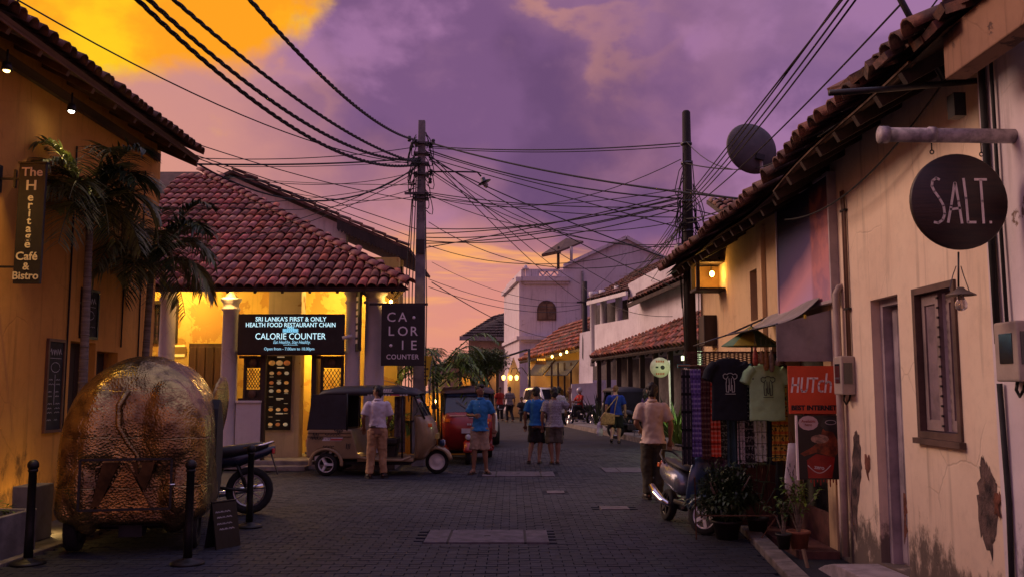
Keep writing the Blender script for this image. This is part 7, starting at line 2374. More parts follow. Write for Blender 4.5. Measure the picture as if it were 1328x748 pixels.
# posts under the eave
for i in range(12):
    p = eL.lerp(eR2, (i + .3) / 12) + FR * .25
    MB().bb((p.x - .09, p.y - .09, .12), (p.x + .09, p.y + .09, p.z - .02)).build('post', WOOD_DK, vh)
for i in range(24):
    p = eL.lerp(eR2, (i + .3) / 24); q = tL.lerp(tR2, (i + .3) / 24)
    MB().bar(p - Vector((0, 0, .12)), p.lerp(q, .5) - Vector((0, 0, .12)), .07, .1).build('rafter', WOOD_DK, lr)
# back wall of the verandah, its shade put into a dark colour
bw0, bw1 = eL + FR * 1.5, eR2 + FR * 1.9
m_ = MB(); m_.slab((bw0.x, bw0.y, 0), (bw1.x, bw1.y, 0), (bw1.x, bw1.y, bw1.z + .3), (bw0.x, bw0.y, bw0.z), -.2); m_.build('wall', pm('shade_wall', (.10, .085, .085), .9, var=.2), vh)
# upper storey wall, following the top of the lean-to
wl, wr_ = tL + Vector((0, .05, 0)), tR2 + Vector((0, .05, 0))
def up(px, py, t): return None
zt = at(840, 395, 34.5).z
# right block: solid wall with slit windows
s0 = (834 - 777) / (925 - 777)
A_ = tL.lerp(tR, s0)
wz = at(834, 378, A_.y).z
m_ = MB(); m_.slab((A_.x, A_.y + .06, A_.z - .8), (wr_.x, wr_.y, A_.z - .8), (wr_.x, wr_.y, wz + 1.4), (A_.x, A_.y + .06, wz + .3), -.25); m_.build('wall', WHITE_W, vh)
for px0, px1, py0, py1 in ((847, 853, 399, 424), (866, 871, 394, 420)):
    Yw = A_.y + (tR.y - A_.y) * ((px0 - 834) / (925 - 834)) - .06
    a, b = at(px0, py1, Yw), at(px1, py0, Yw)
    wo = MB().bb((a.x - .05, Yw - .03, a.z), (b.x + .05, Yw + .04, b.z)).build('window', WOOD_DK, vh)
    MB().bb((a.x, Yw - .045, a.z + .05), (b.x, Yw - .031, b.z - .05)).build('pane', GLASS_DK, wo)
# balcony parapet and columns
m_ = MB(); m_.slab((tL.x, tL.y + .02, tL.z - .6), (A_.x, A_.y + .02, A_.z - .6), (A_.x, A_.y + .02, at(834, 413, A_.y).z), (tL.x, tL.y + .02, at(777, 421, tL.y).z), -.2); m_.build('balcony_wall', WHITE_W, vh)
for px, py0, py1 in ((770, 460, 387), (783, 422, 385), (803, 422, 380)):
    Yc = tL.y + (A_.y - tL.y) * max(0, (px - 777) / 57.0) + .35
    a, b = at(px, py0, Yc), at(px, py1 - 6, Yc)
    MB().lathe([(.18, a.z - .5), (.16, a.z), (.15, b.z - .12), (.2, b.z - .08), (.2, b.z + .1)], (a.x, Yc, 0), 14).build('column', COLM, vh)
m_ = MB(); m_.slab((tL.x, tL.y + 2.2, 2.0), (A_.x + .6, A_.y + 2.2, 2.0), (A_.x + .6, A_.y + 2.2, wz), (tL.x, tL.y + 2.2, wz), -.1); m_.build('balcony_back_wall', pm('shade_wall', (.10, .085, .085)), vh)  # balcony shade put into the wall's dark colour
# upper roofs
def pent(parent, p, tm, nc, nr):
    A2, B2, C2, D2_ = [at(*q) for q in p]
    m_ = MB(); m_.slab(A2, B2, C2, D2_, .12); r_ = m_.build('roof', WOOD_DK, parent)
    jb = MB()
    src = barrel((B2 - A2).length / nc, 1.0, n=4)
    for i in range(nr):
        for j in range(nc):
            u, v = (j + .5) / nc, i / nr
            p_ = A2.lerp(B2, u).lerp(D2_.lerp(C2, u), v)
            upv = D2_.lerp(C2, u) - A2.lerp(B2, u)
            F = frame(B2 - A2, upv)
            T = Matrix.Translation(p_ + Vector((0, 0, .02 + random.uniform(0, .02)))) @ F @ Matrix.Diagonal((1, upv.length / nr * 1.2, 1, 1)) @ Euler((R(-3), 0, random.uniform(-.04, .04))).to_matrix().to_4x4()
            jb.add([T @ Vector(q) for q in src.v], src.f, True)
    o = jb.build('tile_slope', tm, r_); o['kind'] = 'stuff'
    return r_
random.seed(23)
r1 = pent(vh, ((762, 391, 40.0), (813, 378, 36.0), (874, 334, 40.0), (828, 352, 46.0)), TILE_OLDJ, 20, 10)
MB().bar(at(762, 393, 39.95), at(813, 380, 35.95), .10, .16).build('fascia', WHITE_P, r1)
r2 = pent(vh, ((815, 394, 35.0), (906, 355, 29.0), (908, 330, 31.0), (880, 345, 36.5)), TILE_OLDJ, 22, 6)
MB().bar(at(815, 396, 34.9), at(906, 357, 28.9), .08, .14).build('fascia', WOOD_DK, r2)
m_ = MB(); m_.slab(at(813, 395, 37.5), at(880, 350, 37.5), at(880, 338, 37.5), at(815, 378, 37.5), -.2); m_.build('gable_wall', WHITE_W, vh)
# lamps inside the verandah that light the plants by the kerb
vlp = wthing('verandah_lamp', 'pale greenish lamp box under the lean-to roof', 'lamp', (5.6, 26.6, 2.5))
pz_ = at(905, 462, 25.5)
for i, (px0, px1, py0, py1) in enumerate(((884, 900, 467, 461), (905, 917, 478, 455), (916, 930, 462, 452))):
    a, b = at(px0, py0, 25.5), at(px1, py1, 25.5)
    MB().bb((a.x, 25.5, a.z), (b.x, 25.56, b.z)).build('light_panel', glow('panel_light', (.80, 1.0, .62), 1.6), vlp)
lamp('verandah_lamp_light', vlp, (4.5, 24.3, 2.2), 60, (.78, 1.0, .45), .15)
# strappy plants by the kerb
def strap_plant(label, x, y, n, L, mat, seed, w=.07):
    random.seed(seed)
    t = thing('leafy_plant', label, 'plant', (x, y, .1), 0, 'plants along the verandah kerb')
    m_ = MB()
    for i in range(n):
        az = random.uniform(0, 6.28); le = L * random.uniform(.6, 1.1); r = random.uniform(.25, .75)
        p = Vector((random.uniform(-.15, .15), random.uniform(-.15, .15), 0))
        leaf_blade(m_, p, p + Vector((math.cos(az) * le * r, math.sin(az) * le * r, le * .95)), w, le * random.uniform(.1, .45), seg=5)
    m_.build('leaves', mat, t)
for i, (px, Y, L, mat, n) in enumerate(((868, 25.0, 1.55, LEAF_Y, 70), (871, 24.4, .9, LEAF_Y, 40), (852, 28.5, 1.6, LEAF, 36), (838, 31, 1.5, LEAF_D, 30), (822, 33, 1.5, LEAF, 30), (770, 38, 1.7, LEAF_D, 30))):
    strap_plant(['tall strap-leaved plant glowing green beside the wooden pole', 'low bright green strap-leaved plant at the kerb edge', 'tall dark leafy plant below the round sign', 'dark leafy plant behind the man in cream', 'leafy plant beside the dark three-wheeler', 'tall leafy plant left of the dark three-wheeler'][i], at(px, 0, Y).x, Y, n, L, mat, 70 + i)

# ---- round street sign
rs_ = wthing('street_sign', 'round white street sign on a thin white post', 'sign', (at(858, 0, 25.8).x, 25.8, .1))
c_ = at(856, 476, 25.8)
MB().cyl((at(860, 0, 25.8).x, 25.82, .1), (at(859, 0, 25.8).x, 25.82, c_.z + .2), .028, 8).build('post', WHITE_P, rs_)
rr = 13 / FPX * 25.8
MB().lathe([(0, .012), (rr, .012), (rr, -.012), (0, -.012)], c_, 28, D1).build('disc', pm('sign_disc', (.55, .50, .44), .5), rs_)
m_ = MB()
m_.lathe([(rr * .22, .0), (rr * .22, .004), (0, .004)], c_ + Vector((.07, -.014, .0)), 12, D1)
m_.bb((c_.x - .13, c_.y - .017, c_.z - .02), (c_.x - .05, c_.y - .0125, c_.z + .03))
m_.build('symbol', BLACKM, rs_)
m_ = MB()
for dz in (.17, -.18):
    for k in range(5): m_.bb((c_.x - .12 + k * .05, c_.y - .017, c_.z + dz - .03), (c_.x - .085 + k * .05, c_.y - .0125, c_.z + dz + .03))
m_.build('red_lettering', pm('sign_letter_red', (.35, .06, .03), .6), rs_)

# ---- white gable building with tower front
TY = 56.0
tw = wthing('tower_building', 'tall white corner building with parapet, cornices and arched windows', 'building', (3, 58, 0))
WL = plaster('tower_white', (.64, .58, .62), (.58, .51, .55), (.44, .38, .38), .8, .66, streak=.7)
cx0, cx1 = at(681, 0, TY), at(742, 0, TY)
pzt = at(681, 349, TY).z
zc1 = at(681, 365, TY).z
gp, gr, gl_ = at(812, 309, TY), at(852, 332, TY), at(735, 345, TY)
# side wall with the gable
m_ = MB()
c681 = cx0.x
poly = [(c681, 0), (at(900, 0, TY).x, 0), (at(900, 0, TY).x, at(0, 345, TY).z), (gr.x, gr.z), (gp.x, gp.z), (gl_.x, gl_.z), (at(728, 0, TY).x, gl_.z), (at(728, 0, TY).x, zc1), (c681, zc1)]
m_.prism(poly, (0, TY + .5, 0), (1, 0, 0), (0, 0, 1), .5)
# front face running away along the street
fl = at(661, 0, TY + 9)
fz = zc1
m_.slab((c681 - .0, TY + .02, 0), (c681 - .0, TY + .02, fz), (fl.x, TY + 9, fz), (fl.x, TY + 9, 0), -.4)
m_.build('wall', WL, tw)
# parapet with pierced panel
def lerp_front(t, z): return Vector((c681 + (fl.x - c681) * t, TY + 9 * t, z))
m_ = MB()
px_ = [at(q, 0, TY).x for q in (681, 698, 722, 735)]
m_.bb((px_[0], TY - .05, zc1 + .25), (px_[1], TY + .2, pzt)); m_.bb((px_[2], TY - .05, zc1 + .25), (px_[3], TY + .2, pzt - .05))
zr0, zr1 = at(0, 358, TY).z, at(0, 352, TY).z
m_.bb((px_[1] + .001, TY - .05, zc1 + .25), (px_[2] - .001, TY + .2, zr0)); m_.bb((px_[1] + .001, TY - .05, zr1), (px_[2] - .001, TY + .2, pzt))
for i in range(5):
    x = px_[1] + (px_[2] - px_[1]) * (i + .5) / 5
    m_.box((x, TY + .08, (zr0 + zr1) / 2), (.08, .1, (zr1 - zr0) * 1.3), (0, R(40 if i % 2 else -40), 0))
for t0, t1 in ((.02, .46), (.54, .98)):
    a, b = lerp_front(t0, zc1 + .25), lerp_front(t1, zc1 + .25)
    m_.slab(a, a + Vector((0, 0, pzt - zc1 - .25)), b + Vector((0, 0, pzt - zc1 - .25)), b, -.25)
m_.build('parapet', WL, tw)
m_ = MB(); p = Vector((c681, TY, pzt)); m_.ell(p + Vector((0, 0, .12)), (.12, .12, .14)); m_.bb((c681 - .2, TY - .2, pzt), (c681 + .2, TY + .2, pzt + .05)); m_.build('finial', WL, tw)
def cornice(z, h, out, name):
    m_ = MB()
    m_.bb((c681 - out, TY - out, z), (px_[3] + .1, TY + .0, z + h)); m_.bb((c681 - out * .5, TY - out * .5, z - h * .6), (px_[3], TY + .0, z - .001))
    a, b = lerp_front(0, z), lerp_front(1, z)
    nx = Vector((-(b - a).y, (b - a).x, 0)).normalized()
    m_.slab(a + nx * out, a + nx * out + Vector((0, 0, h)), b + nx * out + Vector((0, 0, h)), b + nx * out, -out)
    m_.build(name, WL, tw)
cornice(zc1, .28, .30, 'cornice')
z2 = at(0, 440, TY).z
cornice(z2, .22, .28, 'string_course')
# arched window in the side wall
def arch_poly(w, h, n=10):
    return [(-w, 0), (w, 0)] + [(w * math.cos(PI * i / n), h - w + w * math.sin(PI * i / n)) for i in range(n + 1)]
a = at(709, 415, TY)
w_ = 12.5 / FPX * TY; h_ = 26 / FPX * TY
wo = MB().prism(arch_poly(w_, h_), (a.x, TY - .001, a.z), (1, 0, 0), (0, 0, 1), .06).build('arched_window', WOOD_BR, tw)
for sx_ in (-1, 1):
    for sz_ in (0, 1):
        x0 = a.x + (.05 if sx_ > 0 else -w_ + .09); x1 = a.x + (w_ - .09 if sx_ > 0 else -.05)
        z0 = a.z + .06 + sz_ * (h_ - w_ - .02); z1 = a.z + (h_ - w_ if sz_ == 0 else h_ - .22)
        if sz_: x0, x1 = a.x + (.05 if sx_ > 0 else -w_ * .72), a.x + (w_ * .72 if sx_ > 0 else -.05)
        MB().bb((x0, TY - .075, z0), (x1, TY - .0615, z1)).build('pane', pm('warm_pane', (.16, .10, .05), .25, var=.4, scale=2), wo)
# slim arched windows on the street face
for t in (.32, .70):
    p = lerp_front(t, at(0, 420, TY + 3).z)
    dd = (lerp_front(1, 0) - lerp_front(0, 0)).normalized()
    nx = Vector((-dd.y, dd.x, 0))
    m_ = MB(); m_.prism(arch_poly(.75, 2.3), p + nx * .0, -dd, (0, 0, 1), .05); wo = m_.build('arched_window', WOOD_DK, tw)
    m_ = MB(); m_.prism(arch_poly(.55, 2.05), p + Vector((0, 0, .1)) + nx * .05, -dd, (0, 0, 1), .02); m_.build('pane', GLASS_DK, wo)
    m_ = MB(); m_.bar(p - dd * .9 + nx * .06 + Vector((0, 0, 2.45)), p + dd * .9 + nx * .06 + Vector((0, 0, 2.45)), .12, .1); m_.build('hood_mould', WL, wo)
m_ = MB()
for t in (.04, .5, .96):
    p = lerp_front(t, 0); m_.bb((p.x - .22, p.y - .15, 0), (p.x - .02, p.y + .15, zc1 - .2))
m_.build('pilaster', WL, tw)
# gable coping
m_ = MB(); m_.bar((gl_.x - .2, TY - .08, gl_.z), (gp.x, TY - .08, gp.z + .05), .3, .18); m_.bar((gp.x, TY - .08, gp.z + .05), (gr.x + .5, TY - .08, gr.z - .15), .3, .18); m_.build('coping', WL, tw)
MB().tube([(at(752, 0, TY).x, TY - .12, at(0, 352, TY).z), (at(752, 0, TY).x, TY - .12, 0)], .07, 8).build('drainpipe', CONC, tw)
# roof canopy
rc = wthing('roof_canopy', 'small tilted canopy on posts on the roof terrace', 'canopy', at(735, 345, TY + 1))
A2, B2, C2, D2_ = at(703, 332, TY + 1), at(727, 327, TY + .6), at(757, 315, TY + 2), at(735, 311, TY + 3)
m_ = MB(); m_.slab(A2, B2, C2, D2_, -.12); m_.build('canopy', pm('canopy_brown', (.10, .06, .05), .8), rc)
MB().bar(A2, B2, .2, .12).build('edge', WOOD_BR, rc)
for px in (724, 741): MB().cyl(at(px, 349, TY + 1), at(px, 320, TY + 1), .09, 8).build('post', WOOD_DK if px < 730 else CONC_P, rc)
# wall behind lamps at street level: shop front, warm
m_ = MB()
for t0, t1 in ((.1, .3), (.4, .62), (.72, .92)):
    a, b = lerp_front(t0, .1), lerp_front(t1, .1)
    m_.slab(a + Vector((-.02, 0, 0)), a + Vector((-.02, 0, 2.5)), b + Vector((-.02, 0, 2.5)), b + Vector((-.02, 0, 0)), .05)
m_.build('door', WOOD_DK, tw)
for i, (px, Y) in enumerate(((653, 52.0), (662, 51.0), (670, 50.0))):
    w_l = wthing('wall_lantern', ['left of three warm wall lanterns near the tree', 'middle of three warm wall lanterns near the tree', 'right of three warm wall lanterns near the tree'][i], 'lantern', at(px, 492, Y), 'warm wall lanterns far down the street')
    p = at(px, 489, Y)
    MB().lathe([(.02, -.16), (.08, -.12), (.11, .06), (.04, .12), (0, .14)], p, 10).build('glass', glow('far_lantern', (1, .55, .14), 5), w_l)
    MB().tube([p + Vector((0, 0, .18)), p + Vector((.1, 0, .5)), p + Vector((.3, 0, .55)), p + Vector((.55, .1, .2))], .025, 6).build('bracket', BLACK, w_l)
    lamp('lantern_light', w_l, p + Vector((.05, -.25, 0)), 22, (1, .5, .1), .1)
# wall stub carrying the lanterns
sitem('gate_pillar', 'pale gate pillar with pointed top by the wall lanterns', 'pillar', MB().prism([(-.35, 0), (.35, 0), (.35, 2.4), (.0, 3.4), (-.35, 2.4)], (0, .3, 0), (1, 0, 0), (0, 0, 1), .6), plaster('pillar_cream', (.5, .38, .22), (.45, .32, .18), (.3, .2, .12), 2, .7), loc=(at(666, 0, 52).x, 52.2, 0))

# ---- restaurant with lean-to roof and bulbs between tower and verandah house
rh = wthing('restaurant', 'restaurant under a low rusty tiled roof with warm bulbs and dark awnings', 'building', (3.5, 48, 0))
random.seed(31)
r3 = pent(rh, ((673, 469, 54.0), (757, 451, 44.0), (771, 412, 46.0), (733, 424, 55.0)), pm('lean_to_tile', (.34, .12, .075)), 26, 8)
m_ = MB(); m_.slab((at(690, 0, 53).x, 53, 0), (at(775, 0, 45.5).x, 45.5, 0), (at(775, 0, 45.5).x, 45.5, 3.6), (at(690, 0, 53).x, 53, 3.6), -.2); m_.build('wall', plaster('rest_yellow', (.5, .34, .13), (.45, .28, .1), (.3, .2, .1), 1.5, .7), rh)
m_ = MB(); m_.slab(at(757, 500, 43.8), at(775, 500, 43.0), at(775, 428, 43.0), at(758, 432, 43.8), -.3); m_.build('end_wall', WHITE_W, rh)
AWN = pm('awning_dark', (.02, .02, .022), .8, var=.2)
for px0, Y0, px1, Y1 in ((683, 50.5, 703, 47.8), (706, 47.2, 735, 44.2)):
    A2, B2 = at(px0, 486, Y0), at(px1, 486, Y1)
    C2, D2_ = at(px1 + 16, 466, Y1 + 1.2), at(px0 + 14, 468, Y0 + 1.2)
    m_ = MB(); m_.slab(A2, B2, C2, D2_, .04); m_.build('awning', AWN, rh)
sg = MB(); a, b = at(695, 472, 47.5), at(708, 462, 47.5); sg.bb((a.x, 47.5, a.z), (b.x, 47.56, b.z)); so = sg.build('name_board', pm('board_brown', (.10, .04, .01), .6), rh)
m_ = MB()
for k in range(5): m_.bb((a.x + .06 + k * .09, 47.47, a.z + .2), (a.x + .12 + k * .09, 47.499, a.z + .3))
m_.build('lettering', glow('board_letters', (1, .55, .1), .8), so)
BL = [(697, 466, 49.5), (706, 464, 48.5), (716, 462, 47.3), (727, 459, 46), (735, 456, 45.2)]
for i, q in enumerate(BL):
    p = at(*q)
    o = wthing('festoon_bulb', '%s glowing bulb from the left under the restaurant eave' % ('first', 'second', 'third', 'fourth', 'fifth')[i], 'lamp', p, 'bulbs under the restaurant eave')
    MB().ell(p, (.055, .055, .07)).build('bulb', glow('festoon', (1, .6, .14), 18), o)
    MB().cyl(p + Vector((0, 0, .08)), p + Vector((.02, .1, .55)), .012, 6).build('cord', BLACK, o)
    if i % 2 == 0: lamp('bulb_light', o, p + Vector((0, -.2, -.12)), 20, (1, .52, .1), .08)
m_ = MB()
for k in range(4): m_.bb((at(712 + k * 8, 0, 45.5).x, 45.4, .1), (at(712 + k * 8, 0, 45.5).x + .09, 45.5, 2.9))
m_.build('door_post', WOOD_DK, rh)
# white end wall / boundary pier by the small pole
m_ = MB(); m_.bb((0, 0, 0), (1.5, .3, 1.75)); m_.prism([(0, 1.75), (1.5, 1.75), (1.5, 1.9), (0, 1.82)], (0, .3, 0), (1, 0, 0), (0, 0, 1), .3)
sitem('boundary_wall', 'short white boundary wall behind the parked motorbikes', 'wall', m_, WHITE_W, loc=(at(738, 0, 42.6).x, 42.8, 0))

# ---- dark-roofed house at the end of the street, left
fh = wthing('house', 'low house with dark tiled hip roof at the end of the street', 'building', (-1, 70, 0))
Yf = 66.0
m_ = MB(); a, b = at(610, 0, Yf), at(668, 0, Yf); zt = at(0, 438, Yf).z; m_.bb((a.x, Yf, 0), (b.x, Yf + 8, zt)); m_.build('wall', plaster('far_wall', (.42, .30, .24), (.36, .24, .2), (.3, .2, .16), .6, .7), fh)
random.seed(37)
pent(fh, ((598, 436, Yf - .6), (664, 437, Yf - .6), (664, 404, Yf + 5), (640, 410, Yf + 5)), pm('dark_roof_tile', (.07, .045, .045), .9, var=.4, island=.4), 24, 9)
MB().bar(at(596, 438, Yf - .7), at(664, 439, Yf - .7), .2, .3).build('fascia', pm('fascia_grey', (.20, .18, .2), .7), fh)
for px in (614, 626, 640):
    a, b = at(px, 472, Yf - .05), at(px + 6, 452, Yf - .05)
    wo = MB().bb((a.x, Yf - .06, a.z), (b.x, Yf - .001, b.z)).build('window', WOOD_DK, fh); MB().bb((a.x + .05, Yf - .08, a.z + .05), (b.x - .05, Yf - .061, b.z - .05)).build('pane', GLASS_DK, wo)
# shops below, left
ls_ = wthing('shop', 'low shop with tiled lean-to and warm lit interior behind the street tree', 'building', (-2.5, 52, 0))
random.seed(41)
pent(ls_, ((585, 474, 50.0), (648, 474, 50.0), (642, 458, 53.0), (592, 458, 53.0)), pm('dark_roof_tile', (.07, .045, .045)), 24, 4)
m_ = MB(); a, b = at(560, 0, 52), at(645, 0, 52); holed(m_, a.x, b.x, 0, 3.0, [(at(598, 0, 52).x, at(612, 0, 52).x, .1, 2.3), (at(620, 0, 52).x, at(636, 0, 52).x, .9, 2.1)], lambda p, q, r, s: m_.bb((p, 52, r), (q, 52.2, s))); m_.build('wall', plaster('far_wall', (.42, .3, .24), (.36, .24, .2), (.3, .2, .16)), ls_)
m_ = MB(); m_.bb((a.x, 53.5, 0), (b.x, 53.6, 3)); m_.build('interior_wall', plaster('rest_yellow', (.5, .34, .13), (.45, .28, .1), (.3, .2, .1)), ls_)
p = at(612, 478, 52.8); MB().ell(p, (.1, .1, .12)).build('bulb', glow('festoon', (1, .6, .14), 26), ls_)
lamp('shop_light', ls_, p + Vector((0, -.3, -.2)), 60, (1, .5, .1), .1)
for px in (586, 600, 616, 632, 646): MB().bb((at(px, 0, 50.1).x - .08, 50.1, 0), (at(px, 0, 50.1).x + .08, 50.2, at(0, 474, 50).z)).build('post', WOOD_DK, ls_)

# street tree
tr = thing('street_tree', 'round leafy street tree left of the white tower', 'tree', (at(630, 0, 45.5).x, 45.5, 0))
m_ = MB(); m_.tube([(0, 0, 0), (.05, 0, 1.0), (0, 0, 2.0)], [.14, .11, .09], 8)
random.seed(2)
for i in range(6):
    az = i * 1.05; m_.tube([(0, 0, 1.7), (math.cos(az) * .4, math.sin(az) * .4, 2.3), (math.cos(az) * .8, math.sin(az) * .8, 2.7)], [.06, .045, .02], 6)
m_.build('trunk', BARK, tr)
m_ = MB()
for c, r_, n, sd_ in (((-.3, 0, 3.0), (1.05, .9, .75), 4200, 81), ((.6, .1, 3.05), (.85, .8, .7), 3200, 82), ((.1, -.2, 2.6), (1.05, .9, .5), 2400, 83)): bush(m_, c, r_, n, .10, sd_, .2)
m_.build('crown', pm('tree_leaf', (.10, .15, .04), .55, var=.3, scale=3, island=.5, col2=(.05, .085, .025)), tr)
# street lamp with a flat head by the tree
sl_ = wthing('street_lamp', 'dark street lamp with flat head beside the white tower', 'street lamp', (at(676, 0, 50).x, 50, 0))
MB().tube([at(684, 453, 49), at(668, 458, 49), at(655, 462, 49)], .06, 6).build('arm', BLACK, sl_)
MB().ell(at(653, 462, 49), (.35, .2, .1)).build('head', pm('lamp_head', (.4, .36, .36), .5), sl_)
MB().cyl((at(686, 0, 49).x, 49, 0), at(686, 452, 49), .07, 8).build('post', BLACK, sl_)

# ================================================================== poles and wires
PC = Vector((at(549, 0, 19.4).x, 19.4, 0))
cp = wthing('utility_pole', 'tapering concrete utility pole thick with cables beside the cafe', 'utility pole', PC)
zt = at(552, 157, 19.4).z
m_ = MB(); m_.loft([[Vector((PC.x + dx * w, PC.y + dy * w, z)) for dx, dy in ((-1, -1), (1, -1), (1, 1), (-1, 1))] for w, z in ((.135, 0), (.072, zt))], sm=False); m_.build('shaft', pm('pole_concrete', (.24, .22, .23), .9, var=.3, scale=3, bump=.3), cp, bev=.01)
def pz(py): return at(550, py, 19.4).z
for py in (187, 200, 213, 227, 252, 258): MB().bb((PC.x - .16, PC.y - .14, pz(py) - .02), (PC.x + .16, PC.y + .14, pz(py) + .02)).build('clamp_band', STEEL_DK, cp)
m_ = MB(); m_.bar((PC.x - .34, PC.y - .16, pz(253)), (PC.x + .1, PC.y - .16, pz(253)), .05); m_.build('cross_arm', STEEL_DK, cp)
for i, (dx, py) in enumerate(((-.26, 182), (-.2, 190), (.2, 190), (.26, 186), (-.24, 250), (.22, 225), (.2, 236))):
    m_ = MB(); m_.lathe([(.0, -.06), (.03, -.06), (.045, -.03), (.03, 0), (.045, .03), (.03, .06), (0, .06)], (PC.x + dx, PC.y - .1, pz(py)), 10); m_.build('insulator', BLACK, cp)
random.seed(14)
m_ = MB()
for i in range(26):
    s_ = random.choice((-1, 1)); z0 = pz(random.uniform(175, 260)); r_ = random.uniform(.05, .2)
    pts = [Vector((PC.x + s_ * (.1 + r_ * math.sin(a)), PC.y - .14 + random.uniform(-.08, .05), z0 - .2 * a / 2 + r_ * math.cos(a * 1.6))) for a in [q * .5 for q in range(7)]]
    m_.tube(pts, .010, 5)
m_.build('cable_loops', BLACKM, cp)
m_ = MB()
for dx, py0, py1 in ((-.22, 215, 520), (-.15, 225, 540), (.16, 230, 560), (-.3, 260, 500)):
    m_.tube([(PC.x + dx * .6, PC.y - .16, pz(py0)), (PC.x + dx, PC.y - .17, pz((py0 + py1) / 2)), (PC.x + dx * .9, PC.y - .18, pz(py1))], .012, 5)
m_.build('drop_cable', BLACKM, cp)
MB().bb((PC.x - .09, PC.y - .135, pz(330)), (PC.x + .09, PC.y - .125, pz(312))).build('number_plate', BLACK, cp)
lp = wthing('street_lamp', 'small street lamp on a thin arm on the concrete pole', 'street lamp', at(552, 224, 19.3))
MB().tube([at(556, 223, 19.25), at(600, 223, 19.2), at(619, 223.5, 19.2), at(624, 229, 19.2)], .018, 8).build('arm', BLACK, lp)
q = at(628, 236, 19.2); Ml = Matrix.Rotation(R(-25), 3, 'Y')
MB().lathe([(.02, .10), (.05, .09), (.05, .03), (.15, -.01), (.15, -.02), (.04, -.02)], q, 14, Ml).build('shade', STEEL_DK, lp)
MB().lathe([(.05, -.02), (.055, -.09), (.03, -.14), (0, -.15)], q, 12, Ml).build('bulb', pm('dull_bulb', (.4, .36, .36), .3), lp)

PW = Vector((at(886, 0, 15.6).x, 15.6, 0))
wp = wthing('utility_pole', 'dark round wooden utility pole by the clothes stall', 'utility pole', PW)
zt2 = at(886, 144, 15.6).z
m_ = MB(); m_.tube([(PW.x, PW.y, 0), (PW.x, PW.y, 2.0)], [.125, .115], 16); m_.build('painted_foot', pm('pole_foot', (.30, .26, .25), .9, var=.4, scale=6, bump=.4), wp)
m_ = MB(); m_.tube([(PW.x, PW.y, 2.0), (PW.x, PW.y, 4), (PW.x + .01, PW.y, zt2 - .03), (PW.x + .01, PW.y, zt2)], [.114, .095, .072, .05], 16); m_.build('shaft', pm('pole_tar', (.030, .020, .019), .85, var=.4, scale=5, bump=.4, stretch=(1, 1, .15)), wp)
def wz_(py): return at(886, py, 15.6).z
random.seed(15)
m_ = MB()
for i in range(30):
    s_ = random.choice((-1, -1, 1)); z0 = wz_(random.uniform(225, 330)); r_ = random.uniform(.04, .2)
    pts = [Vector((PW.x + s_ * (.07 + r_ * math.sin(a)), PW.y - .1 + random.uniform(-.08, .05), z0 - .12 * a + r_ * math.cos(a * 1.6))) for a in [q * .5 for q in range(7)]]
    m_.tube(pts, .008, 5)
m_.build('cable_loops', BLACKM, wp)
m_ = MB()
for dx, py0, py1 in ((-.09, 200, 430), (-.12, 260, 450), (.10, 210, 330), (-.15, 250, 400), (.11, 240, 500)):
    m_.tube([(PW.x + dx * .8, PW.y - .08, wz_(py0)), (PW.x + dx * 1.3, PW.y - .1, wz_((py0 + py1) / 2)), (PW.x + dx, PW.y - .1, wz_(py1))], .009, 5)
m_.build('drop_cable', BLACKM, wp)
for py in (187, 212, 262, 300): MB().tube([(PW.x, PW.y, wz_(py) - .02), (PW.x, PW.y, wz_(py) + .02)], .10, 14).build('clamp_band', STEEL_DK, wp)
MB().box(at(881, 328, 15.4), (.16, .12, .26), (0, R(8), R(20))).build('junction_box', pm('box_grey', (.30, .27, .28), .6), wp, bev=.01)
SP_ = Vector((at(754, 0, 43.5).x, 43.5, 0))
fp = wthing('utility_pole', 'slim dark pole standing beyond the parked motorbikes', 'utility pole', SP_)
MB().tube([SP_, Vector((SP_.x + .05, 43.5, at(757, 365, 43.5).z))], [.17, .11], 10).build('shaft', pm('pole_tar', (.03, .02, .019)), fp)
MB().bar((SP_.x - .35, 43.4, at(0, 392, 43.5).z), (SP_.x + .25, 43.4, at(0, 392, 43.5).z), .08).build('cross_arm', BLACK, fp)

CABLE = pm('cable_black', (.012, .011, .012), .7, var=.2)
def cable(label, p, q, sag=.3, r=.011, twist=False, group=None, cat='cable', n=18):
    P, Q = Vector(p), Vector(q)
    o = P
    m_ = MB()
    def pt(t): return P.lerp(Q, t) + Vector((0, 0, -sag * 4 * t * (1 - t)))
    if twist:
        L = (Q - P).length; k = int(L / .07)
        for s_ in range(3):
            pts = []
            for i in range(k + 1):
                t = i / k; a = i * .07 * 2 * PI / .62 + s_ * 2.094
                pts.append(pt(t) - o + Vector((math.cos(a) * r, 0, math.sin(a) * r)))
            m_.tube(pts, r * .82, 5)
    else:
        m_.tube([pt(i / n) - o for i in range(n + 1)], r, 5)
    ob = m_.build('overhead_cable', CABLE, None, loc=o)
    return tag(ob, label, cat, group)


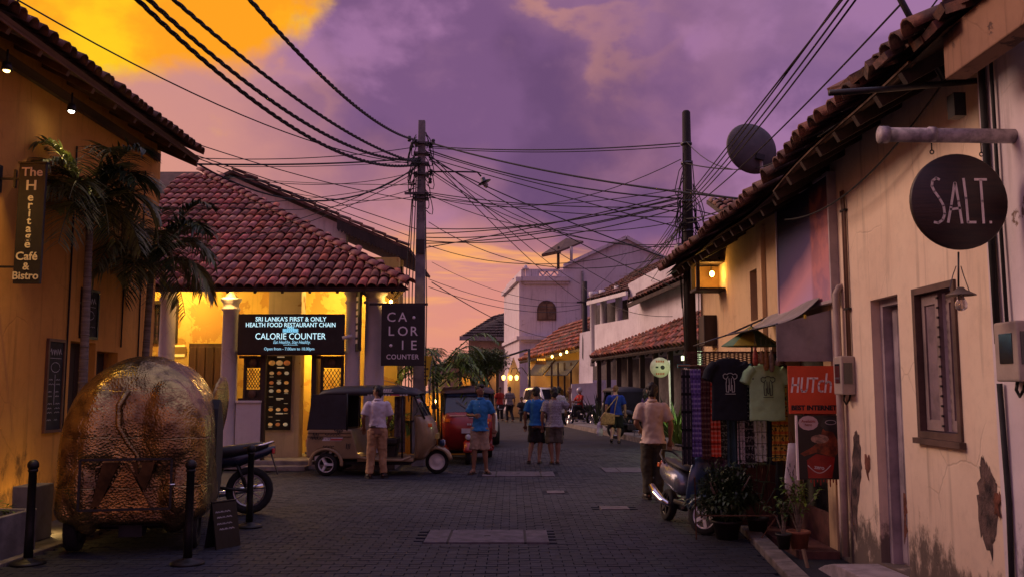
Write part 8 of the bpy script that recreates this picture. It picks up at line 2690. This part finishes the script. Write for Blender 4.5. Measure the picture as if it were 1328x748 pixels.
# twisted service cables from over the camera to the concrete pole
cable('thick twisted cable from the top left, lowest of the bundle', at(150, -28, 8.5), at(543, 213, 19.25), .62, .017, True, 'twisted cables to the concrete pole')
cable('thick twisted cable from the top left, second of the bundle', at(178, -14, 8.5), at(545, 207, 19.25), .50, .016, True, 'twisted cables to the concrete pole')
cable('thick twisted cable from the top left, third of the bundle', at(203, -20, 8.5), at(545, 212, 19.25), .30, .015, True, 'twisted cables to the concrete pole')
cable('thick twisted cable from the top centre left, highest of the bundle', at(300, -28, 8.0), at(541, 182, 19.25), .30, .015, True, 'twisted cables to the concrete pole')
cable('long thin black wire running from the ochre eave to the concrete pole', at(22, 0, 9.4), at(545, 213, 19.25), .38, .010)
L1 = [((246, 184, 14.2), (548, 262, 19.25), .10, 'thin wire from the end of the ochre eave passing low behind the pole'),
      ((249, 200, 14.2), (548, 300, 19.6), .0, 'thin wire slanting down from the ochre eave, upper of a pair'),
      ((249, 203, 14.2), (530, 306, 19.6), .0, 'thin wire slanting down from the ochre eave, lower of a pair'),
      ((249, 213, 14.2), (545, 205, 19.25), .06, 'thick black wire running level from the ochre eave to the concrete pole'),
      ((255, 212, 14.4), (546, 212, 19.25), .72, 'slack black wire hanging over the tiled roof'),
      ((305, 306, 19.6), (545, 216, 19.25), .18, 'wire rising from the tiled roof to the pole, upper'),
      ((300, 314, 19.4), (545, 220, 19.25), .22, 'wire rising from the tiled roof to the pole, lower'),
      ((250, 205, 16), (545, 190, 19.25), .12, 'faint wire high over the tiled roof'),
      ((250, 225, 30), (545, 240, 19.3), .1, 'faint wire between the gabled house and the pole')]
for i, (p, q, s_, lb) in enumerate(L1): cable(lb, at(*p), at(*q), s_, .016 if 'thick' in lb or 'black wire' in lb else .009)
# between the poles
L2 = [((556, 190, 19.3), (882, 186, 15.5), .10, .012, 'nearly level wire between the two big poles, topmost'),
      ((556, 192, 19.3), (882, 190, 15.5), .10, .009, 'nearly level wire between the two big poles, second'),
      ((556, 185, 19.3), (960, 258, 14.0), .14, .018, 'thick wire from the concrete pole past the wooden pole to the dark eave'),
      ((556, 195, 19.3), (884, 258, 15.5), .18, .014, 'thick wire from the concrete pole to the wooden pole, middle'),
      ((556, 198, 19.3), (884, 276, 15.5), .10, .010, 'wire from the concrete pole to the wooden pole, lower'),
      ((556, 205, 19.3), (884, 296, 15.5), .02, .010, 'wire from the concrete pole sloping to the wooden pole, lowest'),
      ((556, 250, 19.3), (884, 268, 15.5), .12, .010, 'wire leaving the cross arm for the wooden pole, upper'),
      ((556, 252, 19.3), (884, 282, 15.5), .12, .009, 'wire leaving the cross arm for the wooden pole, lower')]
for p, q, s_, r_, lb in L2: cable(lb, at(*p), at(*q), s_, r_)
# rising bundle from the low left to the wooden pole
for i, (p, q, s_) in enumerate((((548, 296, 19.6), (882, 256, 15.5), .20), ((548, 303, 19.6), (882, 258, 15.5), .14), ((548, 308, 19.6), (882, 262, 15.5), .2), ((548, 316, 19.6), (882, 264, 15.5), .16), ((548, 322, 19.6), (882, 252, 15.5), .05), ((548, 312, 19.6), (882, 270, 15.5), .25))):
    cable('thin wire in the bundle rising from the concrete pole to the wooden pole', at(*p), at(*q), s_, .011, group='bundle of thin wires between the two big poles')
# fan from the concrete pole down the street
for i, (p, q, s_) in enumerate((((557, 200, 19.3), (752, 368, 43.3), .25), ((557, 205, 19.3), (756, 392, 43.3), .25), ((557, 220, 19.3), (812, 378, 37.0), .1), ((557, 203, 19.3), (872, 372, 24.0), .15), ((557, 207, 19.3), (880, 340, 17.0), .1))):
    cable(['wire from the concrete pole to the top of the slim far pole', 'wire from the concrete pole to the cross arm of the slim far pole', 'wire from the concrete pole to the balcony eave', 'wire from the concrete pole to the lean-to house', 'wire from the concrete pole to the junction box of the wooden pole'][i], at(*p), at(*q), s_, .012)
for i, (p, q, s_) in enumerate((((560, 340, 40), (752, 392, 43.3), .5), ((556, 362, 30), (752, 395, 43.3), .4), ((560, 366, 24), (716, 438, 50), .3), ((556, 372, 26), (752, 400, 43.3), .4), ((754, 392, 43.3), (812, 330, 54), .1), ((754, 370, 43.3), (872, 410, 28), .4))):
    cable(['faint low wire left of the slim pole, highest', 'faint low wire left of the slim pole, second', 'black wire slanting down to the white tower wall', 'faint low wire left of the slim pole, lowest', 'faint wire from the slim pole up to the white gable', 'slack wire from the slim pole to the verandah house'][i], at(*p), at(*q), s_, .014 if i == 2 else .011)
# from the wooden pole
L3 = [((890, 262, 15.4), (1104, -20, 5.8), .05), ((890, 266, 15.4), (1112, -16, 5.8), .08), ((890, 270, 15.4), (1120, -14, 5.8), .10), ((890, 258, 15.4), (1100, -10, 5.8), .0)]
for i, (p, q, s_) in enumerate(L3): cable('thin wire climbing from the wooden pole to the top right, in a group of four', at(*p), at(*q), s_, .008, group='wires climbing past the satellite dish')
cable('single wire climbing past the dish to the slanting roof pole', at(890, 275, 15.4), at(1168, 6, 6.0), .1, .008)
cable('wire from the wooden pole curving to the top right corner', at(890, 184, 15.5), at(1230, -20, 6.5), .9, .007)
for i, (p, q, s_) in enumerate((((889, 212, 15.5), (950, 220, 14.0), .02), ((889, 246, 15.5), (968, 258, 14.0), .02), ((889, 268, 15.5), (945, 282, 15.0), .02), ((889, 290, 15.5), (1010, 236, 12.5), .1), ((889, 284, 15.5), (1060, 180, 9.0), .2))):
    cable(['upper short wire from the wooden pole toward the dish', 'thick short wire from the wooden pole to the dark eave', 'short wire from the wooden pole to the small tiled gable', 'wire from the wooden pole up to the dish foot', 'wire from the wooden pole along the dark eave'][i], at(*p), at(*q), s_, .010)
for i in range(9):
    q = at(random.uniform(800, 868), random.uniform(345, 372), random.uniform(36, 44))
    cable('thin wire fanning from the wooden pole down to the roofs behind', at(884, random.uniform(245, 300), 15.5), q, random.uniform(.05, .35), .009, group='wires fanning down behind the wooden pole')
cable('cord sagging along the underside of the right eave', at(1018, 285, 9.6), at(1228, 100, 6.2), .25, .008)
cable('thin pale cord along the right eave edge', at(1060, 178, 7.6), at(1125, 128, 6.7), .02, .006)
for i in range(7):
    cable('slack thin wire among the tangle between the two big poles', at(556, random.uniform(180, 330), 19.3), at(883, random.uniform(190, 330), 15.5), random.uniform(.1, .6), .008, group='tangle of slack wires between the two big poles')
for i in range(5):
    cable('thin wire crossing low over the tiled cafe roof', at(random.uniform(250, 300), random.uniform(206, 300), 16), at(546, random.uniform(190, 260), 19.25), random.uniform(.0, .3), .007, group='thin wires over the cafe roof')
